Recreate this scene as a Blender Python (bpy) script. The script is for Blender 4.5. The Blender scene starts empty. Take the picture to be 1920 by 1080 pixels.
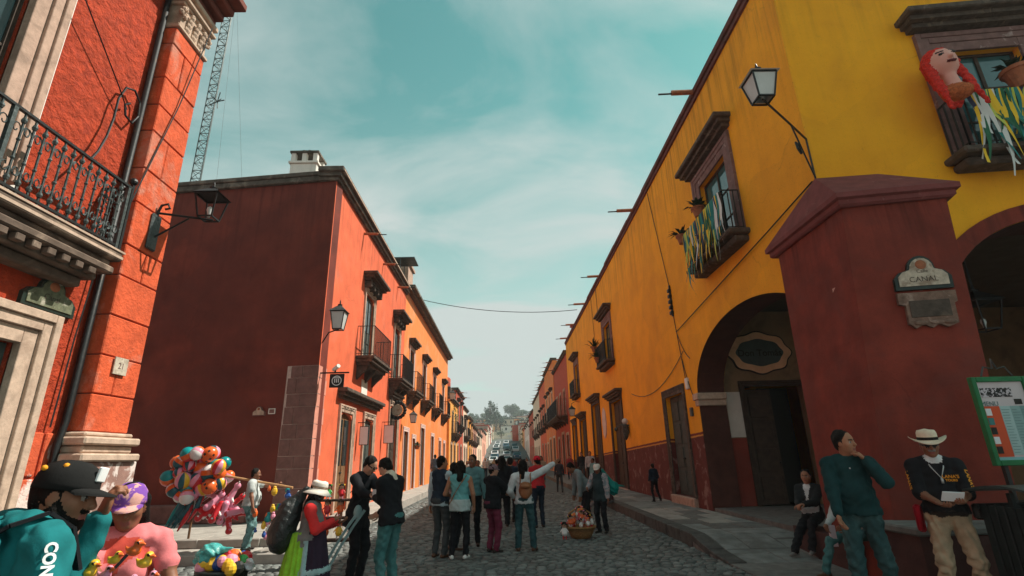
import bpy, math, random
import numpy as np
from mathutils import Vector, Matrix

random.seed(7)
rnd = random.random
def ru(a, b): return a + (b - a) * rnd()
SC = bpy.context.scene
COL = SC.collection

# ------------------------------------------------------------------ camera
cam_data = bpy.data.cameras.new('camera')
cam_data.sensor_width = 36.0
cam_data.lens = 961.0 / 1920.0 * 36.0
cam_data.clip_start = 0.05
cam_data.clip_end = 5000
cam = bpy.data.objects.new('camera', cam_data)
COL.objects.link(cam)
_y = Vector((-12, -320, -961)).normalized()
_z = Vector((-70, 2885, -961)).normalized()
_x = _y.cross(_z).normalized()
_z = _x.cross(_y)
_m = Matrix((_x, _y, _z)).to_4x4()          # camera -> world
cam.matrix_world = Matrix.Translation((0, 0, 1.62)) @ _m
SC.camera = cam

# ------------------------------------------------------------------ sky, sun, exposure
TO_SUN = Vector((0.75, 0.235, 1.0)).normalized()
SUN_ELEV = math.asin(TO_SUN.z)
SUN_ROT = math.atan2(TO_SUN.x, TO_SUN.y)
W = bpy.data.worlds.new('World')
SC.world = W
W.use_nodes = True
nt = W.node_tree
nt.nodes.clear()
def wn(t, **kw):
    n = nt.nodes.new(t)
    for k, v in kw.items(): setattr(n, k, v)
    return n
w_out = wn('ShaderNodeOutputWorld'); w_bg = wn('ShaderNodeBackground')
w_bg.inputs['Strength'].default_value = 0.15
sky = wn('ShaderNodeTexSky', sky_type='NISHITA', sun_disc=False)
sky.sun_elevation = SUN_ELEV; sky.sun_rotation = SUN_ROT
sky.altitude = 1900; sky.air_density = 1.0; sky.dust_density = 1.5; sky.ozone_density = 1.0
w_tint = wn('ShaderNodeMix', data_type='RGBA', blend_type='MULTIPLY')
w_tint.inputs[0].default_value = 1.0
w_tint.inputs[7].default_value = (0.43, 0.84, 0.46, 1)      # the print's teal sky
w_tc = wn('ShaderNodeTexCoord')
w_sep = wn('ShaderNodeSeparateXYZ')
w_zc = wn('ShaderNodeMath', operation='MAXIMUM'); w_zc.inputs[1].default_value = 0.0
w_za = wn('ShaderNodeMath', operation='ADD'); w_za.inputs[1].default_value = 0.22
w_dx = wn('ShaderNodeMath', operation='DIVIDE'); w_dy = wn('ShaderNodeMath', operation='DIVIDE')
w_cmb = wn('ShaderNodeCombineXYZ')
w_map = wn('ShaderNodeMapping'); w_map.inputs['Scale'].default_value = (1.0, 1.7, 1.0)
w_map.inputs['Rotation'].default_value = (0, 0, math.radians(-24)); w_map.inputs['Location'].default_value = (3.3, 1.2, 0)
w_n1 = wn('ShaderNodeTexNoise'); w_n1.inputs['Scale'].default_value = 1.5; w_n1.inputs['Detail'].default_value = 7
w_n1.inputs['Roughness'].default_value = 0.55; w_n1.inputs['Distortion'].default_value = 0.7
w_rmp = wn('ShaderNodeValToRGB')
w_rmp.color_ramp.elements[0].position = 0.36; w_rmp.color_ramp.elements[0].color = (0.0, 0.0, 0.0, 1)
w_rmp.color_ramp.elements[1].position = 0.66; w_rmp.color_ramp.elements[1].color = (0.70, 0.70, 0.70, 1)
w_hz = wn('ShaderNodeMapRange'); w_hz.inputs[1].default_value = 0.0; w_hz.inputs[2].default_value = 0.70
w_hz.inputs[3].default_value = 0.88; w_hz.inputs[4].default_value = 0.0
w_hz.interpolation_type = 'SMOOTHSTEP'
w_mx = wn('ShaderNodeMath', operation='ADD', use_clamp=True)
w_mix = wn('ShaderNodeMix', data_type='RGBA')
w_mix.inputs[7].default_value = (2.2, 2.45, 2.38, 1)          # thin white cloud
L = nt.links.new
L(w_tc.outputs['Generated'], w_sep.inputs[0])
L(w_sep.outputs['Z'], w_zc.inputs[0]); L(w_zc.outputs[0], w_za.inputs[0])
L(w_sep.outputs['X'], w_dx.inputs[0]); L(w_za.outputs[0], w_dx.inputs[1])
L(w_sep.outputs['Y'], w_dy.inputs[0]); L(w_za.outputs[0], w_dy.inputs[1])
L(w_dx.outputs[0], w_cmb.inputs[0]); L(w_dy.outputs[0], w_cmb.inputs[1])
L(w_cmb.outputs[0], w_map.inputs[0]); L(w_map.outputs[0], w_n1.inputs['Vector'])
L(w_n1.outputs['Fac'], w_rmp.inputs[0])
L(w_sep.outputs['Z'], w_hz.inputs[0])
L(w_rmp.outputs[0], w_mx.inputs[0]); L(w_hz.outputs[0], w_mx.inputs[1])
L(sky.outputs[0], w_tint.inputs[6]); L(w_tint.outputs[2], w_mix.inputs[6])
L(w_mx.outputs[0], w_mix.inputs[0])
L(w_mix.outputs[2], w_bg.inputs[0]); L(w_bg.outputs[0], w_out.inputs[0])

sun_d = bpy.data.lights.new('sun', 'SUN')
sun_d.energy = 3.6; sun_d.angle = math.radians(0.53); sun_d.color = (1.0, 0.93, 0.82)
sun = bpy.data.objects.new('sun', sun_d); COL.objects.link(sun)
sun.rotation_euler = TO_SUN.to_track_quat('Z', 'Y').to_euler()
sun.location = (20, 10, 40)

SC.view_settings.view_transform = 'Standard'
SC.view_settings.look = 'None'
SC.view_settings.exposure = 0.88
SC.view_settings.gamma = 1.0
SC.view_settings.use_curve_mapping = False
SC.cycles.max_bounces = 8
SC.cycles.diffuse_bounces = 3
SC.cycles.use_denoising = True

# ------------------------------------------------------------------ materials
MATS = {}
def lin(r, g, b):
    f = lambda c: (c / 255 / 12.92) if c / 255 <= 0.04045 else ((c / 255 + 0.055) / 1.055) ** 2.4
    return (f(r), f(g), f(b))
def mat(name, col, rough=0.85, var=0.18, vs=3.0, bump=0.2, bs=28.0, bd=0.01, col2=None, c2=(0.52, 0.66), c2s=1.2, c2a=0.7,
        metal=0.0, spec=0.25, streak=0.0, coat=0.0, zrule=None, drip=None, crack=0.0, island=0.0, speck=0.0, patch=0.0):
    """procedural surface: uneven base colour, worn second colour, vertical streaks, fine relief"""
    if name in MATS: return MATS[name]
    m = bpy.data.materials.new(name); m.use_nodes = True
    t = m.node_tree; N = t.nodes; K = t.links.new
    b = N['Principled BSDF']
    b.inputs['Roughness'].default_value = rough; b.inputs['Metallic'].default_value = metal
    b.inputs['Specular IOR Level'].default_value = spec
    if coat: b.inputs['Coat Weight'].default_value = coat
    tc = N.new('ShaderNodeTexCoord')
    def noise(scale, det=6, dist=0.0, vec=None, rgh=0.6):
        n = N.new('ShaderNodeTexNoise'); n.inputs['Scale'].default_value = scale
        n.inputs['Detail'].default_value = det; n.inputs['Distortion'].default_value = dist
        n.inputs['Roughness'].default_value = rgh
        K(vec if vec else tc.outputs['Object'], n.inputs['Vector']); return n
    def mixc(fac, a, bb, blend='MIX'):
        x = N.new('ShaderNodeMix'); x.data_type = 'RGBA'; x.blend_type = blend
        for i, v in ((0, fac), (6, a), (7, bb)):
            if hasattr(v, 'links') or hasattr(v, 'is_linked'): K(v, x.inputs[i])
            elif isinstance(v, (int, float)): x.inputs[i].default_value = v
            else: x.inputs[i].default_value = (*v, 1)
        return x.outputs[2]
    def ramp(v, p0, p1, a=0.0, c=1.0):
        r = N.new('ShaderNodeMapRange'); r.inputs[1].default_value = p0; r.inputs[2].default_value = p1
        r.inputs[3].default_value = a; r.inputs[4].default_value = c; K(v, r.inputs[0]); return r.outputs[0]
    lo = tuple(max(0, c * (1 - var)) for c in col); hi = tuple(min(1, c * (1 + var)) for c in col)
    out = mixc(ramp(noise(vs, 8).outputs['Fac'], 0.3, 0.7), lo, hi)
    if col2 is not None:
        f = ramp(noise(c2s, 9, 0.6).outputs['Fac'], c2[0], c2[1], 0, c2a)
        out = mixc(f, out, col2)
    if streak:
        mp = N.new('ShaderNodeMapping'); mp.inputs['Scale'].default_value = (5, 5, 0.25)
        K(tc.outputs['Object'], mp.inputs[0])
        f = ramp(noise(1.0, 6, 0.3, mp.outputs[0]).outputs['Fac'], 0.5, 0.8, 0, streak)
        out = mixc(f, out, tuple(c * 0.35 for c in col))
    if patch:                                               # areas repainted at another time
        vo = N.new('ShaderNodeTexVoronoi'); vo.inputs['Scale'].default_value = 0.55; K(mixc(0.25, tc.outputs['Object'], noise(1.2, 5).outputs['Color']), vo.inputs['Vector'])
        sp = N.new('ShaderNodeSeparateColor'); K(vo.outputs['Color'], sp.inputs[0]); out = mixc(ramp(sp.outputs[0], 0.45, 0.5, 0, patch), out, tuple(min(1, c * 0.66 + 0.01) for c in col))
    if drip:                                                # rain streaks running down from the roof edge
        sz = N.new('ShaderNodeSeparateXYZ'); K(tc.outputs['Object'], sz.inputs[0]); mp = N.new('ShaderNodeMapping'); mp.inputs['Scale'].default_value = (3.2, 3.2, 0.12); K(tc.outputs['Object'], mp.inputs[0])
        f = ramp(noise(1.6, 7, 0.4, mp.outputs[0], 0.7).outputs['Fac'], 0.48, 0.66, 0, drip[2]); g_ = N.new('ShaderNodeMath'); g_.operation = 'MULTIPLY'; K(f, g_.inputs[0]); K(ramp(sz.outputs['Z'], drip[0] - drip[1], drip[0]), g_.inputs[1])
        out = mixc(g_.outputs[0], out, tuple(c * 0.30 for c in col))
    if crack:
        vo = N.new('ShaderNodeTexVoronoi'); vo.feature = 'DISTANCE_TO_EDGE'; vo.inputs['Scale'].default_value = 0.5; K(mixc(0.35, tc.outputs['Object'], noise(1.5, 8).outputs['Color']), vo.inputs['Vector'])
        f = ramp(vo.outputs['Distance'], 0.006, 0.0, 0, crack); g_ = N.new('ShaderNodeMath'); g_.operation = 'MULTIPLY'; K(f, g_.inputs[0]); K(ramp(noise(0.8, 4).outputs['Fac'], 0.52, 0.6), g_.inputs[1]); out = mixc(g_.outputs[0], out, tuple(c * 0.25 for c in col))
    if zrule: out = zrule(N, K, tc, out, mixc, ramp, noise)
    if speck: out = mixc(ramp(noise(45, 6, 0.3).outputs['Fac'], 0.58, 0.70, 0, speck), out, (0.05, 0.02, 0.01) if zrule else tuple(c * 0.45 for c in col))
    if island:                                              # every stone its own tone
        ge = N.new('ShaderNodeNewGeometry'); out = mixc(1.0, out, mixc(ge.outputs['Random Per Island'], (1 - island,) * 3, (1 + island * 0.8, 1 + island * 0.78, 1 + island * 0.72)), 'MULTIPLY')
    K(out, b.inputs['Base Color'])
    if bump:
        n = noise(bs, 9, 0.2, rgh=0.65)
        bp = N.new('ShaderNodeBump'); bp.inputs['Strength'].default_value = bump; bp.inputs['Distance'].default_value = bd
        K(n.outputs['Fac'], bp.inputs['Height']); K(bp.outputs[0], b.inputs['Normal'])
    MATS[name] = m
    return m
def flat(name, col, rough=0.7, **k):
    k.setdefault('var', 0.08); k.setdefault('bump', 0.0)
    return mat(name, col, rough=rough, **k)

# plaster walls
def dado_rule(N, K, tc, base, mixc, ramp, noise):
    s = N.new('ShaderNodeSeparateXYZ'); K(tc.outputs['Object'], s.inputs[0])
    # painted dado: top falls gently with the street
    a = N.new('ShaderNodeMath'); a.operation = 'MULTIPLY_ADD'
    K(s.outputs['Y'], a.inputs[0]); a.inputs[1].default_value = 0.0283; a.inputs[2].default_value = -2.56
    h = N.new('ShaderNodeMath'); h.operation = 'ADD'; K(a.outputs[0], h.inputs[0]); K(s.outputs['Z'], h.inputs[1])
    w = N.new('ShaderNodeMath'); w.operation = 'MULTIPLY_ADD'; K(noise(3.0, 4).outputs['Fac'], w.inputs[0])
    w.inputs[1].default_value = 0.05; K(h.outputs[0], w.inputs[2])
    red = mixc(ramp(noise(2.2, 8).outputs['Fac'], 0.3, 0.7), (0.10, 0.022, 0.018), (0.15, 0.036, 0.030))
    peel = ramp(noise(2.6, 10, 0.8).outputs['Fac'], 0.56, 0.64, 0, 0.75)
    red = mixc(peel, red, (0.30, 0.18, 0.15))
    band = mixc(ramp(w.outputs[0], -0.06, -0.045, 0, 1), red, (0.62, 0.28, 0.05))
    band = mixc(ramp(w.outputs[0], -0.015, 0.0, 0, 1), band, (0.17, 0.035, 0.025))
    return mixc(ramp(w.outputs[0], 0.05, 0.062, 0, 1), band, base)
YEL = (0.95, 0.390, 0.014)
M_yel = mat('yellow_plaster', YEL, var=0.10, vs=1.3, bump=0.35, bs=14, bd=0.012, col2=(0.60, 0.22, 0.02), c2=(0.55, 0.80), c2s=0.55, c2a=0.55, streak=0.14, zrule=dado_rule, drip=(10.8, 3.2, 0.75), crack=0.3, speck=0.35, patch=0.22)
M_yel2 = mat('yellow_front_plaster', (0.98, 0.415, 0.013), var=0.12, vs=1.1, bump=0.35, bs=12, bd=0.012, col2=(0.62, 0.25, 0.025), c2=(0.58, 0.80), c2s=0.5, c2a=0.45, streak=0.10, crack=0.3, speck=0.35, patch=0.15, drip=(10.8, 2.5, 0.5))
M_butt = mat('dark_red_plaster', (0.215, 0.036, 0.022), var=0.32, vs=1.8, bump=0.35, bs=14, col2=(0.17, 0.045, 0.035), c2=(0.5, 0.66), c2s=1.1, c2a=0.6, streak=0.25, crack=0.3, speck=0.5, patch=0.25, drip=(5.2, 1.2, 0.8))
M_cap = mat('maroon_cap_plaster', (0.20, 0.055, 0.052), var=0.2, vs=5, bump=0.5, bs=30, col2=(0.34, 0.17, 0.15), c2=(0.62, 0.72), c2s=4)
M_redsh = mat('shaded_red_plaster', (0.19, 0.038, 0.024), var=0.30, vs=1.4, bump=0.3, bs=10, col2=(0.10, 0.024, 0.02), c2=(0.45, 0.72), c2s=0.35, c2a=0.75, streak=0.25, drip=(9.7, 3.5, 0.6), crack=0.3, speck=0.5, patch=0.35)  # same paint as the sunlit street wall, its shade put into the base colour
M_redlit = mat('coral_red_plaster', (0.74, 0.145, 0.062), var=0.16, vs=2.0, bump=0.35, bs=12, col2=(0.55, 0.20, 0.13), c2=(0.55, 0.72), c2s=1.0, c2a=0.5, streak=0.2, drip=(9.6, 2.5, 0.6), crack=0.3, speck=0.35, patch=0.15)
M_fgred = mat('rough_red_orange_plaster', (0.52, 0.060, 0.018), var=0.38, vs=5.0, bump=1.0, bs=7.5, bd=0.09, col2=(0.26, 0.03, 0.016), c2=(0.48, 0.66), c2s=5.0, c2a=0.7, streak=0.15, speck=0.55, patch=0.2)
M_fgpil = mat('painted_stone_orange', (0.62, 0.10, 0.035), var=0.25, vs=4.0, bump=0.8, bs=16, bd=0.03, col2=(0.56, 0.24, 0.17), c2=(0.58, 0.70), c2s=1.6, c2a=0.8)
M_orange = mat('orange_plaster', (0.80, 0.235, 0.062), var=0.10, vs=2.0, bump=0.2, col2=(0.7, 0.36, 0.2), c2s=0.8, c2a=0.5, streak=0.2)
M_pink = mat('salmon_plaster', (0.74, 0.36, 0.26), var=0.1, bump=0.2, streak=0.2)
M_cream = mat('cream_plaster', (0.74, 0.58, 0.44), var=0.1, bump=0.2, streak=0.2)
M_ochre = mat('ochre_plaster', (0.80, 0.36, 0.085), var=0.1, bump=0.2, streak=0.2)
M_brick = mat('brick_red_plaster', (0.44, 0.080, 0.040), var=0.15, bump=0.2, streak=0.2)
M_white = mat('white_plaster', (0.78, 0.74, 0.68), var=0.08, bump=0.2, streak=0.25)
# stone and metal
M_cant = mat('pinkish_cantera_stone', (0.46, 0.31, 0.24), var=0.2, vs=9, bump=0.5, bs=35, col2=(0.25, 0.17, 0.13), c2s=3, streak=0.2)
M_cantl = mat('pale_cantera_stone', (0.52, 0.38, 0.29), var=0.22, vs=8, bump=0.5, bs=35, col2=(0.28, 0.19, 0.14), c2s=3, c2a=0.6, streak=0.3, speck=0.4)
M_purp = mat('mauve_stone', (0.20, 0.115, 0.105), var=0.25, vs=7, bump=0.4, bs=30, col2=(0.42, 0.33, 0.31), c2=(0.60, 0.68), c2s=5, c2a=0.8)
M_dkst = mat('sooty_stone', (0.085, 0.065, 0.052), var=0.4, vs=8, bump=0.6, bs=30, col2=(0.24, 0.18, 0.13), c2=(0.56, 0.68), c2s=5, c2a=0.7)
M_quoin = mat('mauve_quoin_stone', (0.21, 0.105, 0.09), var=0.25, vs=6, bump=0.5, bs=30, col2=(0.14, 0.07, 0.06), c2s=3)
M_quoinp = mat('pink_painted_quoin', (0.64, 0.27, 0.20), var=0.15, vs=6, bump=0.4, bs=25, col2=(0.5, 0.2, 0.15), c2s=3)
M_mortar = mat('pale_mortar', (0.55, 0.42, 0.37), var=0.15, vs=10, bump=0.3)
M_iron = mat('black_iron', (0.022, 0.024, 0.025), rough=0.5, var=0.3, vs=20, bump=0.2, bs=60, metal=0.6, spec=0.5, col2=(0.09, 0.05, 0.03), c2=(0.6, 0.7), c2s=9, c2a=0.6)
M_irong = mat('weathered_grey_iron', (0.07, 0.085, 0.085), rough=0.5, var=0.4, vs=25, bump=0.3, bs=60, metal=0.5, col2=(0.16, 0.18, 0.18), c2=(0.55, 0.65), c2s=12)
M_wood = mat('dark_door_wood', (0.055, 0.036, 0.026), rough=0.7, var=0.35, vs=6, bump=0.4, bs=40, streak=0.4)
M_woodb = mat('brown_door_wood', (0.20, 0.105, 0.05), rough=0.65, var=0.3, vs=6, bump=0.4, bs=40, streak=0.5)
M_woodg = mat('grey_green_door_wood', (0.06, 0.075, 0.068), rough=0.7, var=0.3, vs=5, bump=0.3, streak=0.4)
M_glass = mat('window_glass', (0.015, 0.03, 0.033), rough=0.06, var=0.1, bump=0.06, bs=2.5, bd=0.02, spec=0.8)
M_glteal = mat('teal_window_glass', (0.03, 0.11, 0.12), rough=0.05, var=0.1, bump=0.05, bs=2.5, bd=0.02, spec=0.9)
M_dark = flat('dark_interior', (0.02, 0.018, 0.015))
M_frost = mat('frosted_lamp_glass', (0.55, 0.58, 0.57), rough=0.35, var=0.1, bump=0.0, spec=0.4)
M_terra = mat('terracotta', (0.36, 0.13, 0.065), var=0.2, vs=10, bump=0.3, col2=(0.2, 0.09, 0.05), c2s=8)
M_roof = mat('roof_coping_maroon', (0.13, 0.045, 0.038), var=0.25, vs=5, bump=0.4, bs=20, col2=(0.05, 0.03, 0.025), c2s=2)
M_cop = mat('grey_stone_coping', (0.10, 0.085, 0.07), var=0.35, vs=5, bump=0.5, bs=20, col2=(0.3, 0.25, 0.2), c2s=3, c2a=0.6)
M_road = mat('road_stone', (0.10, 0.108, 0.104), var=0.35, vs=7, bump=0.5, bs=30, bd=0.02, col2=(0.09, 0.085, 0.078), c2=(0.48, 0.68), c2s=0.9, c2a=0.7, rough=0.75)
M_cob = mat('worn_cobble_stone', (0.145, 0.158, 0.153), island=0.5, var=0.40, vs=4.5, bump=0.35, bs=45, bd=0.008, col2=(0.10, 0.092, 0.082), c2=(0.46, 0.66), c2s=0.7, c2a=0.65, rough=0.62, spec=0.4)
M_walk = mat('pavement_stone', (0.17, 0.165, 0.155), island=0.25, speck=0.4, var=0.3, vs=6, bump=0.4, bs=30, col2=(0.12, 0.11, 0.10), c2=(0.5, 0.66), c2s=1.3, c2a=0.7)
M_slab = mat('pavement_slab_stone', (0.23, 0.24, 0.23), island=0.3, speck=0.4, var=0.35, vs=3, bump=0.4, bs=30, col2=(0.14, 0.13, 0.12), c2=(0.5, 0.64), c2s=1.7, c2a=0.7)
M_step = mat('pale_step_stone', (0.36, 0.335, 0.30), var=0.2, vs=4, bump=0.4, bs=30, col2=(0.2, 0.18, 0.16), c2s=2)
M_leaf = mat('leaf_green', (0.045, 0.085, 0.028), rough=0.6, var=0.45, vs=6, bump=0.0)
M_leafd = mat('dark_leaf_green', (0.028, 0.055, 0.030), rough=0.6, var=0.45, vs=6, bump=0.0)
M_bark = mat('bark', (0.10, 0.07, 0.05), var=0.3, vs=10, bump=0.5)
M_pot = M_terra

# ------------------------------------------------------------------ mesh helpers
def R_(Xw): return lambda u, d, z: (Xw - d, u, z)          # facade on the right of the street
def L_(Xw): return lambda u, d, z: (Xw + d, u, z)          # facade on the left of the street
def A_(o, ang):                                            # facade through o, running right and turned by ang, facing the camera
    c, s = math.cos(ang), math.sin(ang)
    return lambda u, d, z: (o[0] + u * c - d * s, o[1] - u * s - d * c, z)
ID = lambda x, y, z: (x, y, z)
class MB:
    def __init__(s, T=ID): s.v = []; s.f = []; s.m = []; s.mi = 0; s.T = T
    def add(s, vs, fs, mi=None):
        o = len(s.v); s.v += [s.T(*p) for p in vs]
        for f in fs: s.f.append([i + o for i in f]); s.m.append(s.mi if mi is None else mi)
    def poly(s, pts, mi=None): s.add(pts, [list(range(len(pts)))], mi)
    def box(s, a0, a1, b0, b1, c0, c1, mi=None, bev=0.0):
        if bev <= 0:
            s.add([(a0, b0, c0), (a1, b0, c0), (a1, b1, c0), (a0, b1, c0), (a0, b0, c1), (a1, b0, c1), (a1, b1, c1), (a0, b1, c1)],
                  [(0, 3, 2, 1), (4, 5, 6, 7), (0, 1, 5, 4), (1, 2, 6, 5), (2, 3, 7, 6), (3, 0, 4, 7)], mi)
        else:                                              # all twelve edges chamfered
            A, B, C = (a0, a1), (b0, b1), (c0, c1); vs = []; ix = {}
            for i in (0, 1):
                for j in (0, 1):
                    for k in (0, 1):
                        sa, sb, sc = (1 - 2 * i) * bev, (1 - 2 * j) * bev, (1 - 2 * k) * bev
                        for ax, p in enumerate(((A[i], B[j] + sb, C[k] + sc), (A[i] + sa, B[j], C[k] + sc), (A[i] + sa, B[j] + sb, C[k]))):
                            ix[i, j, k, ax] = len(vs); vs.append(p)
            g = lambda *q: ix[q]; fs = []
            for i in (0, 1):
                fs.append([g(i, 0, 0, 0), g(i, 1, 0, 0), g(i, 1, 1, 0), g(i, 0, 1, 0)])
                fs.append([g(0, i, 0, 1), g(1, i, 0, 1), g(1, i, 1, 1), g(0, i, 1, 1)])
                fs.append([g(0, 0, i, 2), g(1, 0, i, 2), g(1, 1, i, 2), g(0, 1, i, 2)])
                for j in (0, 1):
                    fs.append([g(i, j, 0, 0), g(i, j, 1, 0), g(i, j, 1, 1), g(i, j, 0, 1)])
                    fs.append([g(i, 0, j, 0), g(i, 1, j, 0), g(i, 1, j, 2), g(i, 0, j, 2)])
                    fs.append([g(0, i, j, 1), g(1, i, j, 1), g(1, i, j, 2), g(0, i, j, 2)])
                    for k in (0, 1): fs.append([g(i, j, k, 0), g(i, j, k, 1), g(i, j, k, 2)])
            s.add(vs, fs, mi)
    def bar(s, p, q, w, h=None, mi=None):
        p = Vector(s.T(*p)); q = Vector(s.T(*q)); h = h or w
        d = (q - p).normalized(); up = Vector((0, 0, 1)) if abs(d.z) < 0.95 else Vector((1, 0, 0))
        a = d.cross(up).normalized() * (w / 2); b = a.cross(d).normalized() * (h / 2)
        T, s.T = s.T, ID
        s.add([tuple(x) for x in (p - a - b, p + a - b, p + a + b, p - a + b, q - a - b, q + a - b, q + a + b, q - a + b)],
              [(0, 3, 2, 1), (4, 5, 6, 7), (0, 1, 5, 4), (1, 2, 6, 5), (2, 3, 7, 6), (3, 0, 4, 7)], mi); s.T = T
    def tube(s, pts, r, n=6, mi=None, cap=True):
        P = [Vector(s.T(*p)) for p in pts]; rs = r if isinstance(r, (list, tuple)) else [r] * len(P)
        vs = []; fs = []; up = None
        for i, p in enumerate(P):
            d = (P[min(i + 1, len(P) - 1)] - P[max(i - 1, 0)]).normalized()
            if up is None: up = Vector((0, 0, 1)) if abs(d.z) < 0.9 else Vector((1, 0, 0))
            a = d.cross(up).normalized(); b = a.cross(d).normalized(); up = b
            for k in range(n):
                t = 2 * math.pi * k / n; vs.append(tuple(p + (a * math.cos(t) + b * math.sin(t)) * rs[i]))
        for i in range(len(P) - 1):
            for k in range(n):
                fs.append((i * n + k, i * n + (k + 1) % n, (i + 1) * n + (k + 1) % n, (i + 1) * n + k))
        if cap: fs.append(tuple(range(n))[::-1]); fs.append(tuple(range((len(P) - 1) * n, len(P) * n)))
        T, s.T = s.T, ID; s.add(vs, fs, mi); s.T = T
    def lathe(s, prof, c=(0, 0, 0), n=16, mi=None, sx=1.0, sy=1.0, fn=None):
        vs = []; fs = []
        for r, z in prof:
            for k in range(n):
                t = 2 * math.pi * k / n; rr = r * (fn(t, z) if fn else 1)
                vs.append((c[0] + rr * math.cos(t) * sx, c[1] + rr * math.sin(t) * sy, c[2] + z))
        for i in range(len(prof) - 1):
            for k in range(n): fs.append((i * n + k, i * n + (k + 1) % n, (i + 1) * n + (k + 1) % n, (i + 1) * n + k))
        fs.append(tuple(range(n))[::-1]); fs.append(tuple(range((len(prof) - 1) * n, len(prof) * n)))
        s.add(vs, fs, mi)
    def prism(s, pts, b0, b1, mi=None):                    # outline in (a,c) pushed through b
        n = len(pts)
        s.add([(a, b0, c) for a, c in pts] + [(a, b1, c) for a, c in pts],
              [list(range(n))[::-1], list(range(n, 2 * n))] + [(i, (i + 1) % n, n + (i + 1) % n, n + i) for i in range(n)], mi)
    def ball(s, c, r, n=10, m=7, mi=None, mif=None):
        r = r if isinstance(r, (tuple, list)) else (r, r, r); vs = []; fs = []; mm = []
        for i in range(m + 1):
            ph = math.pi * i / m
            for k in range(n):
                t = 2 * math.pi * k / n
                vs.append((c[0] + r[0] * math.sin(ph) * math.cos(t), c[1] + r[1] * math.sin(ph) * math.sin(t), c[2] + r[2] * math.cos(ph)))
        for i in range(m):
            for k in range(n):
                f = (i * n + k, i * n + (k + 1) % n, (i + 1) * n + (k + 1) % n, (i + 1) * n + k)
                s.add([vs[j] for j in f], [(3, 2, 1, 0)], mif(i, k) if mif else mi)
    def mesh(s, name, mats, smooth=False, weld=False):
        me = bpy.data.meshes.new(name); me.from_pydata(s.v, [], s.f)
        for m in (mats if isinstance(mats, (list, tuple)) else [mats]): me.materials.append(m)
        me.polygons.foreach_set('material_index', s.m)
        if weld:
            import bmesh
            bm = bmesh.new(); bm.from_mesh(me); bmesh.ops.remove_doubles(bm, verts=bm.verts, dist=1e-5); bm.to_mesh(me); bm.free()
        if smooth: me.polygons.foreach_set('use_smooth', [True] * len(me.polygons))
        me.update(); return me
    def build(s, name, mats, parent=None, smooth=False, weld=False):
        return obj(name, s.mesh(name, mats, smooth, weld), parent)
def obj(name, me, parent=None):
    o = bpy.data.objects.new(name, me); COL.objects.link(o)
    if parent: adopt(o, parent)
    return o
def world_loc(o):
    return (world_mat(o.parent) @ o.matrix_parent_inverse @ o.matrix_basis) if o.parent else o.matrix_basis.copy()
world_mat = world_loc
def adopt(o, parent):
    o.parent = parent; o.matrix_parent_inverse = world_mat(parent).inverted()
def tag(o, label, cat, group=None, kind=None):
    if label: o['label'] = label
    if cat: o['category'] = cat
    if group: o['group'] = group
    if kind: o['kind'] = kind
    return o
def thing(name, label, cat, loc=(0, 0, 0), group=None):
    o = bpy.data.objects.new(name, None); o.empty_display_size = 0.1; COL.objects.link(o); o.location = loc
    return tag(o, label, cat, group)
def struct(o): o['kind'] = 'structure'; return o
def copy_tree(o, parent=None):
    c = o.copy(); COL.objects.link(c)
    if parent is not None:
        c.parent = parent; c.matrix_parent_inverse = o.matrix_parent_inverse.copy()
    for ch in list(o.children): copy_tree(ch, c)
    return c
def text_obj(txt, size, o, u, v, m, parent, name='lettering', align='CENTER', bold=0.0, lift=0.0):
    """flat lettering in the plane through o spanned by u (reading direction) and v (up)"""
    cu = bpy.data.curves.new(name, 'FONT'); cu.body = txt; cu.size = size; cu.align_x = align; cu.align_y = 'CENTER'
    cu.offset = bold; cu.extrude = 0.0008
    t = bpy.data.objects.new(name, cu); COL.objects.link(t)
    dg = bpy.context.evaluated_depsgraph_get(); me = bpy.data.meshes.new_from_object(t.evaluated_get(dg))
    bpy.data.objects.remove(t); bpy.data.curves.remove(cu)
    u = Vector(u).normalized(); v = Vector(v).normalized(); n = u.cross(v)
    M4 = Matrix((u, v, n)).transposed().to_4x4(); M4.translation = Vector(o) + n * lift
    me.transform(M4); me.materials.clear(); me.materials.append(m)
    return obj(name, me, parent)

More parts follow.
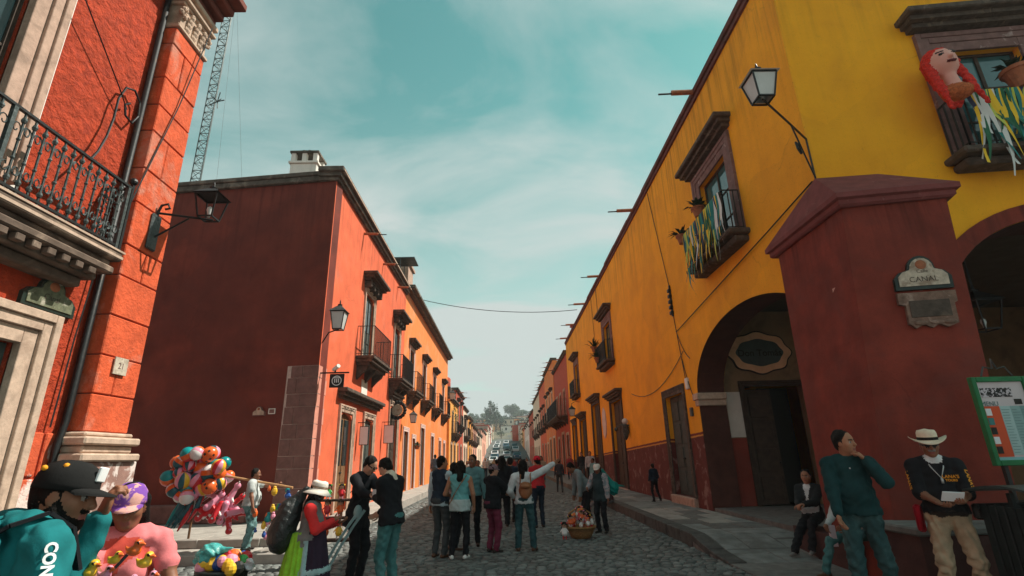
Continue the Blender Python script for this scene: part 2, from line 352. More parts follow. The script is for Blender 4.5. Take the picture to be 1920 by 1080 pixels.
def wall_mesh(mb, u0, u1, z0, z1, th, ops, d=0.0, mi=None):
    """wall from u0..u1, z0..z1, front at d, th thick, with openings (ua, ub, za, zb, rise): rise>0 = elliptic arch on top"""
    def top(o, u):
        if o[4] <= 0: return o[3]
        c = (o[0] + o[1]) / 2; h = (o[1] - o[0]) / 2; return o[3] + o[4] * math.sqrt(max(0, 1 - ((u - c) / h) ** 2))
    us = {u0, u1}
    for o in ops:
        us |= {o[0], o[1]}
        if o[4] > 0:
            c = (o[0] + o[1]) / 2; h = (o[1] - o[0]) / 2
            us |= {c - h * math.cos(math.pi * i / 24) for i in range(1, 24)}
    us = sorted(us)
    Q = lambda *p: mb.add(list(p), [(0, 1, 2, 3)], mi)
    for a, b in zip(us[:-1], us[1:]):
        if b - a < 1e-5: continue
        mid = (a + b) / 2; hs = sorted([o for o in ops if o[0] < mid < o[1]], key=lambda o: o[2])
        za, zb = z0, z0
        for o in hs + [None]:
            ta, tb = (o[2], o[2]) if o else (z1, z1)
            if ta - za > 1e-5 or tb - zb > 1e-5:
                for dd in (d, d - th): Q((a, dd, za), (b, dd, zb), (b, dd, tb), (a, dd, ta))
            if o:
                if o[2] > z0 + 1e-5: Q((a, d, o[2]), (b, d, o[2]), (b, d - th, o[2]), (a, d - th, o[2]))
                za, zb = top(o, a), top(o, b)
                Q((a, d, za), (b, d, zb), (b, d - th, zb), (a, d - th, za))
    for o in ops:
        for u in (o[0], o[1]): Q((u, d, o[2]), (u, d, o[3]), (u, d - th, o[3]), (u, d - th, o[2]))
    Q((u0, d, z0), (u0, d, z1), (u0, d - th, z1), (u0, d - th, z0)); Q((u1, d, z0), (u1, d, z1), (u1, d - th, z1), (u1, d - th, z0))
    Q((u0, d, z1), (u1, d, z1), (u1, d - th, z1), (u0, d - th, z1))

def railing(mb, path, z, h, step, r=0.012, top=0.03, scroll=0.0):
    """iron railing along path [(u,d)..]"""
    for (ua, da), (ub, db) in zip(path[:-1], path[1:]):
        mb.bar((ua, da, z + h), (ub, db, z + h), top, top * 0.7); mb.bar((ua, da, z + 0.06), (ub, db, z + 0.06), top * 0.6)
        n = max(1, int(round(math.hypot(ub - ua, db - da) / step)))
        for i in range(n + 1):
            t = i / n; u = ua + (ub - ua) * t; d = da + (db - da) * t
            mb.bar((u, d, z), (u, d, z + h), 2 * r)
            if scroll and i < n:
                t2 = (i + 0.5) / n; u2 = ua + (ub - ua) * t2; d2 = da + (db - da) * t2
                for zz in (z + h - scroll * 1.2, z + scroll * 1.4):
                    du, dd = (ub - ua) / n, (db - da) / n
                    mb.tube([(u2 + du * 0.4 * math.cos(q) , d2 + dd * 0.4 * math.cos(q), zz + scroll * math.sin(q)) for q in [k * math.pi / 4 for k in range(9)]], r * 0.8, 4, cap=False)

def balcony(root, T, u0, u1, z, dep, mslab=None, h=1.0, step=0.11, corb=3, name='balcony', miron=None, scroll=0.0, rname='railing'):
    mb = MB(T); mslab = mslab or M_dkst
    mb.box(u0, u1, -0.05, dep, z - 0.10, z, bev=0.015); mb.box(u0 + 0.06, u1 - 0.06, -0.05, dep - 0.07, z - 0.2, z - 0.102)
    mb.box(u0 + 0.14, u1 - 0.14, -0.05, dep - 0.18, z - 0.30, z - 0.202)
    for i in range(corb):
        u = u0 + 0.3 + (u1 - u0 - 0.6) * i / max(1, corb - 1)
        mb.T = T; w = 0.09
        pts = [(-0.02, z - 0.302), (dep * 0.62, z - 0.302), (dep * 0.55, z - 0.42), (dep * 0.28, z - 0.56), (-0.02, z - 0.78)]
        mb.add([(u - w, d, zz) for d, zz in pts] + [(u + w, d, zz) for d, zz in pts],
               [range(5), range(5, 10)] + [(k, (k + 1) % 5, 5 + (k + 1) % 5, 5 + k) for k in range(5)])
    b = mb.build(name, mslab, root)
    r = MB(T); e = 0.05
    railing(r, [(u0 + e, 0.0), (u0 + e, dep - e), (u1 - e, dep - e), (u1 - e, 0.0)], z + 0.002, h, step, scroll=scroll, r=0.008)
    r.build(rname, miron or M_iron, b)
    return b

def hood(root, T, u0, u1, z, dep, m=None, corb=0):
    mb = MB(T)
    mb.box(u0, u1, -0.03, dep, z, z + 0.12, bev=0.02); mb.box(u0 + 0.07, u1 - 0.07, -0.03, dep * 0.72, z - 0.09, z - 0.002); mb.box(u0 + 0.14, u1 - 0.14, -0.03, dep * 0.45, z - 0.18, z - 0.092)
    for i in range(corb):
        u = u0 + 0.3 + (u1 - u0 - 0.6) * i / max(1, corb - 1); mb.box(u - 0.06, u + 0.06, -0.03, dep * 0.5, z - 0.42, z - 0.183, bev=0.03)
    return mb.build('hood', m or M_dkst, root)

def surround(root, T, u0, u1, z0, z1, w, dep, m, rise=0.0, name='surround'):
    """moulded stone surround outside the opening u0..u1, z0..z1"""
    mb = MB(T); q = 0.003
    for k, (wa, wb, dd) in enumerate(((0, 0.45, 0.55), (0.45, 0.75, 0.8), (0.75, 1.0, 1.0))):
        a, b = w * wa, w * wb - 0.004
        mb.box(u0 - b, u0 - a, -0.02, dep * dd, z0, z1 + b, bev=0.006); mb.box(u1 + a, u1 + b, -0.02, dep * dd, z0, z1 + b, bev=0.006)
        mb.box(u0 - a + q, u1 + a - q, -0.02, dep * dd, z1 + a, z1 + b, bev=0.006)
    return mb.build(name, m, root)

def window(root, T, u0, u1, z0, z1, dep=0.22, mf=None, mg=None, cols=2, rows=3, name='window'):
    """recessed casement: frame and bars, with the panes as sub-parts"""
    mf = mf or M_wood; mg = mg or M_glass; mb = MB(T); f = 0.055; d = -dep
    mb.box(u0, u0 + f, d - 0.05, d, z0, z1); mb.box(u1 - f, u1, d - 0.05, d, z0, z1)
    mb.box(u0 + f, u1 - f, d - 0.05, d, z1 - f, z1); mb.box(u0 + f, u1 - f, d - 0.05, d, z0, z0 + f)
    us = [u0 + f + (u1 - u0 - 2 * f) * i / cols for i in range(cols + 1)]; zs = [z0 + f + (z1 - z0 - 2 * f) * i / rows for i in range(rows + 1)]
    for u in us[1:-1]: mb.box(u - 0.03, u + 0.03, d - 0.045, d - 0.005, z0 + f, z1 - f)
    for z in zs[1:-1]: mb.box(u0 + f, u1 - f, d - 0.04, d - 0.012, z - 0.016, z + 0.016)
    w = mb.build(name, mf, root)
    for a, b in zip(us[:-1], us[1:]):
        g = MB(T); t = ru(-0.004, 0.004); g.add([(a, d - 0.03 + t, z0 + f), (b, d - 0.03 - t, z0 + f), (b, d - 0.03 - t, z1 - f), (a, d - 0.03 + t, z1 - f)], [(0, 1, 2, 3)])
        g.box(a, b, d - 0.036, d - 0.034 - abs(t) , z0 + f, z1 - f)
        g.build('pane', mg, w)
    bk = MB(T); bk.box(u0 - 0.05, u1 + 0.05, d - 0.32, d - 0.3, z0 - 0.05, z1 + 0.05); bk.build('dark_room_backing', M_dark, w)  # near-black sheet standing in for the unlit room behind the panes
    return w

def door(root, T, u0, u1, z0, z1, dep=0.25, m=None, leaves=2, glazed=False):
    m = m or M_wood; d = -dep; out = None
    for i in range(leaves):
        a = u0 + (u1 - u0) * i / leaves + 0.006; b = u0 + (u1 - u0) * (i + 1) / leaves - 0.006; mb = MB(T)
        mb.box(a, b, d - 0.06, d, z0 + 0.01, z1 - 0.005, bev=0.006)
        n = 4
        for k in range(n):
            za = z0 + 0.12 + (z1 - z0 - 0.2) * k / n; zb = z0 + 0.12 + (z1 - z0 - 0.2) * (k + 1) / n - 0.1
            mb.box(a + 0.08, b - 0.08, d + 0.001, d + 0.022, za, zb, bev=0.015)
        o = mb.build('door', m, root)
        if glazed:
            g = MB(T); g.box(a + 0.09, b - 0.09, d + 0.024, d + 0.03, z0 + (z1 - z0) * 0.45, z1 - 0.2); g.build('pane', M_glass, o)
        h = MB(T); h.ball(((b - 0.05) if i == 0 else (a + 0.05), d + 0.03, z0 + 1.05), 0.028, 8, 5); h.build('handle', M_iron, o, smooth=True)
        out = o
    return out

def spout(root, T, u, z, ln=0.8, r=0.065, drop=0.05, pipe=0.35):
    mb = MB(T); mb.tube([(u, -0.1, z), (u, ln, z - drop)], r, 8); o = mb.build('rain_spout', M_terra, root, smooth=False)
    p = MB(T); p.tube([(u, ln - 0.02, z - drop - r * 0.35), (u, ln + pipe, z - drop * 1.6 - r * 0.35)], r * 0.35, 6); p.build('spout_pipe', M_iron, o)
    return o

def body_box(root, T, u0, u1, z1, depth, m, th, name='building_shell', roof=True):
    """the rest of a building behind its street wall: back, sides and a flat roof"""
    mb = MB(T); e = 0.004
    mb.box(u0, u0 + 0.3, -depth, -th - e, 0, z1 - 0.02); mb.box(u1 - 0.3, u1, -depth, -th - e, 0, z1 - 0.02); mb.box(u0 + 0.3 + e, u1 - 0.3 - e, -depth, -depth + 0.3, 0, z1 - 0.02)
    mb.build(name, m, root)
    if roof:
        r = MB(T); r.box(u0 + 0.31, u1 - 0.31, -depth + 0.31, -th - e, z1 - 0.5, z1 - 0.3); r.build('roof', M_cop, root)

# ------------------------------------------------------------------ ground, road, pavements
def sm(t): t = max(0.0, min(1.0, t)); return t * t * (3 - 2 * t)
def terr(x, y):
    z = 0.0
    if y > 85: z += 0.062 * (min(y, 240) - 85) * sm((y - 85) / 60)
    if y > 240: z += 0.092 * (y - 240) * sm((y - 200) / 120)
    if y > 520: z -= 0.16 * (y - 520)
    side = max(0.0, abs(x) - 30)
    z += sm((y - 150) / 200) * (6 * math.sin(x * 0.021 + 1.0) + 4 * math.sin(x * 0.05 + y * 0.013)) * min(1, side / 40 + 0.15)
    return z
g = MB()
xs = [-500, -300, -200, -140, -100, -70, -50, -36, -26, -18, -12, -8, -5, -3, 0, 3, 5, 8, 12, 18, 26, 36, 50, 70, 100, 140, 200, 300, 500]
ys = [-300, -60, 0, 40, 85] + list(range(95, 250, 12)) + list(range(255, 560, 20)) + [620, 760, 1000, 1400]
g.add([(x, y, terr(x, y) - 0.035 if y < 1000 else -60) for y in ys for x in xs],
      [(j * len(xs) + i, j * len(xs) + i + 1, (j + 1) * len(xs) + i + 1, (j + 1) * len(xs) + i) for j in range(len(ys) - 1) for i in range(len(xs) - 1)])
M_ground = mat('dry_hill_ground', (0.16, 0.14, 0.10), var=0.3, vs=0.1, bump=0.2, col2=(0.05, 0.07, 0.035), c2=(0.4, 0.6), c2s=0.05)
struct(g.build('ground', M_ground, smooth=True))
road = MB()
ry = [-12, 2, 5, 9, 14, 20, 30, 45, 60, 85] + list(range(90, 300, 10))
for a, b in zip(ry[:-1], ry[1:]):
    xl0, xr0 = (-40, 40) if b <= 9 else ((-3.9, 3.7) if b <= 85 else (-5.4, 5.6))
    road.add([(xl0, a, terr(0, a) - 0.008), (xr0, a, terr(0, a) - 0.008), (xr0, b, terr(0, b) - 0.008), (xl0, b, terr(0, b) - 0.008)], [(0, 1, 2, 3)])
road.add([(-40, 9, -0.008), (-3.9, 9, -0.008), (-3.9, 11, -0.008), (-40, 11, -0.008)], [(0, 1, 2, 3)])
ROAD = struct(road.build('road', M_road))

def cobbles():
    """worn rounded setting stones of the roadway, too many to pick apart"""
    rg = np.random.default_rng(3); V = []; F = []; n = 7; base = 0
    y = 3.6
    while y < 27:
        sy = 0.088 + 0.0022 * y; x = -9.0 if y < 9.8 else -3.75; x1 = 9.0 if y < 6.0 else (3.38 if y > 8.6 else 4.6)
        x += rg.uniform(0, 0.15)
        while x < x1:
            sx = sy * rg.uniform(1.0, 1.9)
            cx, cy = x + sx / 2, y + rg.uniform(-0.012, 0.012); a0 = rg.uniform(0, 6.28); ht = rg.uniform(0.003, 0.016); tx, ty = rg.uniform(-0.05, 0.05, 2)
            ang = a0 + np.arange(n) * 2 * np.pi / n; jr = rg.uniform(0.86, 1.06, n)
            ca, sa = np.cos(ang), np.sin(ang)
            sup = (np.abs(ca) ** 3 + np.abs(sa) ** 3) ** (-1 / 3)
            for s_, z_ in ((0.50, -0.02), (0.44, ht * 0.6), (0.26, ht)):
                px = ca * sup * jr * sx * s_ * 0.98; py = sa * sup * jr * sy * s_ * 0.98
                V.append(np.stack([cx + px, cy + py, z_ + (tx * px + ty * py)], 1))
            for r in range(2):
                for k in range(n): F.append((base + r * n + k, base + r * n + (k + 1) % n, base + (r + 1) * n + (k + 1) % n, base + (r + 1) * n + k))
            F.append(tuple(range(base + 2 * n, base + 3 * n))); base += 3 * n; x += sx
        y += sy
    me = bpy.data.meshes.new('cobbles'); me.from_pydata(np.concatenate(V).tolist(), [], F); me.materials.append(M_cob)
    me.polygons.foreach_set('use_smooth', [True] * len(me.polygons))
    o = obj('cobblestones', me, ROAD); o['kind'] = 'stuff'; o['label'] = 'worn grey cobblestones of the street'
cobbles()

# right pavement: high kerb, ramping down to the corner
def pz(y): return 0.02 + 0.19 * sm((y - 9.0) / 1.5)
pv = MB(); py_ = [2.0, 6.0, 8.2] + [8.6 + 0.2 * i for i in range(18)] + [13, 20, 30, 45, 62, 85]
for a, b in zip(py_[:-1], py_[1:]):
    x1 = 5.6
    pv.add([(3.4, a, pz(a)), (x1, a, pz(a)), (x1, b, pz(b)), (3.4, b, pz(b))], [(0, 1, 2, 3)]); pv.add([(3.4, a, -0.05), (3.4, a, pz(a)), (3.4, b, pz(b)), (3.4, b, -0.05)], [(0, 1, 2, 3)])
PAVE = struct(pv.build('pavement_right', M_walk))
y = 8.7; k = 0
while y < 30:
    ln = ru(0.5, 0.95); xa = 3.40
    kb = MB(); T = lambda x, yy, z: (x, yy, z + pz(yy)); kb.T = T
    kb.box(3.385, 3.66, y + 0.008, y + ln * 1.3 - 0.008, -pz(y) - 0.02 + 0.0, 0.022 + ru(-0.004, 0.006), bev=0.012); 
    kb.build('kerb_stone', mat('grimy_kerb_stone', (0.085, 0.083, 0.078), var=0.4, vs=5, bump=0.5, bs=30, island=0.3, speck=0.5), PAVE)
    x = 3.68
    while x < 5.24:
        w = ru(0.42, 0.75); w = min(w, 5.28 - x)
        if 5.28 - (x + w) < 0.25: w = 5.28 - x
        s_ = MB(T); t = ru(0.004, 0.016); s_.box(x + 0.012, x + w - 0.012, y + 0.013, y + ln * 1.3 - 0.013, -0.02, t, bev=0.006)
        s_.build('flagstone', random.choice([M_slab, M_slab, M_walk, M_step]), PAVE); x += w
    y += ln * 1.3
# left pavement and the two shallow steps before the red house
lp = MB(); lp.box(-40, -3.78, 10.7, 14.4, -0.1, 0.30); lp.box(-5.6, -3.80, 14.404, 85, -0.1, 0.24)
PAVL = struct(lp.build('pavement_left', M_step))
x = -3.70
while x > -12:
    w = ru(0.8, 1.5); s_ = MB(); s_.box(x - w + 0.008, x - 0.008, 9.9 + ru(-0.02, 0.02) , 10.694, -0.05, 0.15 + ru(-0.006, 0.006), bev=0.015); s_.build('step_slab', M_step, PAVL)
    s_ = MB(); s_.box(x - w * 0.9 + 0.008, x - 0.10, 10.68 + ru(-0.015, 0.015), 11.3, 0.155, 0.305 + ru(0, 0.006), bev=0.015); s_.build('step_slab', M_step, PAVL); x -= w
y = 14.5
while y < 40:
    ln = ru(0.7, 1.2); s_ = MB(); s_.box(-3.98, -3.76, y + 0.008, y + ln - 0.008, -0.05, 0.25 + ru(0, 0.008), bev=0.014); s_.build('kerb_stone', M_step, PAVL)
    s_ = MB(); s_.box(-4.86, -4.0, y + 0.01, y + ln - 0.01, 0.2, 0.246 + ru(0, 0.006), bev=0.006); s_.build('flagstone', M_step, PAVL); y += ln
nl = MB(); nl.box(-5.6, -4.45, -8, 8.15, -0.05, 0.14, bev=0.02); struct(nl.build('pavement_near_left', M_walk))

# ------------------------------------------------------------------ yellow corner building (right)
XR, YC, HR = 5.3, 7.54, 10.78
TR = R_(XR); AF = math.radians(6.0); TF = A_((XR, YC), AF)
YB = thing('yellow_corner_building', 'big mustard yellow corner building with dark red dado and arcade', 'building', (6.5, 12, 0))
side_ops = [(7.9, 14.2, 0.0, 3.17, 1.63), (15.42, 17.1, 0.45, 3.38, 0), (23.7, 26.0, 0.25, 4.1, 0), (29.3, 31.6, 0.25, 4.5, 0), (34.6, 37.0, 0.25, 4.0, 0), (39.2, 41.2, 0.25, 3.9, 0),
            (10.45, 12.05, 6.25, 8.35, 0), (24.7, 26.3, 6.1, 8.05, 0), (36.6, 38.2, 5.9, 8.0, 0)]
w = MB(TR); wall_mesh(w, YC, 43.0, 0.0, HR, 0.75, side_ops); w.build('side_wall', M_yel, YB)
w = MB(TF); wall_mesh(w, 0.0, 11.0, 0.0, HR, 0.75, [(1.5, 5.5, 0.0, 3.45, 1.6), (6.3, 10.3, 0.0, 3.45, 1.6), (2.62, 3.9, 6.2, 8.32, 0), (7.2, 8.5, 6.2, 8.32, 0)], d=-0.004)
w.build('front_wall', M_yel2, YB)
# arcade: floor, ceiling, end wall with the shop door, inner partition
a = MB(); a.v = [(5.34, 7.62, 0), (15.5, 6.56, 0), (15.5, 14.25, 0), (5.34, 14.25, 0), (5.34, 7.62, .3), (15.5, 6.56, .3), (15.5, 14.25, .3), (5.34, 14.25, .3)]; a.f = [(4, 5, 6, 7), (0, 1, 5, 4), (3, 0, 4, 7)]; a.m = [0, 0, 0]; ao = a.build('arcade_floor', M_walk, YB)
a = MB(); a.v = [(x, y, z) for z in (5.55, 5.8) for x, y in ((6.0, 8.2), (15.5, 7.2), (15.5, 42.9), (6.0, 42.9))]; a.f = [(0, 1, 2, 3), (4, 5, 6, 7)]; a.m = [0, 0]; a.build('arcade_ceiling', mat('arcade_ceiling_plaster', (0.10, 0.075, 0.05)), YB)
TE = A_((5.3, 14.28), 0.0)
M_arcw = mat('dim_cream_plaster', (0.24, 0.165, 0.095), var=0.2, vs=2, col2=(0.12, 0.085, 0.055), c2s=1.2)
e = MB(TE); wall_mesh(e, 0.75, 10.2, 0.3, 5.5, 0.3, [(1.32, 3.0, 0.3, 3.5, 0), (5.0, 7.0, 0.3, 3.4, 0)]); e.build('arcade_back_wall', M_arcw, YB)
e = MB(TE); e.box(0.752, 1.3, 0.0, 0.02, 0.31, 2.0); e.build('dado', M_butt, YB)
surround(YB, TE, 1.34, 2.98, 0.31, 3.36, 0.16, 0.06, M_wood, name='door_surround')
door(YB, TE, 1.36, 2.10, 0.31, 3.3, dep=0.12, m=M_wood, leaves=1)
e = MB(TE); e.box(2.1, 2.98, -0.9, -0.85, 0.31, 3.4); e.build('dark_shop_interior', M_dark, YB)
door(YB, TE, 5.0, 7.0, 0.31, 3.3, dep=0.12, m=M_wood)
e = MB(); e.box(15.5, 15.9, 6.0, 14.6, 0, 10.5); e.box(16.0, 16.4, 14.6, 43, 0, 10.5); e.build('building_shell', M_yel2, YB)
e = MB(); e.box(5.9, 16.2, 7.4, 42.8, 10.2, 10.4); e.build('roof', M_cop, YB)
# arch trims, imposts
def arch_trim(T, ua, ub, zs, rise, wd, dep, m, name='arch_trim', inner=0.0):
    mb = MB(T); c = (ua + ub) / 2; h = (ub - ua) / 2; n = 28; pr = []
    for i in range(n + 1):
        t = math.pi * i / n; pr.append(((c - h * math.cos(t), zs + rise * math.sin(t)), (c - (h + wd) * math.cos(t), zs + (rise + wd) * math.sin(t))))
    for (i0, o0), (i1, o1) in zip(pr[:-1], pr[1:]):
        mb.add([(i0[0], -inner, i0[1]), (o0[0], -inner, o0[1]), (o1[0], -inner, o1[1]), (i1[0], -inner, i1[1]), (i0[0], dep, i0[1]), (o0[0], dep, o0[1]), (o1[0], dep, o1[1]), (i1[0], dep, i1[1])],
               [(4, 5, 6, 7), (0, 1, 5, 4), (3, 2, 6, 7), (1, 2, 6, 5), (0, 3, 7, 4)])
    return mb.build(name, m, YB, smooth=False)
arch_trim(TF, 1.5, 5.5, 3.45, 1.6, 0.25, 0.03, M_butt)
arch_trim(TF, 6.3, 10.3, 3.45, 1.6, 0.25, 0.03, M_butt)
e = MB(TR); e.box(14.06, 14.45, -0.74, 0.07, 3.02, 3.2, bev=0.02); e.box(14.12, 14.38, -0.74, 0.04, 2.86, 3.018, bev=0.02); e.build('impost', M_cantl, YB)
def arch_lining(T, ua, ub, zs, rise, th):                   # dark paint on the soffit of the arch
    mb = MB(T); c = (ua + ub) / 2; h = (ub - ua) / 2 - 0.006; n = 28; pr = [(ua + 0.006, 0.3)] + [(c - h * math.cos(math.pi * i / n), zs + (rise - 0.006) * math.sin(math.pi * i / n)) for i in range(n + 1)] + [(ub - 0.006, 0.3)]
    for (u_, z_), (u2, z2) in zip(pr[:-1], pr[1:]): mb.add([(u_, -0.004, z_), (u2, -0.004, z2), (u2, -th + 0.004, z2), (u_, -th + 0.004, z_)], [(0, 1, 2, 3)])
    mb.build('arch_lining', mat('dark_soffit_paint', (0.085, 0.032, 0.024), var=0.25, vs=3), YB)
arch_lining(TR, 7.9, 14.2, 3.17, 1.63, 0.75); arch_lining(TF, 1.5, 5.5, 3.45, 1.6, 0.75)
# leaning corner buttress with hipped cap
bt = MB()
bot = [(5.02, 8.75, 0.0), (4.70, 6.82, 0.0), (6.05, 6.55, 0.0), (6.45, 7.6, 0.0), (5.6, 8.75, 0.0)]
top = [(5.18, 8.86, 5.2), (5.16, 6.93, 5.2), (6.55, 6.65, 5.2), (6.75, 7.6, 5.2), (5.7, 8.86, 5.2)]
N = 10; rows = []
for i in range(N + 1):
    t = i / N; rows.append([tuple(b[k] + (c[k] - b[k]) * t + (0.008 * math.sin(7 * t + j * 2) if k < 2 and 0 < i < N else 0) for k in range(3)) for j, (b, c) in enumerate(zip(bot, top))])
bt.v = [p for r in rows for p in r]
bt.f = [(i * 5 + j, i * 5 + (j + 1) % 5, (i + 1) * 5 + (j + 1) % 5, (i + 1) * 5 + j) for i in range(N) for j in range(5)]; bt.m = [0] * len(bt.f)
BUT = bt.build('buttress', M_butt, YB)
cp = MB()
def ringz(z, o): return [(5.16 - o, 8.95 + o, z), (5.14 - o, 6.91 - o, z), (6.57 + o, 6.62 - o, z), (6.85 + o, 7.5, z), (5.4, 8.95 + o, z)]
rs = [ringz(5.10, 0.03), ringz(5.13, 0.06), ringz(5.20, 0.06), ringz(5.22, 0.11), ringz(5.30, 0.11)]
apex = [(5.27, 8.3, 5.62), (5.26, 7.5, 5.95), (6.25, 7.38, 5.95), (6.45, 7.5, 5.80), (5.45, 8.3, 5.62)]
rs.append(apex); cp.v = [p for r in rs for p in r]
cp.f = [(i * 5 + j, i * 5 + (j + 1) % 5, (i + 1) * 5 + (j + 1) % 5, (i + 1) * 5 + j) for i in range(len(rs) - 1) for j in range(5)] + [(0, 1, 2, 3, 4), tuple(range(25, 30))]; cp.m = [0] * len(cp.f)
cp.build('buttress_cap', M_cap, YB)
bn = MB(); bn.add([(4.55, 6.18, 0), (6.35, 5.95, 0), (6.35, 6.8, 0), (4.55, 6.95, 0), (4.55, 6.18, 0.7), (6.35, 5.95, 0.7), (6.35, 6.8, 0.7), (4.55, 6.95, 0.7)], [(0, 1, 5, 4), (1, 2, 6, 5), (2, 3, 7, 6), (3, 0, 4, 7)])
bn.add([(4.78, 7.7, 0), (5.3, 7.7, 0), (5.3, 9.6, 0), (4.92, 9.6, 0), (4.78, 7.7, 0.42), (5.3, 7.7, 0.42), (5.3, 9.6, 0.42), (4.92, 9.6, 0.42)], [(0, 1, 5, 4), (1, 2, 6, 5), (2, 3, 7, 6), (3, 0, 4, 7), (4, 5, 6, 7)])
bn.build('buttress_plinth', mat('dark_maroon_plinth', (0.075, 0.03, 0.026), var=0.3, vs=4, bump=0.4), YB)  # plinth in a very dark maroon-brown base colour
bn = MB(); bn.box(4.5, 5.42, 6.12, 6.9, 0.702, 0.79, bev=0.02); bn.box(5.44, 6.4, 6.02, 6.7, 0.702, 0.79, bev=0.02); bn.build('plinth_ledge', M_walk, YB)
bn = MB(); bn.box(4.05, 6.6, 5.25, 6.1, 0.0, 0.10, bev=0.015); bn.build('plinth_step', M_walk, YB)
# roof edge
e = MB(TR)
yy = YC - 0.12
while yy < 43.0:
    l2 = min(ru(1.6, 3.2), 43.02 - yy); e.box(yy, yy + l2 - 0.004, -0.85, 0.10 + ru(-0.01, 0.02), HR + 0.002, HR + 0.16 + ru(-0.015, 0.015), bev=0.015); yy += l2
    if 43.0 - yy < 0.3: break
e.box(YC - 0.06, 42.98, -0.75, 0.055, HR - 0.12, HR); e.build('roof_coping', M_roof, YB)
e = MB(TF); e.box(0.62, 11.0, -0.85, 0.12, HR + 0.004, HR + 0.17, bev=0.02); e.build('roof_coping', M_roof, YB)
for yy in (11.35, 18.25, 26.0, 31.2, 36.5, 41.0): spout(YB, TR, yy, HR + 0.08, 0.72 + ru(-.05, .08), 0.07, 0.03, 0.36)
e = MB(TR); e.box(41.9, 42.6, -1.2, -0.5, HR + 0.1, HR + 1.35, bev=0.02); e.box(41.8, 42.7, -1.3, -0.4, HR + 1.352, HR + 1.47); e.build('chimney', M_brick, YB)
# side-wall windows and doors
def stone_window(T, u0, u1, z0, z1, mstone, hooded=True, dep=0.42, bal=True):
    surround(YB, T, u0, u1, z0 - 0.05, z1, 0.40, 0.07, mstone, name='window_surround')
    # separate stones of the surround
    window(YB, T, u0, u1, z0, z1, 0.12, M_wood, M_glteal, 2, 3)
    if hooded: hood(YB, T, u0 - 0.62, u1 + 0.62, z1 + 0.62, 0.40, M_dkst)
    if bal:
        mb = MB(T); mb.box(u0 - 0.55, u1 + 0.55, -0.03, dep + 0.05, z0 - 0.17, z0 - 0.052, bev=0.03); mb.box(u0 - 0.45, u1 + 0.45, -0.03, dep - 0.1, z0 - 0.32, z0 - 0.172, bev=0.04); s = mb.build('window_sill', M_dkst, YB)
        r = MB(T); railing(r, [(u0 - 0.42, 0.06), (u0 - 0.42, dep), (u1 + 0.42, dep), (u1 + 0.42, 0.06)], z0 - 0.05, 0.95, 0.13, 0.010, 0.028); r.build('railing', M_iron, s)
stone_window(TR, 10.45, 12.05, 6.25, 8.35, M_purp)
stone_window(TR, 24.7, 26.3, 6.1, 8.05, M_purp)
stone_window(TR, 36.6, 38.2, 5.9, 8.0, M_purp)
stone_window(TF, 2.62, 3.9, 6.2, 8.32, M_purp)
stone_window(TF, 7.2, 8.5, 6.2, 8.32, M_purp)
for (u0, u1, z0, z1, mm) in ((15.42, 17.1, 0.45, 3.38, M_dkst), (23.7, 26.0, 0.25, 4.1, M_wood), (29.3, 31.6, 0.25, 4.5, M_wood), (34.6, 37.0, 0.25, 4.0, M_wood), (39.2, 41.2, 0.25, 3.9, M_wood)):
    surround(YB, TR, u0, u1, z0, z1, 0.24, 0.06, mm, name='door_surround')
    door(YB, TR, u0, u1, z0, z1, 0.14, M_wood if u0 > 20 else M_woodg, 2)
    mb = MB(TR); mb.box(u0 - 0.2, u1 + 0.2, -0.3, 0.12, 0.1, z0 - 0.003, bev=0.02); mb.build('doorstep', M_cant, YB)
for (u0, u1, z) in ((23.3, 26.4, 4.42), (28.9, 32.0, 4.86), (34.2, 37.4, 4.32)): hood(YB, TR, u0, u1, z, 0.35, M_dkst)
hood(YB, TR, 38.9, 41.5, 4.25, 0.2, M_dkst)
# cables and fittings on the yellow side wall
class _C:
    def tube(s, *a):
        m = MB(TR); m.tube(*a); m.build('wall_cable', M_iron, YB)
    def build(s, *a): pass
cbl = _C()
def hang(p, q, sag, n=10): return [tuple(p[k] + (q[k] - p[k]) * i / n - (sag * 4 * (i / n) * (1 - i / n) if k == 2 else 0) for k in range(3)) for i in range(n + 1)]
cbl.tube(hang((16.4, 0.03, 10.6), (15.3, 0.03, 6.6), 0.0), 0.012, 5); cbl.tube(hang((15.35, 0.03, 6.2), (14.9, 0.03, 3.6), -0.0), 0.012, 5)
cbl.tube([(15.1, 0.05, 5.15), (9.2, 0.05, 5.75), (7.6, 0.03, 5.95)], 0.014, 5); cbl.tube(hang((14.8, 0.03, 4.5), (21.5, 0.03, 4.05), 0.55), 0.011, 5)
cbl.tube(hang((15.2, 0.03, 5.2), (14.35, 0.03, 4.2), 0.15), 0.011, 5); cbl.tube(hang((15.0, 0.03, 4.3), (14.5, 0.03, 3.2), 0.1), 0.011, 5)
cbl.tube(hang((27.6, 0.03, 10.6), (27.4, 0.03, 8.6), 0), 0.012, 5); cbl.tube(hang((29.3, 0.03, 10.6), (29.0, 0.03, 8.0), 0), 0.012, 5)
cbl.build('wall_cables', M_iron, YB)
cf = MB(TR)
for i in range(5): cf.box(15.25, 15.4, 0.0, 0.10, 5.75 + 0.18 * i, 5.86 + 0.18 * i, bev=0.015)
cf.box(15.29, 15.35, 0.0, 0.05, 5.7, 6.7); cf.build('insulator_rack', M_iron, YB)
for (u, z, s1) in ((14.82, 3.55, 0.16), (14.75, 2.75, 0.12)):
    cf = MB(TR); cf.box(u - s1 * 0.6, u + s1 * 0.6, 0.0, 0.07, z - s1, z + s1, bev=0.012); cf.build('meter_box', M_white if z > 3 else M_irong, YB)

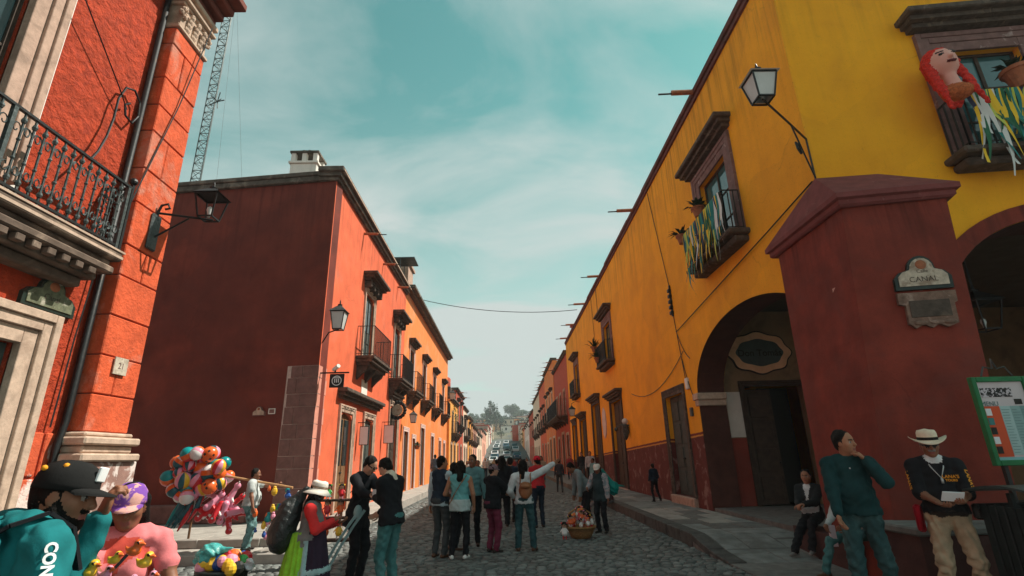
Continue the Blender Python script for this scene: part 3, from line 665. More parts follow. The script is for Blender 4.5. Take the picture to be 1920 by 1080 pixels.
# ------------------------------------------------------------------ red house on the far corner (left)
XL, YL = -4.9, 13.6
TL = L_(XL); AS = math.radians(7.0)
def TS(u, d, z):                                            # shaded flank, u runs left from the corner
    return (XL - u * math.cos(AS) - d * math.sin(AS), YL + u * math.sin(AS) - d * math.cos(AS), z)
RH = thing('red_corner_house', 'two-storey coral red corner house with a plain dark shaded flank', 'house', (-8, 18, 0))
HL = 9.62
r_ops = [(15.75, 16.95, 0.28, 2.85, 0.22), (18.45, 19.65, 0.28, 2.85, 0.22), (22.4, 24.0, 0.28, 3.55, 0.35), (17.6, 18.75, 5.0, 7.15, 0.25), (22.6, 23.7, 5.0, 7.15, 0.25)]
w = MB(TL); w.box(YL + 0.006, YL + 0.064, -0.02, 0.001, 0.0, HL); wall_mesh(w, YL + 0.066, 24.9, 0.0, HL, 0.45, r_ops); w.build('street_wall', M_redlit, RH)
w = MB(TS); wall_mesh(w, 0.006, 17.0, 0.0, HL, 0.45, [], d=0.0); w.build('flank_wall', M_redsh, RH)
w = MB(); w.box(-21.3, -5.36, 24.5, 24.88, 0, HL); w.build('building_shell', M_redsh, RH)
w = MB(); w.add([(-5.3, 14.1, 9.2), (-21, 16.0, 9.2), (-21, 24.4, 9.2), (-5.3, 24.4, 9.2)], [(0, 1, 2, 3)]); w.build('roof', M_cop, RH)
# cornices: stone moulding on the street, tile coping on the flank
c = MB(TL); c.box(YL - 0.25, 24.9, -0.5, 0.26, HL + 0.22, HL + 0.38, bev=0.02); c.box(YL - 0.16, 24.9, -0.5, 0.17, HL + 0.10, HL + 0.218); c.box(YL - 0.08, 24.9, -0.5, 0.09, HL + 0.002, HL + 0.098); CO = c.build('cornice', M_cop, RH)
c = MB(TL); c.box(YL - 0.2, 24.88, 0.262, 0.275, HL + 0.25, HL + 0.30); c.build('cornice_edge', M_cantl, CO)
c = MB(TS); c.box(0.12, 17.0, -0.5, 0.10, HL + 0.004, HL + 0.18, bev=0.02); c.box(0.5, 5.2, -0.5, 0.14, HL + 0.182, HL + 0.32, bev=0.02)
for i in range(30): c.box(5.25 + i * 0.39, 5.25 + i * 0.39 + 0.385, -0.5, 0.13 + ru(0, 0.03), HL + 0.182, HL + 0.24 + ru(0, 0.03))
c.build('flank_coping', M_cop, RH)
# chimney
c = MB(); cx, cy = -6.3, 14.75
c.box(cx - 0.42, cx + 0.42, cy - 0.35, cy + 0.35, 9.2, 10.75, bev=0.015); c.box(cx - 0.47, cx + 0.47, cy - 0.4, cy + 0.4, 10.752, 10.82)
for dx in (-0.35, 0.0, 0.35):
    for dy in (-0.28, 0.28): c.box(cx + dx - 0.07, cx + dx + 0.07, cy + dy - 0.07, cy + dy + 0.07, 10.822, 11.13)
CH = c.build('chimney', M_white, RH)
c = MB(); c.box(cx - 0.46, cx + 0.46, cy - 0.39, cy + 0.39, 11.132, 11.2); c.lathe([(0.42, 0), (0.2, 0.12), (0.04, 0.16), (0.04, 0.26), (0.0, 0.28)], (cx, cy, 11.2), 8); c.build('chimney_cap', M_cop, CH)
# quoin stones
z = 0.30; i = 0
hs = [0.40, 0.34, 0.46, 0.30, 0.42, 0.36, 0.44, 0.33, 0.42, 0.32]
for hgt in hs:
    wd = 0.42 if i % 2 else 0.56
    q = MB(); q.mi = 0
    x0, x1 = -4.9 - wd, -4.872; y0, y1 = 13.566, 13.6 + (0.62 if i % 2 == 0 else 0.55)
    q.T = lambda x, yy, zz: TS(-(x + 4.9), 13.6 - yy, zz) if yy < 13.6 else (x, yy, zz)
    q.v = [TS(wd - 0.005, 0.03, z + 0.009), TS(-0.02, 0.03, z + 0.009), (-4.868, y1, z + 0.009), (-4.93, y1, z + 0.009), TS(wd - 0.005, -0.05, z + 0.009)]
    q.v += [(p[0], p[1], z + hgt - 0.009) for p in q.v]
    q.f = [(0, 1, 6, 5), (1, 2, 7, 6), (2, 3, 8, 7), (0, 5, 9, 4), (5, 6, 7, 8, 9), (0, 4, 3, 2, 1)]; q.m = [0, 1, 1, 0, 0, 0]
    q.build('stone_block', [M_quoin, M_quoinp], RH)
    q = MB(TS); we = 0.90 - 0.03 * i / 2 + ru(-0.04, 0.04); q.box(wd + 0.008, we, -0.05, 0.026 + ru(0, 0.008), z + 0.009, z + hgt - 0.009, bev=0.008); q.build('stone_block', M_quoin, RH)
    z += hgt; i += 1
q = MB(TS); q.box(0.0, 0.86, -0.05, 0.012, 0.28, z); q.build('mortar_bed', M_mortar, RH)
q = MB(TL); q.box(YL - 0.01, YL + 0.53, -0.05, 0.012, 0.28, z - 0.01); q.build('mortar_bed', M_mortar, RH)
# low bench along the flank
q = MB(TS); q.box(1.3, 12, 0.05, 0.45, 0.302, 0.72, bev=0.03); q.build('wall_bench', M_quoin, RH)
# openings of the red house
for (u0, u1, z0, z1, rise) in r_ops:
    if z0 < 1:
        surround(RH, TL, u0, u1, z0, z1 + rise, 0.22, 0.07, M_cantl, name='door_surround')
        door(RH, TL, u0, u1, z0, z1 + rise, 0.09, M_woodb if u0 < 16 else (M_woodg if u0 < 20 else M_wood), 2, glazed=u0 < 16)
        sp = MB(TL); sp.box(u0 - 0.1, u1 + 0.1, -0.27, 0.03, 0.2, 0.277); sp.build('doorstep', M_cant, RH)
        c_ = (u0 + u1) / 2; sc = MB(TL)
        for sgn in (-1, 1): sc.tube([(c_ + sgn * (0.08 + 0.42 * t), 0.075, z1 + rise + 0.12 + 0.05 * math.sin(t * 9)) for t in [k / 8 for k in range(9)]], 0.012, 4)
        sc.build('carved_scroll', M_dkst, RH)
    else:
        surround(RH, TL, u0, u1, z0, z1 + rise, 0.2, 0.06, M_cantl, name='window_surround')
        door(RH, TL, u0, u1, z0, z1 + rise, 0.08, M_woodg, 2, glazed=True)
        balcony(RH, TL, u0 - 0.75, u1 + 0.75, 4.98, 0.62, M_dkst, 1.0, 0.10, 3)
        hood(RH, TL, u0 - 0.5, u1 + 0.5, 7.95, 0.5, M_dkst, 4)
hood(RH, TL, 15.3, 20.3, 3.62, 0.3, M_dkst)
hood(RH, TL, 22.0, 24.4, 4.35, 0.25, M_dkst, 3)
for yy in (16.8, 19.8, 22.8): spout(RH, TL, yy, 9.35, 0.5, 0.05, 0.02, 0.3)

# ------------------------------------------------------------------ generic street houses further along
def street_house(name, label, side, X, y0, y1, h, m, ups, downs, trim=None, corn=0.25, dep=9.0, zb=5.0, zt=7.2, balc=True, shell=None, spouts=0, mdoor=None, dadoc=None, hoods=True, step=0.14):
    T = (L_ if side == 'L' else R_)(X); H = thing(name, label, 'house', (X + (-3 if side == 'L' else 3), (y0 + y1) / 2, 0))
    trim = trim or M_cantl; zo = terr(0, (y0 + y1) / 2)
    ops = [(u - wd / 2, u + wd / 2, zb + zo, zt + zo, 0) for u, wd in ups] + [(u - wd / 2, u + wd / 2, 0.26 + zo, zz + zo, 0) for u, wd, zz in downs]
    mb = MB(T); wall_mesh(mb, y0, y1 - 0.006, -0.2 + zo * 0.6, h + zo, 0.4, ops); mb.build('street_wall', m, H)
    mb = MB(T); mb.box(y0 + 0.002, y0 + 0.3, -dep, -0.404, 0, h + zo - 0.02); mb.box(y1 - 0.3, y1 - 0.01, -dep, -0.404, 0, h + zo - 0.02); mb.box(y0 + 0.304, y1 - 0.304, -dep, -dep + 0.3, 0, h + zo - 0.02); mb.build('building_shell', shell or m, H)
    mb = MB(T); mb.box(y0 + 0.305, y1 - 0.305, -dep + 0.305, -0.404, h + zo - 0.5, h + zo - 0.3); mb.build('roof', M_cop, H)
    mb = MB(T); mb.box(y0 - 0.02, y1 - 0.03, -0.45, corn, h + zo + 0.13, h + zo + 0.3, bev=0.02); mb.box(y0, y1 - 0.03, -0.42, corn * 0.6, h + zo + 0.003, h + zo + 0.128); mb.build('cornice', M_cop, H)
    for u, wd in ups:
        a, b = u - wd / 2, u + wd / 2
        surround(H, T, a, b, zb + zo, zt + zo, 0.2, 0.05, trim, name='window_surround'); window(H, T, a, b, zb + zo, zt + zo, 0.09, M_wood, M_glass, 2, 3)
        if balc: balcony(H, T, a - 0.5, b + 0.5, zb + zo - 0.02, 0.55, M_dkst, 0.95, step, 2)
        if hoods: hood(H, T, a - 0.4, b + 0.4, zt + zo + 0.4, 0.35, M_dkst)
    for u, wd, zz in downs:
        a, b = u - wd / 2, u + wd / 2
        surround(H, T, a, b, 0.25 + zo, zz + zo, 0.22, 0.05, trim, name='door_surround'); door(H, T, a, b, 0.26 + zo, zz + zo, 0.09, mdoor or M_wood, 2)
    for i in range(spouts): spout(H, T, y0 + (y1 - y0) * (i + 0.5) / spouts, h + zo + 0.06, 0.6, 0.055, 0.03, 0.4)
    return H
M_wtrim = mat('pale_pink_stone_trim', (0.72, 0.52, 0.46), var=0.12, vs=6, bump=0.3)
OH = street_house('orange_house', 'orange house with iron balconies next to the red corner house', 'L', -4.9, 24.92, 44.7, 9.9, M_orange, [(27.2, 1.2), (31.6, 1.2), (36.3, 1.2), (41.5, 1.1)],
             [(26.3, 1.1, 3.0), (28.6, 0.8, 2.75), (31.6, 1.3, 3.45), (35.9, 1.2, 3.15), (40.0, 1.1, 3.0), (42.8, 1.0, 2.9)], trim=M_wtrim, corn=0.45, spouts=0)
mb = MB(L_(-4.9)); mb.box(24.95, 26.3, -0.6, 0.05, 10.21, 11.3, bev=0.02); mb.box(24.92, 26.4, -0.62, 0.15, 11.302, 11.45); mb.build('parapet_pier', M_cant, OH)
street_house('yellow_lime_house', 'small yellow house with a vine under a red tank, past the orange house', 'L', -4.7, 44.75, 52.5, 6.6, M_ochre, [(47.5, 1.1), (50.6, 1.1)], [(46.6, 1.1, 2.9), (49.6, 1.3, 2.9)], zb=3.9, zt=5.6, hoods=False)
street_house('brick_red_house', 'narrow brick red house beyond the small yellow one', 'L', -4.9, 52.55, 62.0, 8.3, M_brick, [(54.8, 1.2), (58.6, 1.2)], [(55.0, 1.2, 3.0), (59, 1.4, 3.0)], spouts=2)
street_house('cream_house', 'cream house on the sunny side further down', 'L', -4.9, 62.05, 69.0, 7.4, M_cream, [(64, 1.1), (67, 1.1)], [(64, 1.2, 3.0), (67, 1.1, 2.9)], zb=4.3, zt=6.2)
street_house('ochre_house', 'ochre house with a small belfry spire on the sunny side', 'L', -4.8, 69.05, 78.0, 6.8, M_ochre, [(71, 1.1), (75.5, 1.1)], [(71.5, 1.2, 3.0), (75, 1.3, 3.0)], zb=4.1, zt=5.9)
street_house('salmon_house', 'salmon house near the far end of the sunny side', 'L', -4.9, 78.05, 92.0, 6.4, M_pink, [(81, 1.2), (85, 1.2), (89, 1.2)], [(82, 1.2, 3.0), (87, 1.2, 3.0)], zb=4.1, zt=5.8)
street_house('pale_house', 'pale house where the sunny side starts uphill', 'L', -4.9, 92.05, 112.0, 5.8, M_cream, [(96, 1.2), (102, 1.2), (108, 1.2)], [(99, 1.2, 3.0), (106, 1.2, 3.0)], zb=3.9, zt=5.2, balc=False)
street_house('rose_house', 'rose plaster house high on the sunny side of the climbing street', 'L', -5.0, 112.05, 140.0, 5.6, M_pink, [(116, 1.4), (124, 1.4), (132, 1.4)], [(120, 1.4, 3.0), (128, 1.4, 3.0)], zb=3.8, zt=5.0, balc=False)
RR = street_house('dark_red_house', 'dark red house with a long black balcony beside the yellow building', 'R', 5.3, 43.05, 55.0, 10.0, M_brick, [(46, 1.2), (49.2, 1.2), (52.5, 1.2)], [(45, 1.6, 3.4), (48.4, 1.8, 3.6), (52.2, 1.5, 3.3)], balc=False, spouts=2, hoods=False)
balcony(RR, R_(5.3), 44.0, 54.2, 4.95, 1.0, M_dkst, 1.35, 0.10, 6, miron=M_iron)
street_house('orange_terrace_house', 'tall orange house with hooded windows on the shady side', 'R', 5.25, 55.05, 67.5, 11.6, M_orange, [(57.5, 1.2), (61.2, 1.2), (65, 1.2)], [(57, 2.2, 3.6), (61.5, 2.2, 3.6), (65.2, 1.4, 3.2)], zb=5.6, zt=8.4, trim=M_cream, spouts=4)
street_house('coral_house', 'coral house with awnings on the shady side', 'R', 5.3, 67.55, 80.0, 11.3, M_redlit, [(70, 1.2), (74, 1.2), (78, 1.2)], [(70, 1.4, 3.2), (75, 1.6, 3.3)], zb=5.4, zt=7.8, spouts=4)
street_house('white_trim_house', 'cream white house with dark shutters on the shady side', 'R', 5.3, 80.05, 98.0, 11.0, M_cream, [(83, 1.2), (88, 1.2), (93, 1.2)], [(84, 1.4, 3.2), (90, 1.5, 3.2), (95, 1.4, 3.2)], zb=5.2, zt=7.6, spouts=4)
street_house('russet_house', 'russet house towards the far end of the shady side', 'R', 5.35, 98.05, 118.0, 9.6, M_brick, [(102, 1.3), (108, 1.3), (114, 1.3)], [(104, 1.5, 3.2), (111, 1.5, 3.2)], zb=5.0, zt=7.2, balc=False, spouts=4)
street_house('white_far_house', 'white house at the end of the shady side', 'R', 5.4, 118.05, 145.0, 7.0, M_white, [(123, 1.4), (130, 1.4), (138, 1.4)], [(127, 1.5, 3.0), (135, 1.5, 3.0)], zb=4.2, zt=6.0, balc=False)
# belfry spire over the ochre house
b_ = thing('belfry_spire', 'small dark belfry spire above the sunny-side roofs', 'spire', (-6.5, 73, 6.8))
m_ = MB(); m_.box(-7.1, -5.9, 72.4, 73.6, 6.2, 8.1, bev=0.05); m_.build('belfry', M_cant, b_)
m_ = MB(); m_.lathe([(0.75, 0), (0.5, 0.45), (0.2, 0.9), (0.06, 1.3), (0.03, 2.1), (0, 2.12)], (-6.5, 73, 8.1), 8); m_.build('spire', M_dkst, b_)

# ------------------------------------------------------------------ near red-orange mansion (left edge)
XF = -5.5; TFG = L_(XF)
FG = thing('red_orange_mansion', 'rough red-orange mansion with carved balcony at the left edge', 'building', (-9, 3, 0))
HF = 9.25
f_ops = [(3.9, 5.72, 0.15, 2.98, 0), (3.3, 4.72, 4.62, 7.7, 0), (-1.5, 0.2, 0.15, 2.98, 0), (-1.5, 0, 4.62, 7.7, 0)]
w = MB(TFG); wall_mesh(w, -6.0, 7.47, 0.0, HF, 0.5, f_ops); w.build('street_wall', M_fgred, FG)
w = MB(); w.box(-16, -6.01, 7.0, 7.46, 0, HF); w.box(-16, -15.6, -6, 6.99, 0, HF); w.box(-15.59, -6.01, -6, -5.6, 0, HF); w.build('building_shell', M_fgred, FG)
w = MB(); w.box(-15.5, -6.02, -5.5, 6.95, 8.8, 9.0); w.build('roof', M_cop, FG)
surround(FG, TFG, 3.9, 5.72, 0.15, 2.98, 0.40, 0.16, M_cantl, name='door_surround'); door(FG, TFG, 3.9, 5.72, 0.15, 2.98, 0.06, M_woodg, 2, glazed=True)
surround(FG, TFG, 3.3, 4.72, 4.62, 7.7, 0.38, 0.16, M_cant, name='window_surround'); window(FG, TFG, 3.3, 4.72, 4.62, 7.7, 0.06, M_wood, M_glass, 2, 4)
m_ = MB(TFG); m_.box(5.105, 5.24, -0.02, 0.012, 4.4, 9.2); m_.build('white_painted_band', M_white, FG)
TPI = lambda u, d, z: TFG(u - 0.31, d, z)
# pilaster: plinth, base, painted blocks, carved capital
PIL = bpy.data.objects.new('pilaster', None); COL.objects.link(PIL); PIL.location = (-5.3, 6.95, 0); adopt(PIL, FG); 
m_ = MB(TPI); m_.box(6.86, 7.92, -0.05, 0.36, 0.14, 1.70, bev=0.01); pl = m_.build('plinth', mat('peeling_plinth_paint', (0.30, 0.17, 0.14), var=0.2, vs=5, bump=0.5, bs=20, col2=(0.72, 0.62, 0.58), c2=(0.53, 0.57), c2s=1.9, c2a=0.95), PIL)
m_ = MB(TPI)
for z0, z1, e in ((1.702, 1.80, 0.42), (1.802, 1.90, 0.34), (1.902, 2.0, 0.40), (2.002, 2.06, 0.33)): m_.box(6.96 - (e - 0.3), 7.76 + (e - 0.3), -0.05, e, z0, z1, bev=0.02)
m_.build('pilaster_base', M_cantl, PIL)
m_ = MB(TPI); m_.box(7.0, 7.74, -0.05, 0.235, 2.06, 8.45); m_.build('pilaster_core', mat('dark_joint', (0.16, 0.035, 0.02)), PIL)
z = 2.07; i = 0
while z < 8.42:
    hh = min(ru(0.42, 0.72), 8.45 - z); m_ = MB(TPI)
    if i % 3 == 1:
        c_ = ru(7.25, 7.5); m_.box(6.985, c_ - 0.006, -0.04, 0.25 + ru(0, .012), z, z + hh - 0.014, bev=0.012); m_.build('stone_block', M_fgpil, PIL)
        m_ = MB(TPI); m_.box(c_ + 0.006, 7.765, -0.04, 0.25 + ru(0, .012), z, z + hh - 0.014, bev=0.012); m_.build('stone_block', M_fgpil, PIL)
    else:
        m_.box(6.985, 7.765, -0.04, 0.25 + ru(0, .012), z, z + hh - 0.014, bev=0.012); m_.build('stone_block', M_fgpil, PIL)
    z += hh; i += 1
cpm = MB(TPI)
for z0, z1, e in ((8.452, 8.52, 0.30), (8.522, 8.56, 0.27), (8.94, 8.99, 0.30), (8.992, 9.06, 0.35), (9.062, 9.14, 0.31), (9.142, 9.24, 0.36)): cpm.box(7.0 - (e - 0.25) * 0.8, 7.75 + (e - 0.25) * 0.8, -0.05, e, z0, z1, bev=0.015)
cpm.box(7.02, 7.73, -0.05, 0.26, 8.562, 8.94)
for u in (7.06, 7.69):                                      # corner volutes
    for k in range(14):
        q = k * 0.62; rr = 0.15 * (1 - k / 17); cpm.ball((u + (rr * math.cos(q)) * (1 if u > 7.3 else -1) * 0.5, 0.27 + 0.03 * math.sin(k), 8.78 + rr * 0.8 * math.sin(q)), 0.045 * (1 - k / 24), 6, 4)
for u in (7.2, 7.38, 7.56):
    for k in range(4): cpm.ball((u, 0.26 + 0.02 * k, 8.6 + 0.08 * k), (0.07 - 0.008 * k, 0.04, 0.07), 7, 5)
cpm.build('capital', M_cantl, PIL)
m_ = MB(TPI)
for z0, z1, e in ((9.26, 9.40, 0.30), (9.402, 9.54, 0.42), (9.542, 9.68, 0.58), (9.682, 9.84, 0.78)): m_.box(-6, 7.79 + e * 0.12, -0.5, e, z0, z1, bev=0.02)
m_.build('cornice', mat('dark_red_cornice', (0.17, 0.05, 0.035), var=0.25, vs=5, bump=0.4), FG)
# lower rusticated course, quarter panel
for (u0, u1, z0, z1) in ((6.15, 6.40, 1.55, 2.05), (6.42, 6.6, 1.55, 2.05), (6.15, 6.56, 1.0, 1.53), (6.15, 6.35, 0.45, 0.98), (6.37, 6.56, 0.45, 0.98)):
    m_ = MB(TFG); m_.box(u0 + .008, u1 - .008, -0.03, 0.03, z0, z1 - 0.012, bev=0.012); m_.build('stone_block', mat('peeling_red_block', (0.60, 0.10, 0.04), var=0.2, vs=4, bump=0.7, bs=16, bd=0.03, col2=(0.78, 0.66, 0.6), c2=(0.57, 0.61), c2s=2.3, c2a=0.95), FG)
# balcony of the mansion
m_ = MB(TFG); BU0, BU1, BZ = 1.6, 6.40, 4.32
for z0, z1, e in ((4.20, 4.318, 0.46), (4.12, 4.198, 0.38), (4.02, 4.118, 0.42), (3.90, 4.018, 0.30), (3.78, 3.898, 0.2)): m_.box(BU0, BU1 - (0.46 - e) * 0.9, -0.05, e, z0, z1, bev=0.02)
for k in range(22):
    u = 1.8 + k * 0.2; m_.box(u, u + 0.11, 0.31, 0.40, 3.93, 4.015, bev=0.01)
BAL = m_.build('balcony', mat('stained_balcony_stone', (0.12, 0.085, 0.065), var=0.4, vs=5, bump=0.6, bs=25, col2=(0.34, 0.25, 0.19), c2=(0.55, 0.66), c2s=2.5, c2a=0.7), FG)
m_ = MB(TFG); m_.box(BU0, BU1 + 0.02, 0.40, 0.47, 4.32, 4.345); m_.box(BU0, BU1, 0.461, 0.468, 4.235, 4.27); m_.build('balcony_edge', M_cantl, BAL)
d0 = 0.40
rl = MB(TFG); rl.bar((BU0, d0, 5.28), (BU1 - 0.04, d0, 5.28), 0.045, 0.03); rl.bar((BU1 - 0.04, d0, 5.28), (BU1 - 0.04, 0, 5.28), 0.045, 0.03); rl.bar((BU0, d0, 4.41), (BU1 - 0.04, d0, 4.41), 0.03); rl.bar((BU1 - 0.04, d0, 4.41), (BU1 - 0.04, 0, 4.41), 0.03)
rl.bar((BU1 - 0.04, d0, 4.34), (BU1 - 0.04, d0, 5.34), 0.04); rl.ball((BU1 - 0.04, d0, 5.39), 0.055, 8, 6); RL = rl.build('railing', M_iron, BAL)
def baluster(u, d, heavy=False):
    b = MB(TFG); b.bar((u, d, 4.345), (u, d, 5.27), 0.045 if heavy else 0.018)
    if not heavy:
        for zz, s in ((5.06, 1), (4.62, -1)):
            for sg in (-1, 1):
                pts = [(u + sg * (0.062 - 0.05 * math.cos(q) * (1 - q / 9)), d, zz + s * 0.075 * math.sin(q) * (1 - q / 9)) for q in [k * 0.6 for k in range(11)]]
                b.tube(pts, 0.008, 4)
            b.ball((u, d, zz + 0.12 * s), (0.03, 0.03, 0.04), 6, 4); b.ball((u, d, zz - 0.11 * s), 0.022, 6, 4)
    b.build('baluster', M_irong, BAL)
nb = 26
for k in range(nb): baluster(3.0 + k * 0.132 if 3.0 + k * 0.132 < BU1 - 0.1 else BU1 - 0.1, d0, k % 13 == 12)
for k in range(3): baluster(BU1 - 0.04, 0.06 + 0.1 * k)
class _C2:
    def tube(s, *a):
        m = MB(TFG); m.tube(*a); m.build('wall_cable', M_iron, FG)
    def build(s, *a): pass
# iron scroll and stay above the balcony, downpipe, cables
m_ = MB(TFG); m_.tube([(5.72, 0.30, 5.35), (5.85, 0.25, 5.55), (6.02, 0.16, 5.9), (6.1, 0.12, 6.25), (6.12, 0.1, 6.6), (6.2, 0.1, 6.85), (6.36, 0.1, 6.93), (6.5, 0.1, 6.82), (6.53, 0.1, 6.6), (6.44, 0.1, 6.42), (6.3, 0.1, 6.45), (6.25, 0.1, 6.6), (6.33, 0.1, 6.68)], 0.016, 6); m_.build('iron_scroll', M_iron, FG)
m_ = MB(TFG); m_.tube([(6.60, 0.07, 9.2), (6.60, 0.07, 2.2), (6.52, 0.10, 1.9), (6.5, 0.1, 0.2)], 0.042, 8); m_.build('downpipe', M_iron, FG, smooth=True)
m_ = _C2(); m_.tube([(4.9, 0.18, 7.6), (6.05, 0.12, 6.75), (6.3, 0.1, 6.55)], 0.010, 4); m_.tube([(6.56, 0.27, 5.2), (7.05, 0.29, 7.2), (7.35, 0.36, 9.1)], 0.012, 4); m_.tube([(6.42, 0.05, 2.1), (6.45, 0.05, 3.2), (6.5, 0.06, 4.1)], 0.012, 4); m_.build('wall_cables', M_iron, FG)

# ------------------------------------------------------------------ organic bodies: smooth blended volumes meshed by surface nets
def V3(*a): return np.array(a, float)
class Vol:
    """a set of tapered limbs and ellipsoids melted into one continuous skin; every piece carries a surface tag"""
    def __init__(s): s.p = []
    def cap(s, a, b, ra, rb, tg, k=0.02, flat=None, wr=0.0):
        s.p.append(('c', np.array(a, float), np.array(b, float), ra, rb, tg, k, flat, wr)); return s
    def cyl(s, a, b, ra, rb, tg, k=0.01, flat=None, wr=0.0):     # flat-ended: hems, belts, skirts
        s.p.append(('y', np.array(a, float), np.array(b, float), ra, rb, tg, k, flat, wr)); return s
    def ell(s, c, r, tg, k=0.02, rot=None, wr=0.0, sub=False):
        s.p.append(('e', np.array(c, float), np.array(r, float) * np.ones(3), rot, sub, tg, k, None, wr)); return s
    def moved(s, Rm, t, sc=1.0):
        o = Vol()
        for q in s.p:
            if q[0] in 'cy':
                fl = None if q[7] is None else (Rm @ q[7][0], q[7][1]); o.p.append((q[0], Rm @ (q[1] * sc) + t, Rm @ (q[2] * sc) + t, q[3] * sc, q[4] * sc, q[5], q[6] * sc, fl, q[8]))
            else: o.p.append(('e', Rm @ (q[1] * sc) + t, q[2] * sc, Rm @ (np.eye(3) if q[3] is None else q[3]), q[4], q[5], q[6] * sc, None, q[8]))
        return o
    def mesh(s, h):
        lo = np.full(3, 1e9); hi = -lo
        for q in s.p:
            if q[0] in 'cy':
                r = max(q[3], q[4]); r = r / (q[7][1] if q[7] and q[7][1] < 1 else 1) if False else r * (max(1, q[7][1]) if q[7] else 1)
                lo = np.minimum(lo, np.minimum(q[1], q[2]) - r); hi = np.maximum(hi, np.maximum(q[1], q[2]) + r)
            elif not q[4]: lo = np.minimum(lo, q[1] - q[2].max()); hi = np.maximum(hi, q[1] + q[2].max())
        lo -= 3 * h; n = np.ceil((hi + 3 * h - lo) / h).astype(int) + 1
        D = np.full(n, 0.5, np.float32); B = np.full(n, 9.0, np.float32); Tg = np.zeros(n, np.int16)
        ax = [lo[i] + h * np.arange(n[i]) for i in range(3)]
        tags = []
        for q in s.p:
            if q[5] not in tags: tags.append(q[5])
            m = 0.05 + q[6]
            if q[0] in 'cy': r = max(q[3], q[4]) * (max(1, q[7][1]) if q[7] else 1); l2 = np.minimum(q[1], q[2]) - r - m; h2 = np.maximum(q[1], q[2]) + r + m
            else: l2 = q[1] - q[2].max() - m; h2 = q[1] + q[2].max() + m
            i0 = np.clip(np.floor((l2 - lo) / h).astype(int), 0, n - 1); i1 = np.clip(np.ceil((h2 - lo) / h).astype(int) + 1, 1, n)
            sl = tuple(slice(i0[i], i1[i]) for i in range(3))
            X, Y, Z = np.meshgrid(*[ax[i][sl[i]] for i in range(3)], indexing='ij'); P = np.stack([X, Y, Z], -1)
            if q[0] in 'cy':
                a, b = q[1], q[2]; ba = b - a; L2 = max(1e-9, ba @ ba); pa = P - a
                t0 = pa @ ba / L2; t = np.clip(t0, 0, 1) if q[0] == 'c' else t0; v = pa - t[..., None] * ba
                if q[7]:
                    axs, f = q[7]; c = v @ axs; v = v + ((1 / f - 1) * c)[..., None] * axs; d = np.linalg.norm(v, axis=-1) - np.maximum(0.001, q[3] + (q[4] - q[3]) * t); d = d * min(1, f)
                else: d = np.linalg.norm(v, axis=-1) - np.maximum(0.001, q[3] + (q[4] - q[3]) * t)
                if q[0] == 'y' and q[8] < 0: d = d + (-q[8]) * (0.35 + 0.65 * np.clip(t0, 0, 1)) * np.sin(17 * np.arctan2(Y - a[1], X - a[0]) + 3 * np.sin(3 * np.arctan2(Y - a[1], X - a[0])) + 2 * Z)
                if q[0] == 'y': d = np.maximum(d, (np.abs(t0 - 0.5) - 0.5) * math.sqrt(L2))
            else:
                v = P - q[1]
                if q[3] is not None: v = v @ q[3]
                k0 = np.linalg.norm(v / q[2], axis=-1); k1 = np.linalg.norm(v / q[2] ** 2, axis=-1) + 1e-9; d = k0 * (k0 - 1) / k1
            d0 = d
            if q[8] > 0:
                d = d + q[8] * (np.sin(31 * X + 17 * Z + 4 * np.sin(19 * Y + 9 * Z)) * np.sin(27 * Z - 21 * Y + 3 * np.sin(23 * X)) + 0.5 * np.sin(57 * Z + 33 * X - 29 * Y))
            A = D[sl]; k = q[6]
            if q[0] == 'e' and q[4]:
                hh = np.maximum(k - np.abs(A + d), 0) / k; D[sl] = np.maximum(A, -d) + hh * hh * k * 0.25
            else:
                hh = np.maximum(k - np.abs(A - d), 0) / k; D[sl] = np.minimum(A, d) - hh * hh * k * 0.25
                bm = B[sl]; up = d0 < bm; bm[up] = d0[up]; tg = Tg[sl]; tg[up] = tags.index(q[5])
        return (*nets(D, lo, h, Tg), tags)
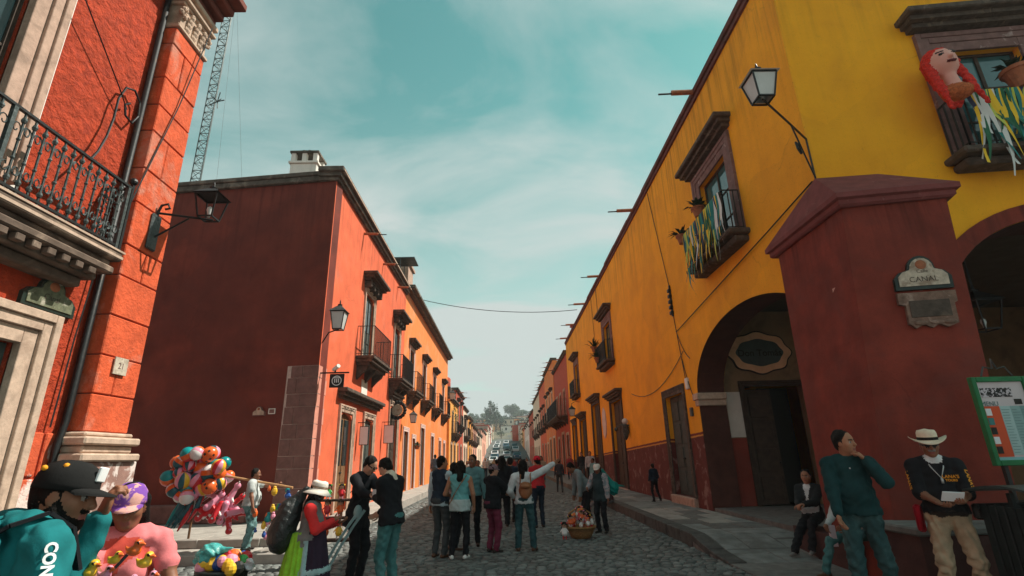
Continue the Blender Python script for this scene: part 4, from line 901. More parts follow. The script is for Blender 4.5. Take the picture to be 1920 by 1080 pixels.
def nets(D, lo, h, Tg):
    S = D < 0; n = np.array(D.shape); c = n - 1
    def cn(A, o): return A[o[0]:o[0] + c[0], o[1]:o[1] + c[1], o[2]:o[2] + c[2]]
    cor = [(i, j, k) for i in (0, 1) for j in (0, 1) for k in (0, 1)]
    cnt = sum(cn(S, o).astype(np.int8) for o in cor); mx = (cnt > 0) & (cnt < 8)
    I = np.argwhere(mx); idx = np.full(c, -1, np.int64); idx[mx] = np.arange(len(I))
    acc = np.zeros((len(I), 3)); num = np.zeros(len(I))
    for a in cor:
        for axi in range(3):
            if a[axi]: continue
            b = list(a); b[axi] = 1
            da = D[I[:, 0] + a[0], I[:, 1] + a[1], I[:, 2] + a[2]]; db = D[I[:, 0] + b[0], I[:, 1] + b[1], I[:, 2] + b[2]]
            m = (da < 0) != (db < 0); t = np.where(m, da / np.where(m, da - db, 1), 0)
            p = np.tile(np.array(a, float), (len(I), 1)); p[:, axi] = t; acc[m] += p[m]; num[m] += 1
    V = (I + acc / np.maximum(num, 1)[:, None]) * h + lo
    F = []
    for axi in range(3):
        o1, o2 = [(1, 2), (2, 0), (0, 1)][axi]
        sl = [slice(1, -1)] * 3; sl[axi] = slice(0, -1); s2 = list(sl); s2[axi] = slice(1, None)
        a = S[tuple(sl)]; b = S[tuple(s2)]; E = np.argwhere(a != b); off = np.array([1, 1, 1]); off[axi] = 0; E0 = E + off
        sg = a[tuple(E.T)]
        def g(d1, d2): Q = E0.copy(); Q[:, o1] += d1; Q[:, o2] += d2; return idx[Q[:, 0], Q[:, 1], Q[:, 2]]
        q = np.stack([g(-1, -1), g(0, -1), g(0, 0), g(-1, 0)], 1); q[~sg] = q[~sg][:, ::-1]; F.append(q)
    F = np.concatenate(F); F = F[(F >= 0).all(1)]
    ctr = np.rint((V[F].mean(1) - lo) / h).astype(int); ctr = np.minimum(ctr, n - 1)
    return V, F, Tg[ctr[:, 0], ctr[:, 1], ctr[:, 2]]
def vol_object(name, groups, mats, parent=None):
    """groups = [(Vol, cell size)], merged into one mesh; mats: tag -> material"""
    VV = []; FF = []; MI = []; names = []; o = 0
    for vol, h in groups:
        v, f, t, tags = vol.mesh(h)
        if not len(f): continue
        for tg in tags:
            if tg not in names: names.append(tg)
        lut = np.array([names.index(tg) for tg in tags]); VV.append(v); FF.append(f + o); MI.append(lut[t]); o += len(v)
    V = np.concatenate(VV); F = np.concatenate(FF); MI = np.concatenate(MI)
    me = bpy.data.meshes.new(name); me.vertices.add(len(V)); me.vertices.foreach_set('co', V.astype(np.float32).ravel())
    me.loops.add(F.size); me.loops.foreach_set('vertex_index', F.astype(np.int32).ravel())
    me.polygons.add(len(F)); me.polygons.foreach_set('loop_start', np.arange(0, F.size, 4, dtype=np.int32)); me.polygons.foreach_set('loop_total', np.full(len(F), 4, np.int32))
    me.update(calc_edges=True)
    for tg in names: me.materials.append(mats[tg])
    me.polygons.foreach_set('material_index', MI.astype(np.int32)); me.polygons.foreach_set('use_smooth', [True] * len(F)); me.update()
    return obj(name, me, parent)

def cloth(name, col, **k):
    k.setdefault('rough', 0.9); k.setdefault('var', 0.22); k.setdefault('vs', 9); k.setdefault('bump', 0.35); k.setdefault('bs', 90); k.setdefault('bd', 0.004); k.setdefault('spec', 0.15)
    return mat(name, col, **k)
def skinm(name, col): return mat(name, col, rough=0.55, var=0.14, vs=14, bump=0.15, bs=160, bd=0.002, spec=0.35)
SK = skinm('tan_skin', (0.36, 0.165, 0.092)); SKD = skinm('brown_skin', (0.24, 0.10, 0.055)); SKL = skinm('light_skin', (0.50, 0.27, 0.18))
HAIR = mat('black_hair', (0.009, 0.007, 0.006), rough=0.7, var=0.5, vs=40, bump=0.9, bs=140, bd=0.01, spec=0.15)
HAIRG = mat('grey_hair', (0.20, 0.19, 0.18), rough=0.6, var=0.4, vs=30, bump=0.5, bs=120)
EYE = flat('eye_dark', (0.012, 0.010, 0.010), 0.3); EYEW = flat('eye_white', (0.30, 0.27, 0.25), 0.3); LIP = flat('lip', (0.26, 0.085, 0.07), 0.5)
def rotz(a): c, s = math.cos(a), math.sin(a); return np.array([[c, -s, 0], [s, c, 0], [0, 0, 1.0]])
def rotx(a): c, s = math.cos(a), math.sin(a); return np.array([[1.0, 0, 0], [0, c, -s], [0, s, c]])
def roty(a): c, s = math.cos(a), math.sin(a); return np.array([[c, 0, s], [0, 1.0, 0], [-s, 0, c]])
def unit(v): v = np.array(v, float); return v / (np.linalg.norm(v) + 1e-9)
def ik(a, c, l1, l2, pole):
    a = np.array(a, float); c = np.array(c, float); d = c - a; L_ = np.linalg.norm(d); mxl = (l1 + l2) * 0.999
    if L_ > mxl: c = a + d / L_ * mxl; d = c - a; L_ = mxl
    x = (l1 * l1 - l2 * l2 + L_ * L_) / (2 * L_); y = math.sqrt(max(0, l1 * l1 - x * x)); u = d / L_
    p = np.array(pole, float); p = p - (p @ u) * u; p = unit(p); return a + u * x + p * y, c
def hand_vol(wr, d, side, nrm, curl=0.5, s=1.0, tg='skin', spread=0.0):
    """palm, four jointed fingers of different length and a thumb from the side of the palm"""
    v = Vol(); d = unit(d); nrm = unit(np.array(nrm) - (np.array(nrm) @ d) * d); side = unit(np.array(side) - (np.array(side) @ d) * d - (np.array(side) @ nrm) * nrm)
    Rm = np.stack([d, side, nrm], 1)
    v.cap(wr - d * 0.03 * s, wr + d * 0.02 * s, 0.027 * s, 0.027 * s, tg, 0.015, (nrm, 0.8))
    v.ell(wr + d * 0.05 * s, np.array([0.055, 0.043, 0.019]) * s, tg, 0.012, Rm)
    for off, ln in ((0.031, 0.070), (0.0105, 0.080), (-0.0105, 0.075), (-0.031, 0.058)):
        p = wr + (d * 0.088 + side * off) * s; a = curl * 0.5
        for k, f in enumerate((0.45, 0.31, 0.24)):
            dd = d * math.cos(a) + nrm * math.sin(a) + side * off * spread * 8; q = p + unit(dd) * ln * f * s; v.cap(p, q, (0.0095 - 0.0007 * k) * s, (0.009 - 0.0007 * k) * s, tg, 0.005); p = q; a += curl
    p = wr + (d * 0.028 + side * 0.034) * s; a = 0.0
    for k, ln in enumerate((0.045, 0.032, 0.026)):
        dd = unit(d * 0.75 + side * (0.65 - 0.35 * k) + nrm * (0.25 + curl * 0.3 * k)); q = p + dd * ln * s; v.cap(p, q, (0.013 - 0.0015 * k) * s, (0.0115 - 0.0015 * k) * s, tg, 0.008); p = q
    return v
def head_vol(female=False, hair='short', beard=None, moust=False, glasses=False, fat=1.0, smile=0.0):
    """head around the origin (centre of the skull), looking along +y; about 0.235 high"""
    v = Vol(); f = fat
    v.ell((0, -0.008, 0.022), (0.075, 0.094, 0.093), 'skin', 0.03); v.ell((0, 0.018, -0.045), (0.058 * f, 0.068, 0.068), 'skin', 0.04); v.ell((0, 0.055, -0.092), (0.026 * f, 0.026, 0.02), 'skin', 0.03)
    for sx in (-1, 1):
        v.ell((sx * 0.042, 0.052, -0.022), (0.022 * f, 0.02, 0.022), 'skin', 0.025); v.ell((sx * 0.030, 0.088, 0.008), (0.018, 0.012, 0.010), 'skin', 0.012, sub=True)
        v.ell((sx * 0.030, 0.0755, 0.006), (0.0115, 0.010, 0.0062), 'eyew', 0.003); v.ell((sx * 0.030, 0.0815, 0.006), (0.0065, 0.005, 0.006), 'eye', 0.002)
        v.cap((sx * 0.014, 0.086, 0.026), (sx * 0.044, 0.076, 0.026), 0.0052, 0.004, 'hair', 0.004)
        v.ell((sx * 0.074, -0.004, -0.008), (0.009, 0.019, 0.030), 'skin', 0.008)
    v.cap((0, 0.083, 0.012), (0, 0.101, -0.022), 0.009, 0.0135, 'skin', 0.014); v.ell((0, 0.098, -0.026), (0.017, 0.012, 0.009), 'skin', 0.008)
    v.cap((-0.017, 0.078, -0.058), (0.017, 0.078, -0.058), 0.0068, 0.0068, 'lip', 0.005); v.cap((-0.014, 0.078, -0.067), (0.014, 0.078, -0.067), 0.007, 0.007, 'lip', 0.005)
    if hair != 'bald':
        v.ell((0, -0.024, 0.041), (0.083, 0.092, 0.090), 'hair', 0.006, wr=0.006)
        for sx in (-1, 1): v.ell((sx * 0.066, -0.018, 0.02), (0.016, 0.042, 0.05), 'hair', 0.006, wr=0.004)
        v.ell((0, -0.062, -0.02), (0.062, 0.045, 0.06), 'hair', 0.015, wr=0.002)
    if hair == 'long':
        v.cap((0, -0.075, 0.0), (0, -0.10, -0.20), 0.075, 0.06, 'hair', 0.03, (V3(0, 1, 0), 0.55), 0.004); v.cap((0, -0.10, -0.2), (0, -0.10, -0.32), 0.06, 0.03, 'hair', 0.03, (V3(0, 1, 0), 0.5), 0.004)
        for sx in (-1, 1): v.cap((sx * 0.074, -0.02, 0.02), (sx * 0.078, -0.035, -0.17), 0.03, 0.024, 'hair', 0.02, None, 0.003)
    if hair == 'bun': v.ell((0, -0.12, 0.03), (0.045, 0.04, 0.045), 'hair', 0.01, wr=0.002)
    if beard:
        v.ell((0, 0.044, -0.088), (0.052, 0.045, 0.036), 'hair', 0.01)
        for sx in (-1, 1): v.cap((sx * 0.066, 0.004, -0.005), (sx * 0.058, 0.012, -0.05), 0.013, 0.020, 'hair', 0.008); v.cap((sx * 0.058, 0.012, -0.05), (sx * 0.036, 0.045, -0.085), 0.020, 0.026, 'hair', 0.008)
        v.cap((-0.02, 0.084, -0.045), (0.02, 0.084, -0.045), 0.006, 0.006, 'hair', 0.005); v.cap((0, 0.05, -0.11), (0, 0.05, -0.11 - 0.05 * beard), 0.028, 0.016, 'hair', 0.02)
    if moust: v.cap((-0.022, 0.086, -0.046), (0.022, 0.086, -0.046), 0.0075, 0.0075, 'moust', 0.005)
    if glasses:
        for sx in (-1, 1): v.ell((sx * 0.031, 0.094, 0.008), (0.024, 0.006, 0.018), 'lens', 0.002); v.cap((sx * 0.052, 0.088, 0.012), (sx * 0.078, 0.0, 0.008), 0.004, 0.004, 'lens', 0.002)
        v.cap((-0.012, 0.098, 0.012), (0.012, 0.098, 0.012), 0.003, 0.003, 'lens', 0.002)
    return v
PEOPLE = {}
def person(label, loc, yaw, H=1.7, shirt=None, pants=None, shoes=None, skin=None, hairm=None, hair='short', sleeve='long', girth=1.0, lean=0.0, twist=0.0, bend=0.0,
           head=(0, 0, 0), handL=None, handR=None, feetL=None, feetR=None, curl=0.5, res=0.016, hres=0.008, seat=None, skirt=None, mats=None, beard=None, moust=False, glasses=False,
           fat=1.0, female=False, poleL=None, poleR=None, extra=None, kneeL=None, kneeR=None, hem=0.0, vest=None, group=None, palmL=None, palmR=None, loose=0.0, name='person', hand=True, collar=None, fingL=None, fingR=None, neckd=0.0, wrk=1.0):
    s = H / 1.75; root = thing(name, label, 'person', loc, group); root.rotation_euler = (0, 0, yaw)
    zp = (seat if seat is not None else 0.95 * s); pel = V3(0, 0, zp)
    mt = {'skin': skin or SK, 'shirt': shirt, 'pants': pants, 'shoe': shoes or SHOE_DK, 'hair': hairm or HAIR, 'eye': EYE, 'eyew': EYEW, 'lip': LIP, 'moust': HAIRG, 'lens': EYE, 'skirt': skirt, 'vest': vest, 'collar': collar}
    mt.update(mats or {})
    Rt = rotx(-lean) @ rotz(twist)
    def up(x, y, z): return pel + Rt @ (V3(x, y, z) * s)
    chest = up(0, 0, 0.33); neck = up(0, 0.0, 0.50); fy = V3(0, 1, 0); g = girth
    B = Vol(); T_ = 'shirt'; fl = (Rt @ fy, 0.68); wr = 0.0065
    B.cap(up(0, 0, 0.13), chest, 0.142 * s * g, 0.160 * s * (0.6 + 0.4 * g), T_, 0.04, fl, wr)
    B.cap(up(-0.15, 0, 0.445), up(0.15, 0, 0.445), 0.062 * s, 0.062 * s, T_, 0.07, None, wr * 0.5)
    B.cap(up(-0.07, -0.005, 0.47), up(0.07, -0.005, 0.47), 0.065 * s, 0.065 * s, T_, 0.06)
    if g > 1.08: B.ell(up(0, 0.045, 0.14), np.array([0.14, 0.12, 0.14]) * s * g, T_, 0.06, None, wr)
    if female:
        for sx in (-1, 1): B.ell(up(sx * 0.075, 0.085, 0.29), np.array([0.07, 0.06, 0.07]) * s, T_, 0.05)
    B.cyl(up(0, 0, 0.0 - hem), up(0, 0, 0.15), 0.172 * s * g * (1 + 1.1 * hem), 0.150 * s * g, T_, 0.015, (Rt @ fy, 0.76), wr)
    if collar: B.cap(up(0, 0.0, 0.475), up(0, 0.01, 0.525), 0.078 * s, 0.074 * s, 'collar', 0.02)
    # neck and head
    hd = Rt @ rotz(head[0]) @ rotx(head[1]) @ roty(head[2]); hc = neck + Rt @ (V3(0, 0.012 + neckd * 0.6, 0.03 - neckd) * s) + hd @ (V3(0, 0.018, 0.118) * s)
    HV = head_vol(female, hair, beard, moust, glasses, fat).moved(hd, hc, s * 1.02)
    HV.p.insert(0, Vol().cap(neck - Rt @ V3(0, 0, 0.05 * s), hc + hd @ (V3(0, -0.015, -0.05) * s), 0.056 * s, 0.052 * s, 'skin', 0.03).p[0])
    # arms
    hands = []; arms = {}
    for sd, hp, pole, palm, cu in ((-1, handL, poleL, palmL, fingL), (1, handR, poleR, palmR, fingR)):
        sh = up(sd * 0.185, 0, 0.44)
        hp = (V3(*hp) if hp is not None else sh + V3(sd * 0.07, 0.03, -0.535) * s)
        el, wrp = ik(sh, hp, 0.285 * s, 0.245 * s, pole if pole is not None else (sd * 0.5, -1, -0.2))
        arms[sd] = (sh, el, wrp)
        st = {'long': 'shirt', 'short': 'shirt', 'none': 'skin', 'vest': 'sleeve', 'half': 'shirt'}[sleeve]; th = 0.010 * s + loose if st != 'skin' else 0
        B.cap(sh, el, 0.050 * s + th, 0.042 * s + th, st, 0.03, None, 0.003 if th else 0)
        if sleeve == 'short':
            B.p.pop(); B.cap(sh, sh + (el - sh) * 0.45, 0.052 * s + th, 0.056 * s + th, 'shirt', 0.03, None, 0.003); B.cap(sh + (el - sh) * 0.3, el, 0.043 * s, 0.038 * s, 'skin', 0.015)
        lt = st if sleeve in ('long', 'vest') else 'skin'; t2 = th if lt != 'skin' else 0
        if sleeve == 'half': lt = 'skin'; t2 = 0
        B.cap(el, el + (wrp - el) * (0.93 if t2 else 1), 0.041 * s + t2, 0.028 * s + t2 * 0.9, lt, 0.02, None, 0.003 if t2 else 0)
        if hand:
            fd = unit(wrp - el); nn = palm if palm is not None else (-sd, 0.3, 0); c2 = cu if cu is not None else curl
            if abs(unit(nn) @ fd) > 0.9: nn = (0, 1, 0) if abs(fd[1]) < 0.8 else (0, 0, 1)
            hands.append((hand_vol(wrp, fd, np.cross(np.array(nn, float), fd) * sd, nn, c2, s * 0.98), hres))
    # legs or skirt
    for sd, fp, kn in ((-1, feetL, kneeL), (1, feetR, kneeR)):
        hip = pel + V3(sd * 0.088 * s, 0, -0.02 * s)
        fp = V3(*fp) if fp is not None else V3(sd * 0.105 * s, 0.0, 0.075 * s)
        kne, an = ik(hip, fp, 0.44 * s, 0.43 * s, kn if kn is not None else (sd * 0.12, 1, 0.05))
        B.cap(hip, kne, 0.088 * s * (0.7 + 0.3 * g) + loose * 0.5, 0.063 * s + loose * 0.5, 'pants', 0.035, None, 0.007); B.cap(kne, an + V3(0, 0, 0.02 * s), 0.062 * s + loose * 0.5, 0.052 * s + loose * 0.6, 'pants', 0.03, None, 0.009)
        dirf = unit((kne - hip) * [1, 1, 0] + V3(sd * 0.25, 1, 0) * 0.35 * (1 if lean < 1.2 else 1))
        B.cap(an + V3(0, 0, -0.035 * s) - dirf * 0.045 * s, an + V3(0, 0, -0.045 * s) + dirf * 0.135 * s, 0.040 * s, 0.032 * s, 'shoe', 0.02, (V3(0, 0, 1), 0.85))
    B.ell(pel + V3(0, -0.01, 0), np.array([0.158 * g, 0.125 * g, 0.13]) * s, 'pants', 0.05, None, 0.003)
    if extra: extra(B, up, s, pel)
    if wrk != 1: B.p = [(*q[:8], q[8] * wrk if q[8] > 0 else q[8]) for q in B.p]
    groups = [(B, res), (HV, min(res, hres) if hres else res)] + hands
    b = vol_object('body', groups, {k: v for k, v in mt.items()}, None)
    b.parent = root
    info = dict(root=root, body=b, up=up, s=s, hc=hc, hd=hd, pel=pel, Rt=Rt, arms=arms, yaw=yaw, loc=loc)
    return info
SHOE_DK = flat('dark_leather_shoe', (0.025, 0.018, 0.014), 0.45, bump=0.1, bs=60); SHOE_BR = flat('brown_leather_shoe', (0.10, 0.045, 0.025), 0.45, bump=0.1, bs=60); SHOE_W = flat('white_canvas_shoe', (0.75, 0.74, 0.72), 0.7, bump=0.1, bs=60)
def local(info, vol_groups, name, mats):
    o = vol_object(name, vol_groups, mats, None); o.parent = info['root']; return o
def part(info, mb, name, m, smooth=True, weld=True):
    o = obj(name, mb.mesh(name, m, smooth, weld)); o.parent = info['root']; return o
def head_T(info, sc=1.0):
    hc, hd, s = info['hc'], info['hd'], info['s'] * sc
    return lambda x, y, z: tuple(hc + hd @ (V3(x, y, z) * s))
def brim_hat(info, m, band, crown_r=0.098, crown_h=0.11, brim=0.20, droop=0.02, curl=0.05, tilt=0.0, z0=0.055):
    mb = MB(head_T(info)); n = 28; rows = []
    prof = [(0.0, crown_h - 0.012), (crown_r * 0.5, crown_h), (crown_r * 0.85, crown_h - 0.004), (crown_r * 0.97, crown_h - 0.03), (crown_r * 1.0, 0.035), (crown_r * 1.02, 0.0), (brim * 0.75, -droop * 0.5), (brim, -droop), (brim * 0.995, -droop - 0.008), (brim * 0.72, -droop * 0.6 - 0.008), (crown_r * 0.98, -0.008)]
    vs = []; fs = []
    for i, (r, z) in enumerate(prof):
        for k in range(n):
            t = 2 * math.pi * k / n; ex = max(0, (r - crown_r * 1.02) / (brim - crown_r)); zz = z + curl * ex * ex * abs(math.cos(t)) ** 2 - 0.015 * ex * abs(math.sin(t)) - (0.02 * math.cos(2 * t) * (1 if i in (0, 1) else 0)) * 0.4
            vs.append((r * math.cos(t) * 0.93, r * math.sin(t) * 1.08 - 0.012, z0 + zz + tilt * r * math.sin(t)))
    for i in range(len(prof) - 1):
        for k in range(n): fs.append((i * n + k, i * n + (k + 1) % n, (i + 1) * n + (k + 1) % n, (i + 1) * n + k))
    mb.add(vs, fs); o = part(info, mb, 'hat', m)
    bd = MB(head_T(info)); cr = crown_r * 1.015; vs = []; fs = []
    for z in (0.004, 0.034):
        for k in range(n): t = 2 * math.pi * k / n; vs.append((cr * math.cos(t) * 0.935, cr * math.sin(t) * 1.085 - 0.012, z0 + z + tilt * cr * math.sin(t)))
    for k in range(n): fs.append((k, (k + 1) % n, n + (k + 1) % n, n + k))
    bd.add(vs, fs); bo = obj('hat_band', bd.mesh('hat_band', band, True)); bo.parent = o
    return o
def cap_hat(info, m, mbrim=None, r=0.100, brim=0.085, z0=0.045, h=0.085):
    mb = MB(head_T(info)); n = 24; prof = [(r * 0.02, h), (r * 0.45, h * 0.94), (r * 0.78, h * 0.72), (r * 0.96, h * 0.35), (r * 1.0, 0.0), (r * 1.0, -0.022), (r * 0.97, -0.022)]
    vs = []; fs = []
    for rr, z in prof:
        for k in range(n): t = 2 * math.pi * k / n; vs.append((rr * math.cos(t) * 0.90, rr * math.sin(t) * 1.06 - 0.014, z0 + z))
    for i in range(len(prof) - 1):
        for k in range(n): fs.append((i * n + k, i * n + (k + 1) % n, (i + 1) * n + (k + 1) % n, (i + 1) * n + k))
    mb.add(vs, fs); o = part(info, mb, 'cap', m)
    b = MB(head_T(info)); vs = []; fs = []; k2 = 12
    for lay in (0, 1):
        for j in range(5):
            for i in range(k2 + 1):
                t = math.pi * (0.12 + 0.76 * i / k2); q = j / 4
                x = 0.088 * math.cos(t); y = 0.098 * math.sin(t) - 0.02 + brim * q * math.sin(t) ** 0.7; vs.append((x * (1 - 0.08 * q), y, z0 - 0.012 - 0.020 * q + 0.012 * math.sin(t) - lay * 0.006))
    for lay in (0, 1):
        for j in range(4):
            for i in range(k2): a = lay * 5 * (k2 + 1) + j * (k2 + 1) + i; fs.append((a, a + 1, a + k2 + 2, a + k2 + 1))
    a = 4 * (k2 + 1); c = 9 * (k2 + 1)
    for i in range(k2): fs.append((a + i, a + i + 1, c + i + 1, c + i))
    b.add(vs, fs); bo = obj('cap_brim', b.mesh('cap_brim', mbrim or m, True)); bo.parent = o
    return o

# ------------------------------------------------------------------ people
rad = math.radians
def wl(loc, yaw, p): return tuple(rotz(-yaw) @ (np.array(p, float) - np.array(loc, float)))
def strap(info, pts, w, m, name='bag_strap', t=0.006):
    mb = MB(); mb.tube(pts, [w * 0.5] * len(pts), 6); return part(info, mb, name, m)
def limb_text(info, txt, a, b, r, outdir, m, size, start=0.05, flip=1, bold=0.002):
    """lettering that follows the sleeve from a to b on the side outdir"""
    cu = bpy.data.curves.new('lettering', 'FONT'); cu.body = txt; cu.size = size; cu.align_x = 'LEFT'; cu.align_y = 'CENTER'; cu.offset = bold; cu.resolution_u = 3
    t = bpy.data.objects.new('lettering', cu); COL.objects.link(t); dg = bpy.context.evaluated_depsgraph_get(); me = bpy.data.meshes.new_from_object(t.evaluated_get(dg)); bpy.data.objects.remove(t)
    a = np.array(a); ax_ = unit(np.array(b) - a); n0 = unit(np.array(outdir) - (np.array(outdir) @ ax_) * ax_); w_ = np.cross(n0, ax_) * flip
    for v in me.vertices:
        th = v.co.y / r; p = a + ax_ * (start + v.co.x) + (n0 * math.cos(th) + w_ * math.sin(th)) * r; v.co = Vector(p)
    me.materials.clear(); me.materials.append(m); o = obj('lettering', me); o.parent = info['root']; return o
TEAL = cloth('teal_hoodie_fabric', (0.012, 0.155, 0.165)); BLACKC = cloth('black_cloth', (0.014, 0.015, 0.018)); NAVY = cloth('navy_cloth', (0.018, 0.028, 0.045)); GREYC = cloth('grey_trouser_cloth', (0.055, 0.062, 0.065))
JEANT = cloth('teal_washed_denim', (0.055, 0.165, 0.165), col2=(0.13, 0.27, 0.27), c2s=5, c2=(0.5, 0.65), c2a=0.6); JEAND = cloth('dark_teal_denim', (0.028, 0.075, 0.085), col2=(0.08, 0.17, 0.18), c2s=4, c2=(0.5, 0.66), c2a=0.6)
PINK = cloth('pink_shirt_cloth', (0.72, 0.20, 0.21)); CORAL = cloth('coral_shirt_cloth', (0.62, 0.085, 0.06)); LTBLUE = cloth('pale_blue_shirt', (0.40, 0.50, 0.54)); PALEG = cloth('pale_grey_shirt', (0.46, 0.49, 0.48))
CAMO = cloth('washed_pale_jeans', (0.16, 0.30, 0.30), col2=(0.04, 0.08, 0.08), c2=(0.5, 0.56), c2s=9); REDC = cloth('red_sleeve_cloth', (0.62, 0.035, 0.035)); GREYK = cloth('heather_grey_knit', (0.20, 0.205, 0.20)); LIME = cloth('lime_green_skirt', (0.28, 0.62, 0.045), var=0.3)
PLUM = cloth('dark_plum_skirt', (0.035, 0.022, 0.040)); TRIM = cloth('pale_teal_lace', (0.35, 0.52, 0.53)); TEALT = cloth('teal_sleeveless_top', (0.13, 0.36, 0.37), var=0.3, vs=5); TEALP = cloth('pale_teal_hem', (0.42, 0.52, 0.52)); BURG = cloth('burgundy_trousers', (0.17, 0.028, 0.055))
WHITEC = cloth('white_blouse', (0.60, 0.64, 0.65)); REDS = cloth('red_shirt', (0.50, 0.03, 0.035)); CREAMC = cloth('cream_fleece', (0.62, 0.54, 0.42), bump=0.8, bs=60); KHAKI = cloth('khaki_trousers', (0.42, 0.34, 0.23)); SWEAT = cloth('dark_teal_sweater', (0.012, 0.046, 0.049)); STRAW = mat('pale_straw', (0.74, 0.62, 0.47), var=0.12, vs=20, bump=0.5, bs=120, bd=0.003); WHITEH = mat('white_cotton_hat', (0.74, 0.68, 0.60), var=0.1, vs=10, bump=0.3, bs=60)
DARKBAND = cloth('dark_hat_band', (0.02, 0.018, 0.016)); PURPLE = cloth('purple_cap_cloth', (0.20, 0.075, 0.36), col2=(0.70, 0.38, 0.30), c2=(0.50, 0.55), c2s=16, c2a=0.9); BLKCAP = cloth('black_cap_cloth', (0.014, 0.014, 0.014)); BAGGR = cloth('green_plastic_bag', (0.01, 0.22, 0.19), rough=0.35); SACK = mat('black_plastic_sack', (0.014, 0.018, 0.018), rough=0.38, var=0.3, vs=8, bump=0.8, bs=14, bd=0.03, spec=0.5)
LEATH = mat('tan_leather', (0.27, 0.105, 0.042), rough=0.5, var=0.2, vs=10, bump=0.2); WHITEP = flat('white_print', (0.78, 0.80, 0.80)); GOLDP = flat('golden_print', (0.80, 0.33, 0.02)); PAPER = flat('white_paper', (0.72, 0.74, 0.76)); SILVER = flat('silver_chain', (0.55, 0.55, 0.55), 0.35, metal=0.7)

# 1 man in the teal hoodie, near left
loc = (-1.76, 2.02, 0.0); yw = rad(-32)
def ex(B, up, s, pel):
    B.cap(up(-0.085, -0.06, 0.505), up(0.085, -0.06, 0.505), 0.045 * s, 0.045 * s, 'shirt', 0.025, None, 0.004); B.ell(up(0, -0.145, 0.435), np.array([0.125, 0.055, 0.10]) * s, 'shirt', 0.02, None, 0.008)
    for sx in (-1, 1): B.cap(up(sx * 0.095, -0.05, 0.50), up(sx * 0.05, 0.085, 0.46), 0.035 * s, 0.026 * s, 'shirt', 0.02, None, 0.003)
P1 = person('man in a teal hoodie and black cap raising his hand, near left edge', loc, yw, 1.73, TEAL, JEAND, SHOE_DK, SKD, HAIR, 'short', lean=0.13, girth=1.10, head=(-0.82, -0.06, 0), neckd=0.045, wrk=1.7, beard=0.35, res=0.009, hres=0.0045,
            handL=wl(loc, yw, (-1.70, 2.36, 1.43)), handR=wl(loc, yw, (-1.50, 2.14, 1.14)), poleL=(-0.3, -0.6, -1), poleR=(0.6, -0.6, -1), fingL=0.95, fingR=0.7, palmL=(0.2, 1, 0.3), palmR=(0, 0.2, 1), extra=ex, loose=0.012)
co = cap_hat(P1, BLKCAP, None, 0.104, 0.092, 0.042, 0.09)
mb = MB(head_T(P1)); mb.box(-0.028, 0.028, 0.083, 0.097, 0.062, 0.118, bev=0.004); o_ = part(P1, mb, 'cap_badge', WHITEP, False)
mb = MB(head_T(P1)); mb.ball((0.066, -0.01, 0.105), 0.012, 6, 4); mb.ball((0.075, -0.075, 0.09), 0.011, 6, 4); part(P1, mb, 'cap_stitching', GOLDP)
sh, el, wp = P1['arms'][1]
cdir = rotz(-yw) @ V3(0.75, -0.8, 0.1)
limb_text(P1, 'CONVERSE', sh + (el - sh) * 0.06, el, 0.0785, cdir, WHITEP, 0.046, -0.01, 1, 0.002)
up = P1['up']; 
mb = MB(); pts = [up(0.14, 0.13, 0.36), up(0.15, 0.06, 0.50), up(0.145, -0.02, 0.545), up(0.125, -0.11, 0.50), up(0.06, -0.20, 0.40), up(-0.05, -0.185, 0.28), up(-0.14, -0.17, 0.16), up(-0.2, -0.08, 0.06)]
for p, q in zip(pts[:-1], pts[1:]): mb.bar(p, q, 0.035, 0.012)
part(P1, mb, 'bag_strap', BLACKC, False)
mb = MB(); mb.box(-0.24, 0.0, -0.33, -0.20, 1.02, 1.30, bev=0.04); part(P1, mb, 'sling_bag', mat('grey_patterned_bag', (0.10, 0.12, 0.12), var=0.3, vs=30, bump=0.3, col2=(0.3, 0.34, 0.34), c2s=14, c2=(0.5, 0.56)), True)
# 2 woman in pink with the purple cap
loc = (-2.02, 3.02, 0.0); yw = rad(203)
def ex(B, up, s, pel):
    B.cap(up(0, 0.0, 0.10), up(0, 0.0, 0.31), 0.150 * s, 0.172 * s, 'coral', 0.02, (V3(0, 1, 0), 0.70), 0.003)
P2 = person('woman in a pink shirt and purple cap beside the hooded man', loc, yw, 1.57, PINK, JEAND, SHOE_DK, SKD, HAIR, 'long', sleeve='short', girth=0.88, wrk=1.5, head=(0.10, -0.28, 0.08), female=True, res=0.010, hres=0.005, handR=wl(loc, yw, (-1.80, 2.62, 1.02)), handL=wl(loc, yw, (-1.66, 2.90, 0.88)), extra=ex, mats={'coral': CORAL}, fingR=0.8)
cap_hat(P2, PURPLE, None, 0.103, 0.07, 0.040, 0.092)
up = P2['up']; mb = MB(); pts = [up(-0.10, -0.02, 0.52), up(-0.08, 0.09, 0.44), up(0.02, 0.135, 0.30), up(0.12, 0.13, 0.12), up(0.19, 0.05, 0.0)]
for p, q in zip(pts[:-1], pts[1:]): mb.bar(p, q, 0.03, 0.012)
part(P2, mb, 'bag_strap', BLACKC, False)
# 3 balloon seller
loc = (-4.72, 10.30, 0.155); yw = rad(-80)
P3 = person('balloon seller in a pale grey shirt with a pole on his shoulder', loc, yw, 1.42, PALEG, CAMO, SHOE_DK, SKD, HAIR, 'short', sleeve='short', girth=1.3, head=(0, -0.05, 0), handL=(-0.08, 0.40, 1.10), handR=(0.28, 0.12, 0.72), poleL=(-1, 0, -0.6), fingL=1.2, res=0.014, loose=0.012, palmL=(0, 0, 1), moust=True, mats={'moust': HAIR})
